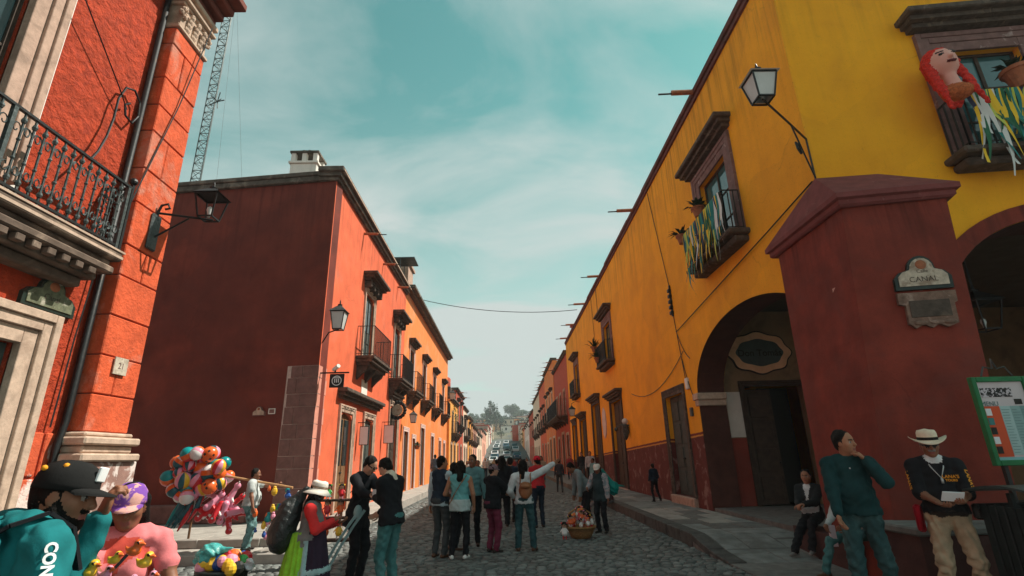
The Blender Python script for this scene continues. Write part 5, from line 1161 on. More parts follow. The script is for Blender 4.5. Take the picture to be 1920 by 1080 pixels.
# 4 woman with white hat, red sleeves and sack
loc = (-2.19, 6.25, 0.0); yw = rad(-82)
def ex(B, up, s, pel):
    B.p = [q for q in B.p if q[5] not in ('pants',)]
    B.cyl((0, 0.03, 0.90), (0, 0.07, 0.12), 0.150, 0.245, 'plum', 0.03, None, -0.012); B.cyl((0, -0.03, 0.90), (0, -0.07, 0.10), 0.150, 0.255, 'lime', 0.03, None, -0.016)
    B.cyl((0, 0.058, 0.50), (0, 0.055, 0.55), 0.208, 0.203, 'lace', 0.005); B.cap((0.155, 0.015, 0.84), (0.245, 0.01, 0.2), 0.016, 0.024, 'lace', 0.01)
    B.ell((0, 0, 0.86), (0.175, 0.155, 0.09), 'shirt', 0.03)
P4 = person('woman with a floppy white hat, red sleeves and lime green skirt', loc, yw, 1.44, GREYK, BLACKC, SHOE_DK, SKD, HAIR, 'long', sleeve='vest', girth=1.22, lean=0.06, head=(0, -0.15, 0), handR=(0.13, 0.27, 1.02), handL=(-0.06, 0.30, 0.98), res=0.012, hres=0.006, extra=ex, mats={'sleeve': REDC, 'plum': PLUM, 'lime': LIME, 'lace': TRIM}, fingR=0.5, fingL=0.5, palmR=(0, 0, 1), palmL=(0, 0, 1), loose=0.008, female=True)
brim_hat(P4, WHITEH, mat('patterned_hat_band', (0.35, 0.24, 0.17), var=0.5, vs=40), 0.105, 0.10, 0.185, 0.055, 0.0, 0.0, 0.045)
sv = Vol(); sv.ell((0.02, -0.25, 1.00), (0.16, 0.13, 0.24), 'sack', 0.1, rotx(-0.35), 0.005); sv.cap((0.0, -0.22, 1.15), (0.02, -0.06, 1.34), 0.10, 0.035, 'sack', 0.08, None, 0.006); sv.cap((0.02, -0.06, 1.34), (0.08, 0.10, 1.24), 0.03, 0.025, 'sack', 0.03); sv.ell((0.03, -0.28, 0.86), (0.15, 0.12, 0.16), 'sack', 0.1, None, 0.004)
sk_ = vol_object('carry_sack', [(sv, 0.013)], {'sack': SACK}); sk_.location = loc; sk_.rotation_euler = (0, 0, yw); tag(sk_, 'black plastic sack slung on the back of the woman in the white hat', 'sack')
# 5 man in black and 6 person in black jacket looking at a phone
loc = (-2.14, 8.05, 0.0); yw = rad(-115)
P5 = person('man in black leaning over a phone, half hidden behind the cream-collared jacket', loc, yw, 1.76, BLACKC, BLACKC, SHOE_DK, SKL, HAIR, 'short', lean=0.14, head=(0.15, -0.45, 0), handR=wl(loc, yw, (-1.78, 7.62, 1.15)), handL=wl(loc, yw, (-1.72, 7.75, 1.15)), hem=0.2, res=0.014, fingL=0.9, fingR=0.9, palmL=(0, 0, 1), palmR=(0, 0, 1), loose=0.012, glasses=True)
loc = (-1.50, 7.30, 0.0); yw = rad(62)
P6 = person('person in a black jacket with cream collar and teal jeans looking down', loc, yw, 1.72, BLACKC, JEANT, SHOE_DK, SKL, HAIR, 'short', lean=0.10, head=(0.05, -0.5, 0), handL=wl(loc, yw, (-1.78, 7.52, 1.16)), handR=wl(loc, yw, (-1.68, 7.40, 0.98)), hem=0.08, res=0.012, hres=0.006, collar=CREAMC, fingL=0.9, loose=0.012, palmL=(0, 0, 1), girth=1.05)
ph = thing('phone', 'white phone held between the two people in black', 'phone', (-1.80, 7.60, 1.16)); mb = MB(); mb.box(-1.84, -1.76, 7.585, 7.6, 1.12, 1.26, bev=0.004); mb.build('case', PAPER, ph); mb = MB(); mb.box(-1.835, -1.765, 7.601, 7.6025, 1.128, 1.252); mb.build('screen', EYE, ph)
# 7 man in the navy vest
loc = (-1.19, 10.0, 0.0); yw = rad(-32)
P7 = person('man in a navy vest over pale blue sleeves, left of the street group', loc, yw, 1.72, NAVY, GREYC, SHOE_BR, SK, HAIR, 'short', sleeve='vest', head=(-0.55, 0, 0), handR=(0.16, 0.32, 1.0), mats={'sleeve': LTBLUE, 'hemc': LTBLUE}, extra=lambda B, up, s, pel: B.cyl(up(0, 0, -0.08), up(0, 0, 0.02), 0.172, 0.168, 'hemc', 0.02, (V3(0, 1, 0), 0.74), 0.003), res=0.014, girth=1.05, loose=0.006)
# 8 woman in the teal sleeveless top
loc = (-0.82, 9.80, 0.0); yw = rad(-6)
P8 = person('woman seen from behind in a teal sleeveless top, black trousers and white shoes', loc, yw, 1.63, TEALT, BLACKC, SHOE_W, SK, HAIR, 'long', sleeve='none', female=True, head=(0.2, -0.05, 0), handR=(0.24, 0.06, 0.83), handL=(-0.2, 0.22, 1.0), res=0.013, mats={'hemc': TEALP}, extra=lambda B, up, s, pel: B.cyl(up(0, 0, -0.12), up(0, 0, 0.07), 0.19, 0.178, 'hemc', 0.02, (V3(0, 1, 0), 0.78), 0.006), girth=1.08, feetL=(-0.14, 0.0, 0.07), feetR=(0.1, 0.03, 0.07))
up = P8['up']; mb = MB(); pts = [up(0.13, -0.06, 0.505), up(0.05, -0.135, 0.38), up(-0.08, -0.14, 0.18), up(-0.18, -0.08, 0.0)]
for p, q in zip(pts[:-1], pts[1:]): mb.bar(p, q, 0.025, 0.01)
part(P8, mb, 'bag_strap', LEATH, False)
# 9, 10 behind them
loc = (-1.02, 10.75, 0.0); P9 = person('dark-haired woman mostly hidden between the vest man and the teal top', loc, rad(-60), 1.60, cloth('rose_grey_top', (0.30, 0.20, 0.19)), BLACKC, SHOE_BR, SK, HAIR, 'long', sleeve='short', female=True, res=0.016, hres=0.009)
loc = (-0.68, 11.2, 0.0); P10 = person('young man in a teal shirt facing the camera behind the street group', loc, rad(170), 1.74, cloth('dusty_teal_shirt', (0.12, 0.25, 0.26)), BLACKC, SHOE_DK, SKD, HAIR, 'short', head=(-0.2, 0, 0), res=0.016, hres=0.008)
# 11 burgundy trousers and cap
loc = (-0.26, 10.4, 0.0); yw = rad(-48)
P11 = person('person in a black jacket, mauve cap and burgundy trousers', loc, yw, 1.55, BLACKC, BURG, SHOE_DK, SKL, HAIR, 'short', head=(-0.4, -0.05, 0), girth=1.15, handR=(0.12, 0.40, 0.98), handL=(-0.1, 0.40, 0.98), hem=0.10, res=0.014, loose=0.014, palmL=(0, 0, 1), palmR=(0, 0, -1))
cap_hat(P11, cloth('mauve_cap_cloth', (0.24, 0.16, 0.18)), None, 0.103, 0.06, 0.04, 0.085)
# 13 woman pointing
loc = (0.33, 10.42, 0.0); yw = rad(-8)
P13 = person('woman in a white blouse pointing up the street, brown backpack', loc, yw, 1.62, WHITEC, JEAND, SHOE_BR, SK, HAIR, 'long', head=(-0.3, 0.0, 0), handR=(0.60, 0.16, 1.52), poleR=(0.2, -0.3, -1), handL=(-0.22, 0.16, 0.92), female=True, hem=0.06, res=0.013, hres=0.007, fingR=0.12, loose=0.016, feetL=(-0.13, 0, 0.07), feetR=(0.16, 0.02, 0.07))
up = P13['up']; bp = Vol(); bp.ell(up(0.06, -0.20, 0.19), (0.125, 0.075, 0.15), 'l', 0.03, None, 0.004); bp.ell(up(0.06, -0.265, 0.12), (0.09, 0.035, 0.08), 'l', 0.02); bp.cap(up(0.06, -0.2, 0.30), up(0.06, -0.25, 0.26), 0.10, 0.09, 'l', 0.02, (V3(0, 0, 1), 0.4))
bpk = vol_object('backpack', [(bp, 0.012)], {'l': LEATH}); bpk.location = loc; bpk.rotation_euler = (0, 0, yw); tag(bpk, 'small tan leather backpack worn by the pointing woman', 'backpack')
mb = MB(); 
for sx in (-0.05, 0.17): mb.tube([up(sx, -0.19, 0.30), up(sx * 0.9, -0.10, 0.48), up(sx, 0.02, 0.525), up(sx, 0.11, 0.4)], 0.012, 5)
o_ = obj('strap', mb.mesh('strap', LEATH, True)); o_.parent = bpk
# 12 dark walkers behind, 14 red cap
person('walker in a long dark coat right behind the mauve cap', (-0.10, 14.1, 0), rad(8), 1.72, BLACKC, BLACKC, SHOE_DK, SK, HAIR, 'long', hem=0.25, res=0.018, hres=0.010, loose=0.02, feetL=(-0.1, 0.2, 0.07), feetR=(0.1, -0.15, 0.09))
pw = person('walker in dark clothes carrying a black handbag', (0.12, 14.9, 0), rad(-12), 1.68, NAVY, BLACKC, SHOE_DK, SK, HAIR, 'short', hem=0.15, res=0.018, hres=0.010, feetL=(-0.1, 0.15, 0.07), feetR=(0.1, -0.12, 0.09))
hb = thing('handbag', 'black handbag carried by a dark-dressed walker', 'handbag', (0.36, 14.75, 0.55)); mb = MB(); mb.box(0.24, 0.50, 14.70, 14.82, 0.52, 0.78, bev=0.03); mb.build('bag', SACK, hb); mb = MB(); mb.tube([(0.27, 14.76, 0.77), (0.33, 14.76, 0.95), (0.41, 14.76, 0.95), (0.47, 14.76, 0.77)], 0.01, 5); mb.build('handle', SACK, hb)
P14 = person('man in a red cap and red shirt behind the pointing woman', (0.80, 13.7, 0), rad(20), 1.70, REDS, NAVY, SHOE_DK, SK, HAIR, 'short', sleeve='short', res=0.017, hres=0.009, handL=(-0.1, 0.3, 1.0), handR=(0.1, 0.32, 1.0), girth=1.1)
cap_hat(P14, cloth('red_cap_cloth', (0.60, 0.02, 0.04)), None, 0.103, 0.07, 0.04, 0.09)
# 15 basket seller
loc = (2.14, 12.5, 0.0); yw = rad(140)
P15 = person('doll seller in a white cap with a green bag, standing by the basket', loc, yw, 1.50, cloth('dark_slate_vest', (0.03, 0.05, 0.055)), BLACKC, SHOE_DK, SKD, HAIR, 'long', sleeve='vest', mats={'sleeve': cloth('patterned_blouse', (0.42, 0.36, 0.38), col2=(0.1, 0.2, 0.22), c2=(0.5, 0.55), c2s=14)}, head=(0.2, -0.25, 0), lean=0.08, girth=1.15, hem=0.15, res=0.014, loose=0.014, female=True, handR=(0.2, 0.22, 0.95))
cap_hat(P15, WHITEH, None, 0.106, 0.08, 0.04, 0.09)
gb = Vol(); gb.ell((2.46, 12.6, 0.92), (0.125, 0.11, 0.15), 'g', 0.05, None, 0.012); gb.cap((2.44, 12.6, 1.0), (2.24, 12.62, 1.32), 0.07, 0.03, 'g', 0.05, None, 0.006); gb.cap((2.55, 12.6, 0.98), (2.72, 12.6, 0.96), 0.03, 0.012, 'g', 0.03)
tag(vol_object('shoulder_bag', [(gb, 0.014)], {'g': BAGGR}), 'green plastic bag hanging from the doll seller', 'bag')
P16 = person('man in a grey jacket bending forward behind the doll seller', (1.98, 13.4, 0.0), rad(100), 1.66, cloth('blue_grey_jacket', (0.19, 0.23, 0.24)), BLACKC, SHOE_DK, SKD, HAIR, 'short', lean=0.62, head=(0, -0.2, 0), girth=1.2, res=0.016, hres=0.009, loose=0.02)
# 17-18 kerb sitters and children
P17 = person('woman in dark clothes sitting on the kerb with her legs in the street', (3.30, 17.6, 0.0), rad(75), 1.55, cloth('dark_brown_shawl', (0.05, 0.025, 0.025)), cloth('grey_leggings', (0.16, 0.15, 0.15)), cloth('pink_shoe', (0.4, 0.2, 0.2)), SKD, HAIR, 'long', seat=0.30, feetL=(-0.12, 0.72, 0.07), feetR=(0.1, 0.68, 0.07), lean=0.25, girth=1.15, handL=(-0.1, 0.35, 0.5), handR=(0.12, 0.35, 0.5), res=0.018, hres=0.010)
person('girl in a pale teal jacket standing on the kerb', (3.55, 22.0, 0.20), rad(120), 1.38, cloth('pale_teal_jacket', (0.16, 0.33, 0.34)), JEAND, SHOE_W, SKD, HAIR, 'short', res=0.02, hres=0.012)
person('child in a lime top by the kerb sitters', (3.25, 19.6, 0.0), rad(60), 1.18, cloth('lime_top', (0.38, 0.55, 0.06)), BLACKC, SHOE_DK, SKD, HAIR, 'short', res=0.02, hres=0.012)
person('squatting child in dark clothes at the kerb edge', (2.95, 18.5, 0.0), rad(100), 1.25, BLACKC, cloth('maroon_trousers', (0.10, 0.02, 0.025)), SHOE_DK, SKD, HAIR, 'short', seat=0.32, feetL=(-0.12, 0.35, 0.06), feetR=(0.1, 0.32, 0.06), lean=0.4, res=0.02, hres=0.012)
P19 = person('small boy in dark clothes standing by the yellow wall', (4.72, 17.4, 0.22), rad(20), 1.16, NAVY, BLACKC, SHOE_DK, SKD, HAIR, 'short', res=0.015, hres=0.009, feetR=(0.12, -0.08, 0.07), handL=(-0.12, 0.12, 0.62), handR=(0.14, 0.1, 0.62))
# 20 seated woman, 21 seated person in jeans
loc = (5.12, 9.25, 0.02); yw = rad(128)
P20 = person('woman in a dark jacket and white blouse sitting by the arch, hands in lap', loc, yw, 1.60, cloth('charcoal_jacket', (0.022, 0.026, 0.028)), BLACKC, flat('silver_flat_shoe', (0.22, 0.21, 0.20), 0.35), SK, HAIR, 'short', seat=0.60, feetL=(-0.10, 0.52, 0.13), feetR=(0.12, 0.62, 0.10), handL=(-0.03, 0.36, 0.78), handR=(0.05, 0.36, 0.76), fingL=0.8, fingR=0.8, palmL=(0, 0, -1), palmR=(0, 0, -1), head=(0.15, 0.02, 0), female=True, glasses=False, res=0.013, hres=0.006, loose=0.014, mats={'blouse': WHITEC}, extra=lambda B, up, s, pel: (B.cap(up(0, 0.075, 0.28), up(0, 0.05, 0.47), 0.05, 0.045, 'blouse', 0.015), B.cap(up(-0.08, 0.10, 0.12), up(0.1, 0.1, 0.1), 0.07, 0.07, 'blouse', 0.02)))
loc = (4.78, 7.62, 0.02); yw = rad(112)
P21 = person('seated person in teal jeans and pale shirt behind the standing man', loc, yw, 1.62, PALEG, JEANT, SHOE_BR, SKD, HAIR, 'short', seat=0.55, feetL=(-0.16, 0.42, 0.08), feetR=(0.16, 0.55, 0.08), handL=(-0.16, 0.42, 0.66), handR=(0.12, 0.42, 0.64), res=0.013, hres=0.007, lean=0.2, fingR=1.0)
mb = MB(); mb.box(4.36, 4.44, 7.55, 7.59, 0.40, 0.66, bev=0.004); tag(mb.build('leaflet', flat('pink_white_leaflet', (0.62, 0.50, 0.54))), 'folded pale leaflet in the hand of the seated person in jeans', 'leaflet')
# 22 man in dark teal sweater with hand on chin
loc = (3.72, 5.85, 0.02); yw = rad(152)
P22 = person('young man in a dark teal sweater and jeans resting his chin on his hand', loc, yw, 1.84, SWEAT, cloth('faded_teal_jeans', (0.030, 0.075, 0.08), col2=(0.10, 0.19, 0.19), c2s=3.5, c2=(0.5, 0.68), c2a=0.7), SHOE_DK, SK, HAIR, 'short', girth=1.16, wrk=1.4, head=(0.95, 0.02, 0.05), fat=1.12, handL=wl(loc, yw, (3.79, 5.655, 1.515)), poleL=(-0.8, 0.1, -1.2), handR=wl(loc, yw, (3.40, 5.68, 0.94)), res=0.009, hres=0.0048, fingL=1.25, fingR=0.55, palmL=(0.9, -0.3, 0.1), hem=0.03, loose=0.012, feetL=(-0.18, 0.05, 0.075), feetR=(0.13, 0.12, 0.075))
mb = MB(); mb.ball((0, 0, 0), 0.008, 6, 4); o_ = part(P22, mb, 'collar_button', WHITEP); o_.location = tuple(P22['up'](0.0, 0.118, 0.40))
# 23 man in the straw hat
loc = (4.42, 5.55, 0.10); yw = rad(152)
def ex(B, up, s, pel):
    B.cap(up(0, 0.01, 0.50), up(0, 0.02, 0.515), 0.072, 0.07, 'tee', 0.01)
    B.cyl((0, 0, 0.915 * s), (0, 0, 0.95 * s), 0.183 * s, 0.183 * s, 'belt', 0.005, (V3(0, 1, 0), 0.80))
P23 = person('man in a white straw hat, black shirt and khaki trousers holding papers', loc, yw, 1.70, BLACKC, KHAKI, SHOE_DK, SKD, HAIRG, 'short', sleeve='half', girth=1.12, wrk=1.4, glasses=True, moust=True, head=(-0.05, -0.10, 0), handL=(-0.10, 0.30, 1.04), handR=(0.10, 0.30, 1.02), palmL=(0.3, 0, 1), palmR=(-0.3, 0, 1), fingL=0.8, fingR=0.8, res=0.009, hres=0.0048, loose=0.016, mats={'tee': WHITEC, 'belt': SHOE_DK}, extra=ex, feetL=(-0.15, 0.0, 0.075), feetR=(0.16, 0.1, 0.075))
brim_hat(P23, STRAW, DARKBAND, 0.098, 0.105, 0.178, 0.012, 0.06)
up = P23['up']; mb = MB(); mb.tube([up(-0.07, 0.03, 0.51), up(-0.06, 0.10, 0.43), up(-0.01, 0.145, 0.32), up(0.05, 0.11, 0.43), up(0.07, 0.04, 0.51)], 0.006, 5); mb.tube([up(-0.01, 0.145, 0.32), up(-0.01, 0.15, 0.27)], 0.012, 6); part(P23, mb, 'neck_chain', SILVER)
def ptext(info, txt, size, o, u, v, m, bold=0.0):
    t = text_obj(txt, size, o, u, v, m, None, bold=bold); t.parent = info['root']; return t
ptext(P23, "LANA'S", 0.042, up(-0.085, 0.152, 0.335), (-1, 0, 0), (0, 0.08, 1), GOLDP, 0.001); ptext(P23, "TOURS", 0.030, up(-0.085, 0.154, 0.30), (-1, 0, 0), (0, 0.08, 1), GOLDP, 0.001)
sh, el, wp = P23['arms'][-1]; limb_text(P23, "LANA'S", sh + (el - sh) * 0.22, el, 0.078, (-0.65, 0.75, 0.05), GOLDP, 0.058, 0.0, 1, 0.002)
sh, el, wp = P23['arms'][1]; limb_text(P23, "LANA'S", sh + (el - sh) * 0.22, el, 0.078, (0.95, 0.3, 0.05), GOLDP, 0.058, 0.0, 1, 0.002)
mb = MB(); mb.T = lambda x, y_, z: tuple(np.array(loc) + rotz(yw) @ V3(x, y_, z)); mb.add([(-0.08, 0.38, 1.04), (0.09, 0.40, 1.05), (0.07, 0.44, 1.13), (-0.10, 0.42, 1.12), (-0.08, 0.385, 1.033), (0.09, 0.405, 1.043), (0.07, 0.446, 1.124), (-0.10, 0.426, 1.114)], [(0, 1, 2, 3), (4, 5, 6, 7), (0, 1, 5, 4), (1, 2, 6, 5), (2, 3, 7, 6), (3, 0, 4, 7)])
tag(mb.build('folded_papers', PAPER), 'folded white papers in the hands of the man with the straw hat', 'papers')
mb = MB(); mb.box(-0.30, -0.19, 0.06, 0.15, 0.86, 1.0, bev=0.02); part(P23, mb, 'belt_pouch', SACK); mb = MB(); mb.box(0.20, 0.27, -0.02, 0.06, 0.72, 0.98, bev=0.02); part(P23, mb, 'red_holster', cloth('red_black_holster', (0.30, 0.01, 0.02)))
# far walkers
shirts = [cloth('c%d' % i, c) for i, c in enumerate([(0.03, 0.03, 0.035), (0.45, 0.45, 0.46), (0.07, 0.10, 0.14), (0.28, 0.05, 0.05), (0.10, 0.22, 0.23), (0.35, 0.28, 0.2), (0.5, 0.5, 0.48), (0.05, 0.05, 0.06)])]
descr = ['dark jacket', 'pale grey shirt', 'navy jacket', 'red top', 'teal shirt', 'tan coat', 'white top', 'black coat']
spots = [(-0.9, 17.5, 0, 'walking behind the young man'), (-2.0, 21, 1, 'near the left kerb'), (0.5, 19, 7, 'in the middle of the street'), (1.3, 21.5, 2, 'in front of the shops'), (-0.4, 24, 3, 'in the crowd'), (0.9, 27, 6, 'in the crowd'), (-1.5, 28, 0, 'in the crowd'), (1.9, 29, 5, 'walking uphill'), (2.6, 26.5, 7, 'next to the right kerb'), (-0.2, 33, 4, 'far down the street'), (1.0, 36, 0, 'far down the street'), (-2.4, 34, 6, 'far along the left kerb'), (2.2, 39, 1, 'far along the right kerb'), (0.2, 44, 7, 'at the end of the crowd'), (4.3, 27.5, 1, 'on the right pavement'), (4.5, 32, 0, 'at a shop door on the right'), (4.2, 35.5, 3, 'further on the right pavement'), (-4.3, 33, 2, 'on the sunny pavement'), (1.7, 48, 2, 'tiny at the end of the street'), (-1.1, 52, 5, 'tiny at the end of the street')] + [(x_, y_, c_, 'deep in the far crowd') for x_, y_, c_ in ((-2.6, 40, 3), (-1.6, 43, 1), (2.8, 44, 0), (-0.6, 47, 6), (0.9, 55, 3), (2.3, 57, 6), (-2.2, 58, 7), (-0.2, 61, 1), (1.5, 66, 0), (-1.4, 68, 4), (2.7, 70, 5), (0.4, 74, 2), (-2.5, 76, 6), (1.2, 80, 7))]
for i, (x, y, c, wh) in enumerate(spots):
    st_ = ru(0.1, 0.25); z0 = 0.21 if x > 3.4 else (0.245 if x < -3.9 else 0.0)
    person('distant person in a %s %s' % (descr[c], wh) if i not in (4, 5, 6, 9, 10, 18, 19) else 'distant person in a %s, %s' % (descr[c], ['', '', '', '', 'left of centre', 'right of centre', 'at the left edge of the throng', '', '', 'left of the street axis', 'right of the street axis', '', '', '', '', '', '', '', 'right lane of the far street', 'left lane of the far street'][i]),
           (x, y, z0), rad(random.choice([0, 10, 170, 185, -15])), ru(1.55, 1.75), shirts[c], random.choice([BLACKC, GREYC, JEAND, NAVY]), SHOE_DK, random.choice([SK, SKD]), HAIR, random.choice(['short', 'short', 'long']), res=0.022 if y < 25 else 0.03, hres=0.014 if y < 25 else 0.02, feetL=(-0.1, st_, 0.07), feetR=(0.1, -st_ * 0.8, 0.08), group='distant people in the street', hand=y < 30)

# ------------------------------------------------------------------ lanterns
def lantern(label, c, w=0.30, h=0.50, arm=None, glass=True, mroof=None, group='wall lanterns'):
    """four-sided street lantern: c = centre of its base; arm = polyline back to the wall"""
    o = thing('wall_lantern', label, 'lantern', c, group); x, y, z = c
    b, t = w * 0.32, w * 0.5; fr = MB()
    for sx in (-1, 1):
        for sy in (-1, 1): fr.bar((x + sx * b, y + sy * b, z), (x + sx * t, y + sy * t, z + h * 0.66), 0.02)
    for k, zz in ((b, z), (t, z + h * 0.66)):
        for s1 in (-1, 1): fr.bar((x - k, y + s1 * k, zz), (x + k, y + s1 * k, zz), 0.022); fr.bar((x + s1 * k, y - k, zz), (x + s1 * k, y + k, zz), 0.022)
    fr.build('frame', M_iron, o)
    rf = MB(); e = t * 1.22; zt = z + h * 0.66 + 0.012
    rf.add([(x - e, y - e, zt), (x + e, y - e, zt), (x + e, y + e, zt), (x - e, y + e, zt), (x - w * 0.14, y - w * 0.14, zt + h * 0.24), (x + w * 0.14, y - w * 0.14, zt + h * 0.24), (x + w * 0.14, y + w * 0.14, zt + h * 0.24), (x - w * 0.14, y + w * 0.14, zt + h * 0.24)],
           [(0, 1, 5, 4), (1, 2, 6, 5), (2, 3, 7, 6), (3, 0, 4, 7), (4, 5, 6, 7), (3, 2, 1, 0)])
    r_ = rf.build('lantern_roof', mroof or M_irong, o)
    fi = MB(); fi.lathe([(w * 0.16, 0), (w * 0.18, h * 0.05), (w * 0.06, h * 0.08), (w * 0.05, h * 0.16), (0.004, h * 0.24)], (x, y, zt + h * 0.24), 8); fi.build('finial', M_iron, r_)
    if glass:
        for s1, axx in ((-1, 0), (1, 0), (-1, 1), (1, 1)):
            g_ = MB(); q = 0.96
            pts = [(-b * q, b * s1 * q, z + 0.02), (b * q, b * s1 * q, z + 0.02), (t * q, t * s1 * q, z + h * 0.65), (-t * q, t * s1 * q, z + h * 0.65)]
            pts = [(x + p[0], y + p[1], p[2]) if axx == 0 else (x + p[1], y + p[0], p[2]) for p in pts]; n_ = [(x + (p[0] - x) * 0.96, y + (p[1] - y) * 0.96, p[2]) for p in pts]
            g_.add(pts + n_, [(0, 1, 2, 3), (7, 6, 5, 4), (0, 1, 5, 4), (1, 2, 6, 5), (2, 3, 7, 6), (3, 0, 4, 7)]); g_.build('glass_pane', M_frost, o)
    bl = MB(); bl.lathe([(0.02, 0), (0.025, 0.06), (0.045, 0.12), (0.035, 0.17), (0.005, 0.19)], (x, y, z + 0.02), 8); bl.build('bulb', M_frost, o, smooth=True)
    if arm:
        a = MB(); a.tube(arm, 0.018, 6); a.build('bracket', M_iron, o)
    return o
la = lantern('open iron lantern on a bracket beside the mansion pilaster', (-4.62, 7.38, 5.32), 0.34, 0.56, [(-5.26, 7.12, 5.30), (-4.55, 7.4, 5.30)], glass=False, mroof=M_iron)
m_ = MB(); m_.tube([(-5.25, 7.1, 4.85), (-4.85, 7.27, 5.27)], 0.016, 5); m_.build('bracket_stay', M_iron, la)
m_ = MB(); m_.tube([(-5.22, 7.1, 4.75), (-5.22, 7.1, 5.3), (-5.19, 7.11, 5.42), (-5.11, 7.13, 5.45), (-5.08, 7.14, 5.38), (-5.14, 7.125, 5.36)], 0.02, 6); m_.build('bracket_scroll', M_iron, la)
m_ = MB(); m_.box(-5.25, -5.20, 7.0, 7.2, 4.68, 5.25, bev=0.02); m_.build('wall_plate', M_irong, la)
lantern('frosted iron lantern on the sunny corner of the red house', (-4.42, 13.42, 5.0), 0.36, 0.72, [(-4.88, 13.62, 4.7), (-4.7, 13.53, 4.95), (-4.5, 13.45, 4.99), (-4.40, 13.41, 5.0)])
lc = lantern('pale lantern on the long iron arm at the yellow corner', (3.95, 6.34, 6.62), 0.36, 0.58, [(5.27, 7.5, 6.72), (4.6, 6.9, 6.66), (3.92, 6.3, 6.60)], mroof=M_white)
m_ = MB(); m_.tube([(5.26, 7.48, 5.95), (5.0, 7.25, 6.3), (4.75, 7.03, 6.66)], 0.014, 5); m_.tube([(5.27, 7.5, 5.95), (5.27, 7.5, 6.72)], 0.016, 5); m_.build('bracket_stay', M_iron, lc)
m_ = MB(); m_.tube([(4.98, 7.25, 6.28), (4.9, 7.2, 6.42), (4.82, 7.12, 6.4), (4.82, 7.1, 6.28), (4.9, 7.16, 6.22), (4.94, 7.2, 6.3)], 0.02, 5); m_.build('bracket_scroll', M_iron, lc)
lantern('small lantern hanging on the orange house by its first door', (-4.38, 25.3, 3.35), 0.3, 0.55, [(-4.9, 25.3, 4.15), (-4.6, 25.3, 4.3), (-4.38, 25.3, 4.2), (-4.38, 25.3, 3.95)])
lantern('black lantern cluster on the far end of the yellow wall', (4.72, 36.9, 4.35), 0.42, 0.7, [(5.3, 36.9, 5.3), (5.0, 36.9, 5.35), (4.72, 36.9, 5.2), (4.72, 36.9, 5.0)])
lantern('iron lantern near the end of the orange house', (-4.35, 43.6, 6.4), 0.5, 0.8, [(-4.9, 43.6, 6.2), (-4.6, 43.6, 6.3), (-4.35, 43.6, 6.38)])
lantern('hanging lantern inside the arcade arch', (8.4, 8.6, 3.55), 0.45, 0.75, [(8.4, 8.6, 5.55), (8.4, 8.6, 4.35)], glass=False, mroof=M_iron)
sc_ = thing('wall_sconce', 'ornate metal sconce on the yellow wall above the dado', 'sconce', (5.2, 22.6, 2.3))
m_ = MB(); m_.lathe([(0.02, 0), (0.09, 0.12), (0.16, 0.35), (0.13, 0.55), (0.17, 0.62), (0.06, 0.66)], (5.14, 22.6, 2.25), 10); m_.build('sconce_cone', M_irong, sc_, smooth=True); m_ = MB(); m_.ball((5.14, 22.6, 3.02), 0.13, 10, 7); m_.build('sconce_globe', M_frost, sc_, smooth=True); m_ = MB(); m_.tube([(5.3, 22.6, 2.75), (5.0, 22.6, 2.9), (4.75, 22.6, 2.75)], 0.02, 5); m_.ball((4.75, 22.6, 2.7), 0.09, 8, 6); m_.build('sconce_arm', M_irong, sc_, smooth=True)

# ------------------------------------------------------------------ plaques, tiles, signs
def arched_outline(u, z, w, h):
    pts = [(u - w / 2, z), (u + w / 2, z), (u + w / 2, z + h * 0.35), (u + w * 0.40, z + h * 0.52), (u + w * 0.26, z + h * 0.58)] + [(u + w * 0.24 * math.cos(t), z + h * 0.62 + h * 0.38 * math.sin(t)) for t in [k * math.pi / 8 for k in range(9)]] + [(u - w * 0.26, z + h * 0.58), (u - w * 0.40, z + h * 0.52), (u - w / 2, z + h * 0.35)]
    return pts
def plaque(label, T, u, z, w, h, mface, mborder, d=0.0, lines=(), name='street_plaque', mtxt=None):
    o = thing(name, label, 'plaque', T(u, d, z)); m = MB(T); m.prism(arched_outline(u, z, w, h), d, d + 0.05); m.build('plaque_border', mborder, o)
    m = MB(T); m.prism(arched_outline(u, z + h * 0.10, w * 0.86, h * 0.82), d + 0.051, d + 0.062); m.build('plaque_face', mface, o)
    m = MB(T); m.ball((u, d + 0.062, z + h * 0.72), (w * 0.10, 0.02, h * 0.14), 10, 6); m.build('plaque_crest', M_terra, o, smooth=True)
    O = Vector(T(u, d + 0.064, z)); U = Vector(T(u + 1, d + 0.064, z)) - O; Nn = Vector(T(u, d + 1.064, z)) - O
    if U.cross(Vector((0, 0, 1))).dot(Nn) < 0: U = -U
    for tx, zz, sz in lines: text_obj(tx, sz, Vector(T(u, d + 0.064, z + zz)), U, (0, 0, 1), mtxt or M_dkst, o)
    return o
M_moss = mat('mossy_stone', (0.14, 0.15, 0.095), var=0.4, vs=14, bump=0.7, bs=40, col2=(0.5, 0.46, 0.38), c2=(0.58, 0.64), c2s=6, c2a=0.8); M_greenst = mat('dark_green_glaze', (0.02, 0.035, 0.03), rough=0.3, var=0.3); M_ivory = mat('ivory_tile', (0.52, 0.45, 0.36), var=0.25, vs=14, bump=0.3, col2=(0.25, 0.18, 0.13), c2s=7, c2a=0.8, c2=(0.48, 0.62))
M_brst = mat('brown_weathered_stone', (0.20, 0.125, 0.095), var=0.35, vs=10, bump=0.6, bs=40, col2=(0.40, 0.30, 0.25), c2=(0.55, 0.66), c2s=6)
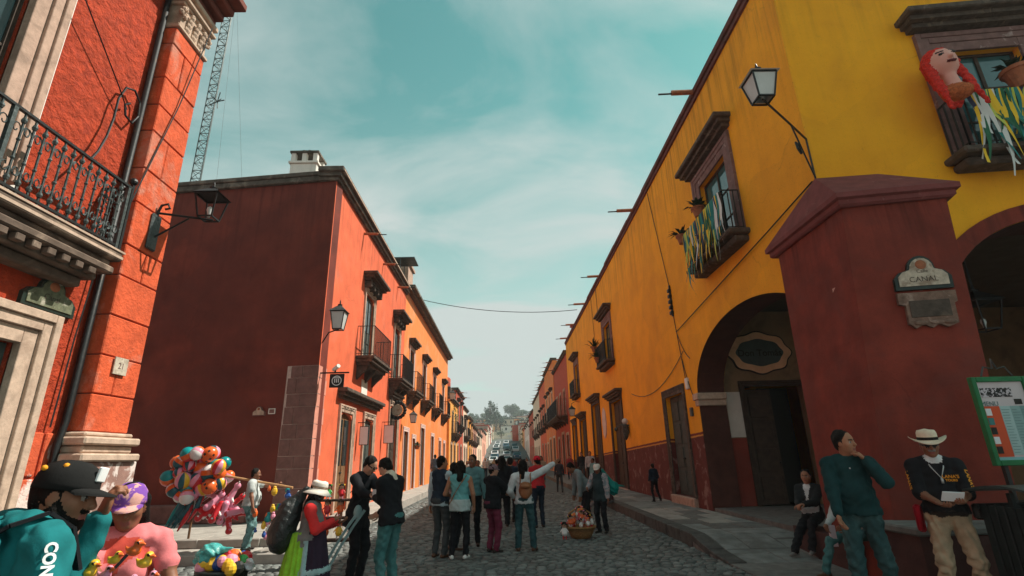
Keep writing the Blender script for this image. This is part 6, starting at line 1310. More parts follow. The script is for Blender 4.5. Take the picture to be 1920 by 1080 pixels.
def TB(u, d, z):                                            # front face of the leaning buttress
    f = z / 5.2; x0 = 4.70 + 0.46 * f; y0 = 6.82 + 0.11 * f; x1 = 6.05 + 0.5 * f; y1 = 6.55 + 0.1 * f; L0 = math.hypot(x1 - x0, y1 - y0); cx_, cy_ = (x1 - x0) / L0, (y1 - y0) / L0
    return (x0 + u * cx_ + d * cy_, y0 + u * cy_ - d * cx_, z)
plaque('ivory street-name plaque with dark green border on the buttress', TB, 0.86, 3.72, 0.72, 0.50, M_ivory, M_greenst, lines=(('Calle', 0.26, 0.07), ('CANAL', 0.14, 0.11)))
o = thing('carved_stone_plaque', 'brown carved stone plaque below the ivory one on the buttress', 'plaque', TB(0.86, 0, 3.2)); m = MB(TB)
m.prism([(0.50, 3.68), (1.22, 3.68), (1.22, 3.52), (1.18, 3.5), (1.18, 3.22), (1.05, 3.17), (0.95, 3.22), (0.86, 3.17), (0.76, 3.22), (0.66, 3.17), (0.58, 3.24), (0.58, 3.5), (0.50, 3.52)], 0.0, 0.05); m.build('slab', M_brst, o)
m = MB(TB); m.box(0.62, 1.12, 0.051, 0.06, 3.32, 3.56, bev=0.004); m.build('inscription_panel', M_dkst, o); m = MB(TB)
for k in (0.72, 0.92, 1.08): m.ball((k, 0.05, 3.24), (0.09, 0.03, 0.035), 8, 5)
m.build('carved_wave', M_brst, o, smooth=True)
plaque('weathered mossy plaque over the mansion door', TFG, 5.98, 3.42, 0.74, 0.42, M_moss, M_greenst, d=0.0, lines=(('Canal', 0.16, 0.10),))
plaque('small tan stone plaque on the shaded red flank', TS, 1.50, 2.82, 0.34, 0.24, M_cantl, M_quoin)
def tile(label, T, u, z, w, h, d, m, txt=None, name='wall_tile', rim=None):
    o = thing(name, label, 'tile', T(u, d, z)); b = MB(T); b.box(u - w / 2, u + w / 2, d, d + 0.02, z - h / 2, z + h / 2, bev=0.004); b.build('tile_face', m, o)
    if rim: r_ = MB(T); e = 0.02; [r_.box(*q) for q in ((u - w / 2 - e, u + w / 2 + e, d, d + 0.024, z + h / 2 + 0.001, z + h / 2 + e), (u - w / 2 - e, u + w / 2 + e, d, d + 0.024, z - h / 2 - e, z - h / 2 - 0.001), (u - w / 2 - e, u - w / 2 - 0.001, d, d + 0.024, z - h / 2, z + h / 2), (u + w / 2 + 0.001, u + w / 2 + e, d, d + 0.024, z - h / 2, z + h / 2))]; r_.build('tile_rim', rim, o)
    if txt:
        O = Vector(T(u, d + 0.022, z)); U = Vector(T(u + 1, d + 0.022, z)) - O; Nn = Vector(T(u, d + 1.022, z)) - O
        if U.cross(Vector((0, 0, 1))).dot(Nn) < 0: U = -U
        text_obj(txt, h * 0.5, O, U, (0, 0, 1), M_purp, o)
    return o
tile('white number tile on the mansion pilaster', TFG, 7.02, 2.93, 0.25, 0.23, 0.272, M_ivory, '21')
tile('square painted tile on the street side of the buttress', lambda u, d, z: (5.02 + 0.16 * z / 5.2 * 1.0 - d - 0.04, u, z), 7.33, 3.87, 0.24, 0.24, 0.0, mat('salmon_tile', (0.62, 0.34, 0.27), var=0.2, vs=20))
tile('tiny white tile beside the tan plaque on the shaded red flank', TS, 1.16, 2.93, 0.14, 0.10, 0.0, M_quoin, None, rim=M_white)
tile('white marble plaque under the first red balcony', TL, 18.15, 4.02, 0.75, 0.62, 0.0, M_white)
tile('white glazed tile panel left of the arcade doors', TE, 1.0, 2.62, 0.44, 1.2, 0.0, mat('dull_white_panel', (0.55, 0.52, 0.47), var=0.1))
o = thing('oval_shop_sign', 'white oval shop sign between two doors on the yellow wall', 'sign', (5.26, 28.0, 2.6)); m = MB(TR); m.prism([(28.0 + 0.48 * math.cos(t) * (1 + 0.05 * math.cos(8 * t)), 3.3 + 0.75 * math.sin(t) * (1 + 0.05 * math.cos(8 * t))) for t in [k * math.pi / 24 for k in range(48)]], 0.0, 0.05); m.build('sign_board', mat('pinkish_white_board', (0.66, 0.56, 0.53), var=0.1), o)
# painted oval sign of the arcade shop
o = thing('arcade_shop_sign', 'dark oval shop sign with wavy tan border over the arcade door', 'sign', (7.1, 14.2, 3.7)); ce = (1.92, 4.30)
def wavy(rx, rz, a, n=64): return [(ce[0] + rx * math.cos(t) * (1 + a * math.cos(8 * t)), ce[1] + rz * math.sin(t) * (1 + a * math.cos(8 * t))) for t in [k * 2 * math.pi / n for k in range(n)]]
m = MB(TE); m.prism(wavy(0.90, 0.60, 0.05), 0.0, 0.04); m.build('dark_edge', M_dark, o); m = MB(TE); m.prism(wavy(0.86, 0.56, 0.05), 0.041, 0.055); m.build('tan_border', mat('tan_sign_paint', (0.78, 0.50, 0.30), var=0.15), o)
m = MB(TE); m.prism(wavy(0.66, 0.38, 0.03), 0.056, 0.066); m.build('sign_panel', mat('dark_sign_paint', (0.07, 0.10, 0.10), var=0.2), o); text_obj('Don Tomás', 0.26, TE(ce[0], 0.068, ce[1] - 0.02), (1, 0, 0), (0, 0, 1), M_dark, o, bold=0.004)
# hanging sign and camera on the red house
o = thing('hanging_sign', 'square black hanging sign with white emblem on the red house', 'sign', (-4.45, 13.7, 3.5)); m = MB(); m.box(-4.62, -4.24, 13.69, 13.72, 3.50, 3.86, bev=0.004); m.build('board', M_iron, o)
m = MB(); m.box(-4.94, -4.12, 13.685, 13.725, 3.875, 3.91); m.build('hanging_bar', M_iron, o); m = MB(); E_ = [(-4.43 + 0.12 * math.cos(t), 3.68 + 0.12 * math.sin(t)) for t in [k * math.pi / 10 for k in range(20)]]
for i in range(20): m.bar((E_[i][0], 13.686, E_[i][1]), (E_[(i + 1) % 20][0], 13.686, E_[(i + 1) % 20][1]), 0.004, 0.022)
for k in (-0.05, 0.0, 0.05): m.box(-4.43 + k - 0.012, -4.43 + k + 0.012, 13.684, 13.688, 3.63, 3.73)
m.box(-4.51, -4.35, 13.684, 13.688, 3.745, 3.765); m.build('emblem', WHITEP, o)
m = MB(); m.tube([(-4.55, 13.75, 3.98), (-4.38, 13.6, 4.06)], 0.055, 10); cm = thing('security_camera', 'white security camera above the black hanging sign', 'camera', (-4.5, 13.7, 3.92)); m.build('housing', M_white, cm, smooth=False); m = MB(); m.bar((-4.5, 13.72, 3.91), (-4.48, 13.7, 3.99), 0.03); m.build('mount', M_iron, cm)
def blade_sign(label, y, z, h=0.62, w=0.42):
    o = thing('hanging_board', label, 'sign', (-4.6, y, z)); m = MB(); m.box(-4.82, -4.82 + w, y - 0.03, y + 0.03, z, z + h, bev=0.006); m.build('board', M_iron, o); m = MB(); m.box(-4.80, -4.84 + w, y - 0.037, y - 0.031, z + 0.02, z + h - 0.02); m.build('board_face', PAPER, o); m = MB(); m.bar((-4.9, y, z + h + 0.12), (-4.72 + w, y, z + h + 0.12), 0.025); m.bar((-4.8, y, z + h), (-4.8, y, z + h + 0.12), 0.012); m.bar((-4.85 + w, y, z + h), (-4.85 + w, y, z + h + 0.12), 0.012); m.build('hanging_bar', M_iron, o)
blade_sign('pale hanging board between the first two red-house doors', 17.7, 2.15, 0.6, 0.30); blade_sign('pale hanging board before the big arched door', 21.2, 2.3, 0.7, 0.40)
o = thing('iron_wreath_clock', 'round black wreath clock over the big arched door of the red house', 'clock', (-4.7, 23.2, 3.4)); m = MB(); R0 = 0.34
for k in range(18): t = k * math.pi / 9; m.ball((-4.72 + 0.0 + R0 * math.cos(t), 23.1, 3.75 + R0 * math.sin(t)), 0.09, 6, 4)
m.build('wreath', M_iron, o); m = MB(); m.tube([(-4.72, 23.08, 3.75), (-4.72, 23.13, 3.75)], 0.24, 16); m.build('clock_face', M_ivory, o); m = MB(); m.bar((-4.9, 23.1, 4.1), (-4.4, 23.1, 4.1), 0.03); m.build('clock_arm', M_iron, o)

# green framed menu board
o = thing('menu_board', 'green framed menu board on a stand beside the buttress', 'menu board', (5.45, 5.6, 0)); X0, X1, Z0, Z1, YY = 5.10, 5.72, 1.43, 2.35, 5.6
MG = mat('green_frame_paint', (0.008, 0.15, 0.05), rough=0.4, var=0.2, vs=10, bump=0.2); m = MB(); f = 0.055
for q in ((X0, X0 + f, Z0, Z1), (X1 - f, X1, Z0, Z1), (X0 + f, X1 - f, Z1 - f, Z1), (X0 + f, X1 - f, Z0, Z0 + f)): m.box(q[0], q[1], YY - 0.03, YY + 0.03, q[2], q[3], bev=0.006)
m.build('frame', MG, o)
def sheet(name, x0, x1, z0, z1, m_, d=0.0):
    q = MB(); q.box(X0 + f + (X1 - X0 - 2 * f) * x0, X0 + f + (X1 - X0 - 2 * f) * x1, YY - 0.006 - d, YY - 0.003 - d, Z0 + f + (Z1 - Z0 - 2 * f) * z0, Z0 + f + (Z1 - Z0 - 2 * f) * z1); return q.build(name, m_, o)
sheet('backing', 0, 1, 0, 1, flat('board_pale_pink', (0.55, 0.50, 0.52))); sheet('photo_strip', 0.05, 0.72, 0.80, 0.92, mat('photo_collage', (0.03, 0.03, 0.03), var=0.5, vs=40, bump=0, col2=(0.6, 0.55, 0.6), c2=(0.5, 0.53), c2s=26, c2a=0.9), 0.004)
sheet('menu_column', 0.36, 0.58, 0.06, 0.68, flat('pale_aqua_sheet', (0.36, 0.52, 0.52)), 0.004); sheet('menu_column', 0.582, 0.79, 0.06, 0.68, flat('mid_aqua_sheet', (0.25, 0.40, 0.40)), 0.004); sheet('menu_column', 0.792, 0.99, 0.06, 0.68, flat('dim_aqua_sheet', (0.18, 0.31, 0.31)), 0.004)
sheet('orange_column', 0.02, 0.35, 0.04, 0.68, flat('orange_red_sheet', (0.58, 0.085, 0.03)), 0.004); sheet('price_block', 0.72, 0.88, 0.70, 0.77, M_dark, 0.004); sheet('bottom_strip', 0.0, 1.0, 0.0, 0.035, flat('aqua_glass_strip', (0.2, 0.45, 0.47), 0.2), 0.004)
for k in range(5): sheet('dish_photo', 0.03, 0.15, 0.08 + k * 0.12, 0.17 + k * 0.12, [M_dark, PAPER, M_dark, flat('teal_dish', (0.05, 0.2, 0.2)), PAPER][k], 0.008)
for k in range(16): 
    for c0 in (0.38, 0.60, 0.81): sheet('text_line', c0, c0 + ru(0.10, 0.17), 0.09 + k * 0.036, 0.095 + k * 0.036, flat('grey_ink', (0.12, 0.2, 0.2)), 0.008)
text_obj('MENU', 0.07, (5.24, YY - 0.012, 2.06), (1, 0, 0), (0, 0, 1), flat('grey_ink', (0.12, 0.2, 0.2)), o)
m = MB(); m.bar((5.62, 5.62, 0.02), (5.62, 5.62, 1.43), 0.05); m.bar((5.42, 5.62, 0.02), (5.85, 5.62, 0.02), 0.05, 0.03); m.bar((5.22, 5.62, 0.02), (5.22, 5.62, 1.43), 0.04); m.build('stand', M_iron, o)
m = MB(); m.tube([(5.25, YY, 2.36), (5.3, YY, 2.46), (5.4, YY, 2.44), (5.41, YY, 2.55), (5.45, YY, 2.44), (5.54, YY, 2.46), (5.6, YY, 2.36)], 0.01, 5); m.build('iron_crest', M_irong, o)
# slatted bin
o = thing('litter_bin', 'dark slatted litter bin with a flat lid at the right edge', 'litter bin', (4.85, 4.95, 0)); m = MB(); bx0, bx1, by0, by1 = 4.54, 5.36, 4.62, 5.25; M_bin = mat('dark_green_bin_metal', (0.018, 0.026, 0.027), rough=0.5, var=0.3, vs=8, bump=0.2, metal=0.3)
for k in range(9):
    for yy in (by0, by1 - 0.03): s_ = MB(); x = bx0 + k * (bx1 - bx0) / 9; s_.box(x + 0.008, x + (bx1 - bx0) / 9 - 0.008, yy, yy + 0.03, 0.10, 1.10, bev=0.006); s_.build('slat', M_bin, o)
for k in range(7):
    for xx in (bx0 - 0.032, bx1 + 0.002): s_ = MB(); y = by0 + k * (by1 - by0) / 7; s_.box(xx, xx + 0.03, y + 0.008, y + (by1 - by0) / 7 - 0.008, 0.10, 1.10, bev=0.006); s_.build('slat', M_bin, o)
m = MB(); m.box(bx0 + 0.03, bx1 - 0.03, by0 + 0.06, by1 - 0.06, 0.04, 1.02); m.build('liner', M_dark, o); m = MB()
for z in (0.12, 1.06): m.box(bx0 - 0.04, bx1 + 0.04, by0 - 0.012, by0 - 0.001, z, z + 0.05); m.box(bx0 - 0.04, bx1 + 0.04, by1 + 0.001, by1 + 0.012, z, z + 0.05)
m.build('hoop', M_bin, o); m = MB()
for sx in (bx0, bx1): m.bar((sx, by0 + 0.3, 1.08), (sx, by0 + 0.3, 1.22), 0.04)
m.build('lid_post', M_bin, o); m = MB(); n = 8
for j in range(n):
    a0, a1 = j / n, (j + 1) / n; za = 1.215 + 0.05 * math.sin(math.pi * a0); zb = 1.215 + 0.05 * math.sin(math.pi * a1); ya = by0 - 0.06 + (by1 - by0 + 0.12) * a0; yb = by0 - 0.06 + (by1 - by0 + 0.12) * a1
    m.add([(bx0 - 0.10, ya, za), (bx1 + 0.1, ya, za), (bx1 + 0.1, yb, zb), (bx0 - 0.10, yb, zb), (bx0 - 0.10, ya, za + 0.02), (bx1 + 0.1, ya, za + 0.02), (bx1 + 0.1, yb, zb + 0.02), (bx0 - 0.10, yb, zb + 0.02)], [(3, 2, 1, 0), (4, 5, 6, 7), (0, 1, 5, 4), (2, 3, 7, 6), (0, 3, 7, 4), (1, 2, 6, 5)])
m.build('lid', mat('grey_bin_lid', (0.06, 0.085, 0.085), rough=0.35, var=0.2, metal=0.3), o)

# ------------------------------------------------------------------ flower pots, ribbons, puppet
def pot_plant(label, c, r=0.16, h=0.26, kind='agave', m=None, spread=0.4):
    o = thing('potted_plant', label, 'potted plant', c, 'pots on the window railings'); p = MB(); p.lathe([(r * 0.62, 0), (r * 0.8, h * 0.5), (r, h * 0.8), (r * 1.12, h * 0.82), (r * 1.12, h), (r * 0.9, h), (r * 0.85, h * 0.9)], c, 14); p.build('pot', M_terra, o, smooth=False)
    lf = MB()
    for k in range(46):
        t = ru(0, 6.28); el = ru(0.05, 1.2); ln = spread * ru(0.5, 1.0); d = Vector((math.cos(t) * math.cos(el), math.sin(t) * math.cos(el), math.sin(el))); b0 = Vector(c) + Vector((d.x * r * 0.3, d.y * r * 0.3, h)); w_ = Vector((-math.sin(t), math.cos(t), 0)) * ru(0.02, 0.045)
        tip = b0 + d * ln - Vector((0, 0, ln * 0.25 * math.cos(el))); mid = b0 + d * ln * 0.55 + Vector((0, 0, 0.02)); lf.add([tuple(b0 - w_ * 0.5), tuple(b0 + w_ * 0.5), tuple(mid + w_), tuple(mid - w_), tuple(tip)], [(0, 1, 2, 3), (3, 2, 4)])
    lf.build('foliage', m or M_leafd, o); return o
pot_plant('potted plant on the far corner of the ribboned side balcony', (4.86, 12.62, 6.98), 0.15, 0.24); pot_plant('potted plant on the middle of the ribboned side balcony', (4.86, 11.35, 7.16), 0.15, 0.24)
pot_plant('dark potted plant on the far corner of the second yellow balcony', (4.83, 26.9, 6.9), 0.17, 0.26, spread=0.75); pot_plant('potted plant hanging low on the second yellow balcony', (4.83, 26.2, 6.2), 0.17, 0.26, spread=0.7); pot_plant('terracotta pot with a dry succulent on the front balcony', TF(3.25, 0.46, 7.12), 0.20, 0.36, spread=0.36)
pot_plant('small planter on the orange house wall', (-4.7, 28.6, 2.2), 0.15, 0.2, spread=0.3)
RIB = [flat('ribbon_' + n_, c) for n_, c in (('white', (0.66, 0.68, 0.66)), ('yellow', (0.80, 0.52, 0.03)), ('lime', (0.50, 0.56, 0.10)), ('teal', (0.02, 0.20, 0.19)), ('navy', (0.03, 0.04, 0.09)), ('green', (0.02, 0.12, 0.06)))]
def ribbons(label, T, u0, u1, d, z, n, lmin, lmax, w=0.05):
    o = thing('ribbon_garland', label, 'ribbons', T((u0 + u1) / 2, d, z)); c = MB(T); c.tube([(u0, d, z), (u1, d, z)], 0.012, 5); c.build('cord', M_iron, o)
    for k in range(n):
        u = u0 + (u1 - u0) * (k + ru(0.1, 0.9)) / n; ln = ru(lmin, lmax); m = MB(T); ww = w * ru(0.6, 1.2); ph = ru(0, 6); sw = ru(-0.28, 0.28); pr = None; N_ = 9
        for j in range(N_ + 1):
            t = j / N_; uu = u + sw * t * t + 0.025 * math.sin(5 * t + ph); dd = d + 0.02 + 0.03 * math.sin(7 * t + ph) * t; tw = ww / 2 * (0.75 + 0.25 * math.cos(6 * t + ph)); row = [(uu - tw, dd - 0.01 * math.sin(4 * t), z - ln * t), (uu + tw, dd + 0.012 * math.sin(4 * t + 1), z - ln * t)]
            if pr: m.add(pr + row[::-1], [(0, 1, 2, 3)])
            pr = row
        m.build('ribbon', RIB[random.choice([0, 1, 1, 2, 3, 3, 4, 5])], o)
ribbons('long coloured ribbons hanging from the yellow side balcony', TR, 10.1, 12.45, 0.46, 7.14, 56, 0.6, 1.5, 0.09); ribbons('two long ribbon tails under the side balcony', TR, 12.3, 12.5, 0.45, 6.2, 3, 0.5, 0.9, 0.07)
ribbons('yellow and teal ribbons hanging from the front balcony', TF, 2.35, 4.25, 0.47, 7.12, 60, 0.7, 1.6, 0.075)
# paper-mache bust of a red-haired woman
P0 = np.array(TF(2.22, 0.55, 7.0)); pv_ = Vol(); Rp = rotz(rad(150)) @ rotx(0.55)
pv_.ell((0, 0, 0.52), (0.20, 0.22, 0.27), 'face', 0.05); pv_.cap((0, -0.02, 0.0), (0, 0, 0.4), 0.10, 0.10, 'face', 0.05); pv_.ell((0, -0.03, -0.08), (0.24, 0.14, 0.14), 'dress', 0.06); pv_.cap((0, 0.20, 0.53), (0, 0.235, 0.47), 0.022, 0.036, 'face', 0.03)
for sx in (-1, 1):
    pv_.ell((sx * 0.085, 0.195, 0.57), (0.05, 0.02, 0.018), 'ink', 0.005); pv_.cap((sx * 0.04, 0.20, 0.625), (sx * 0.14, 0.165, 0.635), 0.011, 0.008, 'ink', 0.005); pv_.cap((sx * 0.19, -0.02, 0.58), (sx * 0.23, 0.02, 0.02), 0.07, 0.05, 'hair', 0.04, None, 0.012); pv_.cap((sx * 0.21, 0.02, 0.1), (sx * 0.25, 0.06, -0.45), 0.06, 0.02, 'hair', 0.03, None, 0.012)
pv_.cap((-0.05, 0.205, 0.395), (0.05, 0.205, 0.395), 0.02, 0.02, 'mouth', 0.006); pv_.ell((0, -0.06, 0.60), (0.235, 0.22, 0.27), 'hair', 0.02, None, 0.01); pv_.cap((0, -0.2, 0.5), (0, -0.16, -0.2), 0.14, 0.09, 'hair', 0.05, None, 0.012)
pm = pv_.moved(np.eye(3), np.zeros(3)); Rk = rotz(rad(168))
hv = Vol(); hv.p = pv_.p; hv = hv.moved(Rk @ rotx(0.12) @ roty(0.08), P0 + V3(-0.05, 0, 0.16))
pb = thing('paper_mache_bust', 'paper-mache bust of a red-haired woman hung on the front balcony', 'puppet', tuple(P0))
b = vol_object('bust', [(hv, 0.014)], {'face': mat('painted_pink_face', (0.70, 0.34, 0.28), rough=0.5, var=0.08), 'hair': mat('bright_red_yarn', (0.58, 0.03, 0.02), var=0.4, vs=30, bump=0.8, bs=60), 'ink': EYE, 'mouth': flat('dark_mouth_paint', (0.10, 0.015, 0.02)), 'dress': mat('orange_lace', (0.40, 0.10, 0.03), var=0.5, vs=25, bump=0.6)}, pb)

# ------------------------------------------------------------------ balloons, toys, dolls, baskets
def toon(n_, c, r=0.3): return flat('toy_' + n_, c, r, spec=0.5)
TC = [toon(n_, c) for n_, c in (('red', (0.62, 0.02, 0.03)), ('teal', (0.0, 0.26, 0.27)), ('pink', (0.78, 0.30, 0.42)), ('orange', (0.78, 0.13, 0.02)), ('yellow', (0.82, 0.48, 0.03)), ('white', (0.78, 0.74, 0.72)), ('dark_teal', (0.01, 0.10, 0.13)), ('black', (0.02, 0.02, 0.02)), ('green', (0.05, 0.40, 0.08)), ('purple', (0.25, 0.05, 0.35)), ('blue', (0.02, 0.09, 0.35)))]
BB = thing('balloon_bunch', 'big bunch of striped and spotted balloons on the steps', 'balloons', (-5.8, 10.42, 0.5)); rb = random.Random(5); placed = []
for k in range(400):
    if len(placed) >= 48: break
    t = rb.uniform(0, 6.28); rr = rb.uniform(0, 1) ** 0.5; p = (-5.83 + 0.52 * rr * math.cos(t), 10.45 + rb.uniform(-0.26, 0.22), 1.47 + 0.40 * rr * math.sin(t)); r = rb.uniform(0.105, 0.15)
    if all((p[0] - q[0]) ** 2 + (p[1] - q[1]) ** 2 + (p[2] - q[2]) ** 2 > (0.62 * (r + q[3])) ** 2 for q in placed): placed.append((*p, r))
kinds = []
for kk in range(9):
    m = MB(); a, b_, c_ = rb.sample(range(len(TC) - 4), 3); ty = kk % 3
    if ty == 0: mif = lambda i, k, a=a, b_=b_: (0 if (k // 2) % 3 == 0 else (1 if (k // 2) % 3 == 1 else 2))
    elif ty == 1: mif = lambda i, k: 0 if i < 4 else (1 if i < 6 else 2)
    else: mif = lambda i, k: 2 if (i in (3, 5, 7) and k % 5 == 0) else 0
    m.ball((0, 0, 0), (1, 1, 1.1), 18, 11, mif=mif); m.lathe([(0.10, -1.22), (0.04, -1.12), (0.06, -1.05)], (0, 0, 0), 6, mi=0); kinds.append(m.mesh('balloon', [TC[a], TC[b_], TC[7] if ty == 2 else TC[c_]], True, True))
for i, (x, y, z, r) in enumerate(placed):
    o = bpy.data.objects.new('balloon', kinds[i % 9]); COL.objects.link(o); o.location = (x, y, z); o.scale = (r, r, r); o.rotation_euler = (rb.uniform(-0.8, 0.8), rb.uniform(-0.8, 0.8), rb.uniform(0, 6)); adopt(o, BB)
for (x, y, z, r) in placed[::2]: m = MB(); m.tube([(x, y, z - r * 1.15), (-5.85 + (x + 5.85) * 0.3, 10.43, 0.95), (-5.85, 10.45, 0.72)], 0.0035, 3); m.build('string', WHITEP, BB)
for i in range(14):                                         # long and animal-shaped balloons below
    v = Vol(); c0 = V3(-5.28 + rb.uniform(-0.30, 0.22), 10.40 + rb.uniform(-0.1, 0.12), 0.86 + rb.uniform(-0.22, 0.28)); d_ = unit(V3(rb.uniform(-1, 1), rb.uniform(-0.3, 0.3), rb.uniform(-0.6, 1))); v.cap(c0 - d_ * 0.10, c0 + d_ * 0.12, 0.065, 0.045, 'a', 0.02); v.ell(c0 + d_ * 0.2, (0.06, 0.06, 0.06), 'a', 0.02); v.cap(c0 + d_ * 0.2, c0 + d_ * 0.22 + V3(0.04, -0.05, 0.06), 0.025, 0.012, 'b', 0.01)
    for s1 in (-1, 1): v.cap(c0, c0 + V3(s1 * 0.07, -0.03, -0.10), 0.03, 0.02, 'b', 0.015)
    vol_object('animal_balloon', [(v, 0.014)], {'a': TC[rb.choice([0, 0, 3, 2, 2])], 'b': TC[rb.choice([2, 5, 0])]}, BB)
for i in range(11):
    v = MB(); x = -5.95 + rb.uniform(-0.22, 0.3); z = 0.82 + rb.uniform(-0.15, 0.12); v.tube([(x, 10.38 + rb.uniform(-0.1, 0.1), z + 0.22), (x - 0.06, 10.36, z), (x - 0.16, 10.33, z - 0.22)], [0.03, 0.045, 0.012], 7); v.build('long_balloon', TC[rb.choice([6, 6, 1, 0, 6])], BB, smooth=True)
m = MB(); m.tube([(-5.85, 10.45, 0.36), (-5.85, 10.45, 1.7)], 0.02, 6); m.build('bunch_stick', M_woodb, BB)
o = thing('carrying_pole', 'bare wooden pole over the balloon seller\'s shoulder', 'pole', (-4.7, 10.32, 1.3)); m = MB(); m.tube([(-5.45, 10.38, 1.46), (-3.95, 10.22, 1.20)], 0.022, 7); m.build('shaft', mat('bare_pole_wood', (0.55, 0.30, 0.14), var=0.2, vs=20), o)
TBN = thing('toy_bundle', 'bundle of small bright toys dangling from the pole in front of the balloon seller', 'toys', (-4.15, 10.2, 0.6))
for i in range(46):
    m = MB(); x = -4.08 + rb.gauss(0, 0.2); z = rb.uniform(0.35, 1.2); y = 10.2 + rb.uniform(-0.15, 0.15); r = rb.uniform(0.03, 0.065); m.ball((x, y, z), (r, r, r * rb.uniform(0.7, 1.5)), 8, 6); m.ball((x, y, z + r * 1.2), r * 0.6, 7, 5); m.build('toy', TC[rb.choice([4, 4, 2, 5, 1, 8, 3, 10])], TBN, smooth=True)
def doll(label, c, h, col, hair, yaw=3.14, group='rag dolls', parent=None, skin=None):
    """rag doll: head with hair and ribbons, dress, arms and legs"""
    o = thing('rag_doll', label, 'doll', c, group) if parent is None else None
    v = Vol(); R_2 = rotz(yaw); f = lambda *p: np.array(c) + R_2 @ (np.array(p) * h)
    v.ell(f(0, 0, 0.80), np.array([0.15, 0.14, 0.16]) * h, 'skin', 0.01); v.ell(f(0, -0.02, 0.85), np.array([0.17, 0.15, 0.15]) * h, 'hair', 0.01); v.cap(f(0, 0, 0.62), f(0, 0, 0.36), 0.10 * h, 0.19 * h, 'dress', 0.02)
    for s1 in (-1, 1):
        v.cap(f(s1 * 0.1, 0, 0.6), f(s1 * 0.24, 0.06, 0.44), 0.045 * h, 0.035 * h, 'dress', 0.01); v.cap(f(s1 * 0.24, 0.06, 0.44), f(s1 * 0.26, 0.08, 0.38), 0.035 * h, 0.03 * h, 'skin', 0.005); v.cap(f(s1 * 0.07, 0, 0.3), f(s1 * 0.09, 0.03, 0.03), 0.05 * h, 0.045 * h, 'leg', 0.01); v.ell(f(s1 * 0.17, -0.02, 0.92), np.array([0.06, 0.05, 0.06]) * h, 'bow', 0.005); v.cap(f(s1 * 0.16, -0.02, 0.84), f(s1 * 0.19, 0.0, 0.62), 0.035 * h, 0.025 * h, 'hair', 0.01); v.ell(f(s1 * 0.05, 0.135, 0.81), np.array([0.02, 0.015, 0.025]) * h, 'eye', 0.003)
    b = vol_object('rag_doll' if parent is not None else 'cloth_body', [(v, max(0.007, h * 0.035))], {'skin': skin or SKL, 'hair': hair, 'dress': col, 'leg': TC[rb.choice([5, 0, 2])], 'bow': TC[rb.choice([0, 2, 4, 8])], 'eye': EYE}, o or parent); return o or b
# basket of dolls in the street
BK = thing('doll_basket', 'wicker basket heaped with bright rag dolls on the cobbles', 'basket', (1.55, 11.85, 0)); M_wick = mat('wicker', (0.36, 0.19, 0.075), var=0.35, vs=40, bump=0.9, bs=70, bd=0.01)
m = MB(); m.lathe([(0.20, 0.0), (0.25, 0.10), (0.30, 0.20), (0.32, 0.20), (0.32, 0.23), (0.29, 0.23), (0.26, 0.12)], (1.56, 11.85, 0.01), 20, fn=lambda t, z: 1 + 0.02 * math.cos(20 * t)); m.build('basket_bowl', M_wick, BK, smooth=True); m = MB(); m.tube([(1.28, 11.85, 0.22), (1.32, 11.85, 0.48), (1.55, 11.85, 0.62), (1.78, 11.85, 0.48), (1.83, 11.85, 0.22)], 0.018, 6); m.build('basket_handle', M_wick, BK)
for i in range(26):
    t = rb.uniform(0, 6.28); rr = rb.uniform(0, 0.27); doll('', (1.56 + rr * math.cos(t), 11.85 + rr * math.sin(t) * 0.9, 0.16 + 0.22 * (1 - rr / 0.3) + rb.uniform(-0.03, 0.04)), rb.uniform(0.20, 0.27), TC[rb.choice([0, 3, 5, 3, 5, 2, 0, 5])], rb.choice([HAIR, HAIR, TC[3]]), rb.uniform(2.2, 4.2), parent=BK)
doll('rag doll with dark hair leaning against the doll basket', (1.20, 11.72, 0.0), 0.34, TC[5], HAIR, 2.9)
# doll stand beside the red house
DS = thing('doll_stand', 'dark wooden stand hung with rag dolls before the red house', 'stand', (-2.95, 9.4, 0)); m = MB()
for x in (-3.32, -2.5):
    m = MB(); m.bar((x, 9.55, 0), (x, 9.45, 1.05), 0.04); m.build('upright', M_wood, DS)
for z in (0.38, 0.72, 1.0): m = MB(); m.box(-3.34, -2.48, 9.36, 9.62, z, z + 0.03); m.build('shelf', M_wood, DS)
dn = ['red', 'white', 'pink', 'orange', 'purple', 'green', 'yellow', 'teal']; ci = [0, 5, 2, 3, 9, 8, 4, 1]
for i in range(12):
    x = -3.25 + (i % 4) * 0.22; z = (0.41, 0.75, 1.03)[i // 4]; k = (i * 3 + i // 4) % 8
    doll('rag doll in %s, %s shelf of the doll stand, %s from left' % (dn[k], ('bottom', 'middle', 'top')[i // 4], ('first', 'second', 'third', 'fourth')[i % 4]), (x, 9.44, z), 0.29 if i // 4 < 2 else 0.25, TC[ci[k]], rb.choice([HAIR, TC[3], HAIR]), 3.14 + rb.uniform(-0.4, 0.4))
# trailing cloth bands by the man in black
o = thing('hanging_scarves', 'two pale teal scarves slanting down from the arm of the man in black', 'scarves', (-2.2, 7.5, 0.3)); M_scarf = cloth('pale_teal_scarf', (0.24, 0.36, 0.37))
for k, dx in enumerate((0.0, 0.07)):
    m = MB(); p = [(-2.0 + dx, 7.6, 1.0), (-2.12 + dx, 7.55, 0.82), (-2.26 + dx, 7.5, 0.58), (-2.40 + dx, 7.45, 0.30)]
    for a, b_ in zip(p[:-1], p[1:]): m.bar(a, b_, 0.05, 0.03)
    m.build('scarf', M_scarf, o)
m = MB(); m.ball((-2.02, 7.6, 0.97), (0.06, 0.05, 0.10), 9, 6); m.build('scarf_bundle', M_scarf, o, smooth=True)
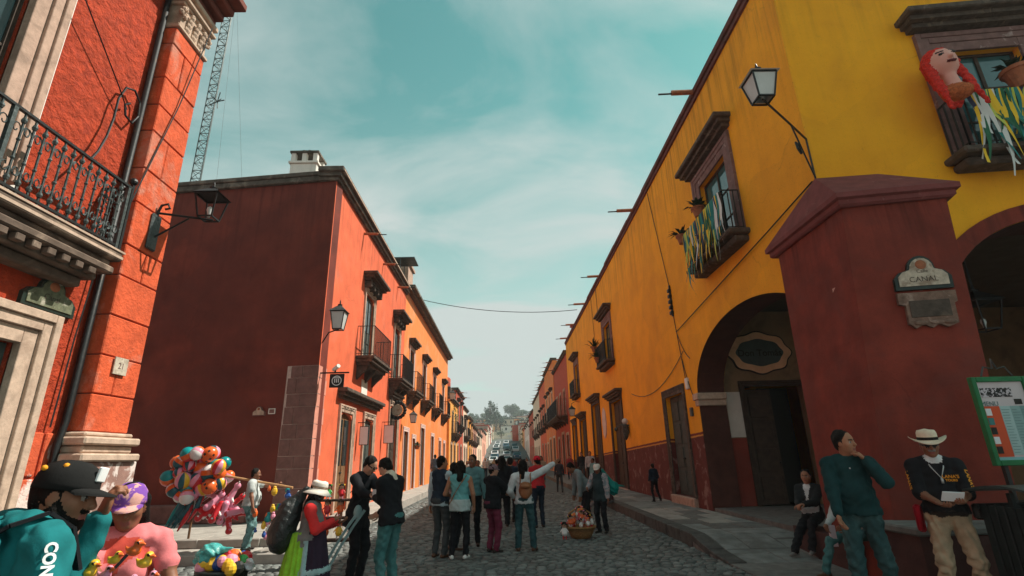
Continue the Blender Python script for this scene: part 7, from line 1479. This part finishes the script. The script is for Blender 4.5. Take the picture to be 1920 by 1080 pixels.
# tub of toys near the camera
TT = thing('toy_tub', 'dark tub of bright balls and toys wrapped in clear plastic, lower left', 'toy tub', (-2.98, 6.05, 0)); m = MB(); m.lathe([(0.17, 0), (0.22, 0.3), (0.25, 0.56), (0.26, 0.56), (0.26, 0.60), (0.23, 0.6)], (-2.98, 6.05, 0), 18); m.build('tub', M_bin, TT, smooth=True)
for i in range(34):
    t = rb.uniform(0, 6.28); rr = rb.uniform(0.03, 0.25); r = rb.uniform(0.045, 0.075); m = MB(); m.ball((-2.95 + rr * math.cos(t), 6.05 + rr * math.sin(t), 0.60 + 0.10 * (1 - rr / 0.28) + rb.uniform(-0.02, 0.05)), (r, r, r * 1.1), 9, 6); m.build('toy_ball', TC[rb.choice([0, 2, 3, 4, 8, 10, 7, 4, 8])], TT, smooth=True)
v = Vol(); v.ell((-3.12, 5.98, 0.74), (0.13, 0.10, 0.09), 'a', 0.05, roty(-0.5), 0.016); v.cap((-3.1, 5.98, 0.76), (-2.88, 5.98, 0.80), 0.06, 0.012, 'a', 0.05, None, 0.01); vol_object('plastic_wrap', [(v, 0.012)], {'a': mat('teal_cellophane', (0.05, 0.36, 0.34), rough=0.15, var=0.4, vs=20, bump=0.8, bs=30, bd=0.02, spec=0.7)}, TT)
v = Vol(); v.ell((-2.68, 6.0, 0.64), (0.05, 0.05, 0.06), 'a', 0.03, None, 0.012); vol_object('plastic_wrap', [(v, 0.01)], {'a': mat('clear_cellophane', (0.55, 0.56, 0.58), rough=0.15, var=0.2, bump=0.8, bs=30, bd=0.02, spec=0.7)}, TT)
# hand toys offered near the camera
HT = thing('hand_toys', 'cluster of small plastic duck and animal toys held by the woman in pink', 'toys', (-1.60, 2.42, 1.1)); hb = [(-1.66, 2.40, 1.20), (-1.62, 2.38, 1.26), (-1.56, 2.40, 1.29), (-1.52, 2.42, 1.24), (-1.60, 2.36, 1.16), (-1.54, 2.38, 1.17), (-1.50, 2.44, 1.17), (-1.58, 2.38, 1.10), (-1.66, 2.36, 1.08), (-1.50, 2.40, 1.10), (-1.72, 2.40, 1.12), (-1.70, 2.36, 1.22)]
for i, p in enumerate(hb):
    v = Vol(); c = V3(*p); s1 = rb.uniform(0.6, 0.9); v.ell(c, np.array([0.032, 0.028, 0.024]) * s1, 'a', 0.012); v.ell(c + V3(0.018, 0, 0.034) * s1, 0.021 * s1, 'a', 0.01); v.cap(c + V3(0.034, -0.004, 0.032) * s1, c + V3(0.05, -0.006, 0.03) * s1, 0.009, 0.006, 'b', 0.004); v.ell(c + V3(0.024, -0.019, 0.04) * s1, 0.005, 'e', 0.002); v.cap(c + V3(-0.025, 0, 0.0) * s1, c + V3(-0.045, 0, 0.02) * s1, 0.012, 0.004, 'a', 0.01)
    vol_object('toy', [(v, 0.0045)], {'a': TC[[2, 4, 3, 4, 9, 2, 2, 3, 3, 1, 5, 4][i]], 'b': TC[3], 'e': EYE}, HT)

# ------------------------------------------------------------------ roof things, mast, cable
o = thing('radio_mast', 'tall slender lattice radio mast behind the red house', 'mast', (-14.67, 22, 9.2)); legs = [(-14.88, 21.9), (-14.44, 21.9), (-14.66, 22.28)]; m = MB()
for lx, ly in legs: m = MB(); m.tube([(lx, ly, 9.2), (lx, ly, 29)], 0.028, 5); m.build('mast_leg', M_irong, o)
m = MB(); z = 9.3; i = 0
while z < 28.8:
    for a, b_ in ((0, 1), (1, 2), (2, 0)):
        p, q = legs[a], legs[b_]; m.bar((p[0], p[1], z), (q[0], q[1], z), 0.025); p, q = (p, q) if i % 2 else (q, p); m.bar((p[0], p[1], z), (q[0], q[1], z + 0.42), 0.02)
    z += 0.42; i += 1
lt = m.build('lattice_bracing', M_irong, o); m = MB(); m.tube([(-14.44, 21.9, 19.1), (-13.95, 21.6, 19.1)], 0.02, 5)
for a in range(5): t = a * 1.256; m.bar((-14.25, 21.8, 19.1), (-14.25 + 0.4 * math.cos(t), 21.7, 19.1 + 0.5 * math.sin(t)), 0.04)
m.build('antenna_dish', M_irong, o)
for k, (x, y) in enumerate(((-11.6, 19.0), (-10.9, 20.5), (-12.4, 18.2))): m = MB(); m.tube([(-14.5, 21.9, 28 - k), (x, y, 9.3)], 0.006, 4); m.build('guy_wire', M_irong, o)
m = MB(); m.tube(hang((-7.2, 33.0, 12.4), (4.85, 32.2, 10.75), 0.62, 20), 0.022, 5); tag(m.build('overhead_cable', M_iron), 'single black cable sagging across the street between roofs', 'cable')
m = MB(); m.tube([(-7.2, 33.0, 9.4), (-7.2, 33.0, 12.5)], 0.05, 6); tag(m.build('roof_pole', M_irong), 'thin roof pole on the orange house carrying the street cable', 'pole')
o = thing('roof_frame', 'thin iron table frame on the roof edge before the orange house', 'frame', (-5.3, 24.2, 9.9))
for x, y in ((-5.0, 23.6), (-5.0, 24.6), (-6.0, 23.6), (-6.0, 24.6)): m = MB(); m.bar((x, y, 9.2), (x, y, 11.1), 0.04); m.build('frame_leg', M_irong, o)
m = MB(); m.box(-6.1, -4.3, 23.5, 24.7, 11.1, 11.15); m.build('frame_top', M_irong, o)
o = thing('water_tank', 'small red water tank on the roof of the small yellow house', 'water tank', (-5.8, 48.5, 6.3)); m = MB(); m.box(-6.6, -4.9, 47.2, 50.2, 6.3, 8.0, bev=0.04); m.build('tank_base', M_dkst, o); m = MB(); m.lathe([(0.6, 0), (0.62, 0.1), (0.62, 0.9), (0.5, 1.05), (0.15, 1.15), (0.15, 1.25)], (-5.7, 49.0, 8.0), 12); m.build('tank_drum', M_brick, o, smooth=True)

# ------------------------------------------------------------------ vegetation and the far hill
def leaf_cloud(mb, blobs, n, size, rg):
    for (c, r) in blobs:
        k = max(8, int(n * (r[0] * r[1] * r[2]) ** (2 / 3)))
        for _ in range(k):
            d = rg.normal(size=3); d /= np.linalg.norm(d); p = np.array(c) + d * np.array(r) * rg.uniform(0.55, 1.08); a = rg.normal(size=3); a /= np.linalg.norm(a); b = np.cross(a, d + 0.01); b /= np.linalg.norm(b) + 1e-6; s = size * rg.uniform(0.6, 1.3); a = np.cross(b, d * 0.5 + a * 0.5)
            mb.add([tuple(p - a * s), tuple(p + b * s * 0.6), tuple(p + a * s), tuple(p - b * s * 0.6)], [(0, 1, 2, 3)])
def tree(label, x, y, h, w, m, seed, dens=10, tall=False, group='trees on the far hill'):
    rg = np.random.default_rng(seed); z = terr(x, y); o = thing('hill_tree', label, 'tree', (x, y, z - 0.1), group); t = MB(); t.tube([(x, y, z - 0.3), (x + 0.2, y, z + h * 0.35), (x, y, z + h * 0.6)], [h * 0.035, h * 0.025, h * 0.012], 6)
    bl = []
    for k in range(9 if not tall else 12):
        f = rg.uniform(0.3, 0.95); wr_ = w * (1.15 - f if tall else (1 - abs(f - 0.6) * 1.1)) * rg.uniform(0.5, 0.9); q = rg.normal(size=2) * w * 0.28 * (0.5 if tall else 1); bl.append(((x + q[0], y + q[1], z + h * f), (wr_ * 0.5, wr_ * 0.5, h * 0.16 if not tall else h * 0.14)))
        t.tube([(x, y, z + h * 0.3 * f), (x + q[0], y + q[1], z + h * f)], [h * 0.012, h * 0.005], 4)
    t.build('trunk', M_bark, o); c = MB(); leaf_cloud(c, bl, dens * 2.2, max(0.28, w * 0.075), rg); c.build('crown', m, o)
rt = random.Random(11); M_leafh = mat('grey_green_leaf', (0.075, 0.105, 0.06), rough=0.7, var=0.4, vs=0.6, bump=0); tn = 0
TR_ = [(-8.5, 300, 24, 11, True), (-5.5, 318, 22, 10, True), (-11, 335, 20, 11, True), (-3, 330, 15, 9, False), (5, 470, 22, 17, False), (-12, 250, 11, 8, False), (8, 280, 9, 8, False), (-18, 300, 12, 10, False), (11, 340, 11, 9, False), (-25, 420, 13, 12, False), (-33, 430, 12, 12, False), (-15, 440, 14, 12, False), (18, 430, 13, 12, False), (26, 440, 13, 12, False), (-7, 400, 14, 11, False), (0.5, 400, 12, 11, False), (10, 420, 13, 12, False), (-42, 430, 14, 13, False), (-22, 350, 11, 10, False), (-28, 320, 12, 10, False), (14, 300, 10, 8, False), (-9, 480, 14, 12, False), (-20, 485, 13, 12, False), (17, 480, 14, 13, False), (28, 480, 14, 13, False), (-30, 480, 14, 13, False), (-2, 260, 8, 6, False), (-14, 385, 12, 10, False), (4, 375, 10, 9, False), (-50, 470, 15, 14, False), (38, 470, 15, 14, False), (-6.9, 175, 6, 4, False), (6.8, 160, 6, 4.5, False), (-7.2, 205, 7, 5, False), (7.5, 190, 7, 5, False)]
WHERE = lambda x, y: ('upper' if y > 410 else ('middle' if y > 310 else 'lower')) + (' left' if x < -0.03 * y else (' right' if x > 0.012 * y else ' centre'))
for i, (x, y, h, w, tl) in enumerate(TR_): h *= 0.72; w *= 0.75; tree((['tallest dark tree in the middle of the far hill', 'tall dark tree right of the tallest one on the far hill', 'tall dark tree left of the tallest one on the far hill'][min(i, 2)] if tl else '%s %s rounded tree, %s part of the far hill' % ('small' if h < 7.5 else ('mid-sized' if h < 9.4 else 'large'), 'dark' if i % 3 == 0 else 'grey-green', WHERE(x, y))) if i != 4 else 'big round tree on the crest of the far hill', x, y, h, w, M_leafd if tl or i % 3 == 0 else M_leafh, 100 + i, 9 if y > 250 else 14, tl)
for i in range(60):
    y = rt.uniform(225, 490); x = rt.uniform(-0.12 * y - 6, 0.085 * y + 6)
    if abs(x) < 5 and y < 300: continue
    h_ = rt.uniform(4, 8); TR_.append((x, y, h_, h_ * rt.uniform(0.7, 1.0), False)); tree('%s bushy tree between houses, %s part of the far hill' % ('low' if h_ < 5.5 else 'taller', WHERE(x, y)), x, y, h_, h_ * 0.85, [M_leafd, M_leafh][i % 2], 300 + i, 8)
hm = [M_white, M_pink, M_cream, M_brick, M_ochre, M_cant, M_white, M_cream]
def hill_house(x, y, w, d, h, m, k):
    z = terr(x, y); o = thing('hill_house', '%s %s flat-roofed house, %s part of the far hillside' % ('wide' if w > 7.5 else 'narrow', ['white', 'salmon', 'cream', 'brick red', 'ochre', 'brown stone', 'white', 'cream'][k], WHERE(x, y)), 'house', (x, y, z - 1), 'houses on the far hillside'); b = MB(); b.box(x - w / 2, x + w / 2, y - d / 2, y + d / 2, z - 3, z + h); b.build('wall', m, o); b = MB(); b.box(x - w / 2 - 0.2, x + w / 2 + 0.2, y - d / 2 - 0.2, y + d / 2 + 0.2, z + h + 0.01, z + h + 0.35); b.build('roof', M_brick if k % 2 else M_cop, o)
    n = max(1, int(w / 3))
    for j in range(n):
        for fl in range(1 if h < 5 else 2): q = MB(); xx = x - w / 2 + w * (j + 0.5) / n; q.box(xx - 0.5, xx + 0.5, y - d / 2 - 0.05, y - d / 2 - 0.01, z + 0.8 + fl * 3, z + 2.3 + fl * 3); q.build('window', M_dark, o)
cnt = 0
while cnt < 130:
    y = rt.uniform(215, 470); x = rt.uniform(-0.11 * y - 4, 0.075 * y + 4)
    if abs(x) < 5.5 and y < 300: continue
    if any(abs(x - t[0]) < t[3] * 0.35 and abs(y - t[1]) < 8 for t in TR_): continue
    k = rt.randrange(8); hill_house(x, y, rt.uniform(5, 10), rt.uniform(5, 9), rt.uniform(3, 6.5), hm[k], k); cnt += 1
for side in (-1, 1):
    for k in range(6): y = 148 + k * 11.5 + (3 if side > 0 else 0); hill_house(side * 9.2, y, 7.6, 10.5, rt.uniform(4.5, 6.5), hm[(k * 3 + side) % 8], (k * 3 + side) % 8)
# cars climbing the far street
def car(label, x, y, m, yaw=0.0):
    z = terr(0, y); o = thing('parked_car', label, 'car', (x, y, z), 'cars on the climbing street'); b = MB(); prof = [(-2.0, 0.35), (2.0, 0.35), (2.05, 0.75), (1.2, 0.92), (0.7, 1.42), (-0.9, 1.45), (-1.5, 0.98), (-2.05, 0.88)]
    b.T = lambda u, d, zz: (x + d, y + u, z + zz + 0.062 * u * (1 if y > 130 else 0.6)); b.prism(prof, -0.82, 0.82); b.build('car_body', m, o); g_ = MB(b.T); g_.add([(-1.48, -0.66, 1.02), (-1.48, 0.66, 1.02), (-0.95, 0.6, 1.42), (-0.95, -0.6, 1.42)], [(0, 1, 2, 3)]); g_.v = [(p[0], p[1] - 0.03, p[2]) for p in g_.v]; g_.build('windscreen', M_glass, o)
    for u in (-1.25, 1.25):
        for d in (-0.8, 0.8): w_ = MB(b.T); w_.prism([(u + 0.32 * math.cos(t), 0.32 + 0.32 * math.sin(t)) for t in [k * math.pi / 6 for k in range(12)]], d - 0.1, d + 0.1); w_.build('wheel', M_dark, o)
    for d in (-0.6, 0.6): w_ = MB(b.T); w_.box(-2.07, -2.04, d - 0.15, d + 0.15, 0.62, 0.78); w_.build('headlight', M_frost, o)
cw = [flat('car_' + n_, c, 0.25, spec=0.5) for n_, c in (('white', (0.75, 0.76, 0.77)), ('silver', (0.45, 0.48, 0.5)), ('dark', (0.03, 0.04, 0.045)), ('blue', (0.05, 0.10, 0.16)))]
nm = ['white', 'silver', 'dark', 'blue']
for i, (x, y, k) in enumerate([(-2.5, 111, 0), (-2.4, 119, 3), (-2.5, 127, 0), (-2.4, 136, 2), (-2.5, 146, 0), (-2.4, 158, 1), (0.4, 112, 0), (0.3, 125, 1), (0.4, 140, 2), (0.2, 156, 3), (2.6, 122, 3), (2.6, 138, 1), (2.6, 155, 2), (-2.4, 175, 0), (0.3, 180, 0)]):
    car('%s car, %s from the front in the %s lane of the climbing street' % (nm[k], ['first', 'second', 'third', 'fourth', 'fifth', 'sixth', 'first', 'second', 'third', 'fourth', 'first', 'second', 'third', 'last', 'last'][i], 'left' if x < -1 else ('middle' if x < 1 else 'right')), x, y, cw[k])
# climbing plant on the small yellow house
o = thing('wall_vine', 'green vine spilling over the small yellow house', 'vine', (-4.6, 47, 5.5)); m = MB(); leaf_cloud(m, [((-4.55, 46.2 + k * 0.55, 5.9 - 0.15 * (k % 3)), (0.22, 0.45, 0.55)) for k in range(8)], 90, 0.09, np.random.default_rng(4)); m.build('foliage', mat('bright_vine_leaf', (0.10, 0.17, 0.03), var=0.4, bump=0), o); m = MB(); m.tube([(-4.66, 46.5, 3.0), (-4.62, 46.8, 5.4), (-4.6, 48, 6.2)], 0.03, 5); m.build('stem', M_bark, o)

# ------------------------------------------------------------------ air
hz = MB(); hz.box(-520, 520, -320, 1420, -80, 62)
mh = bpy.data.materials.new('haze_air'); mh.use_nodes = True; mh.node_tree.nodes.clear()
ho = mh.node_tree.nodes.new('ShaderNodeOutputMaterial'); hv_ = mh.node_tree.nodes.new('ShaderNodeVolumePrincipled')
hv_.inputs['Color'].default_value = (0.86, 0.93, 0.94, 1); hv_.inputs['Density'].default_value = 0.0006; hv_.inputs['Anisotropy'].default_value = 0.2
mh.node_tree.links.new(hv_.outputs[0], ho.inputs['Volume'])
hzo = hz.build('haze', mh); hzo['kind'] = 'stuff'; hzo['label'] = 'thin pale haze filling the street air'
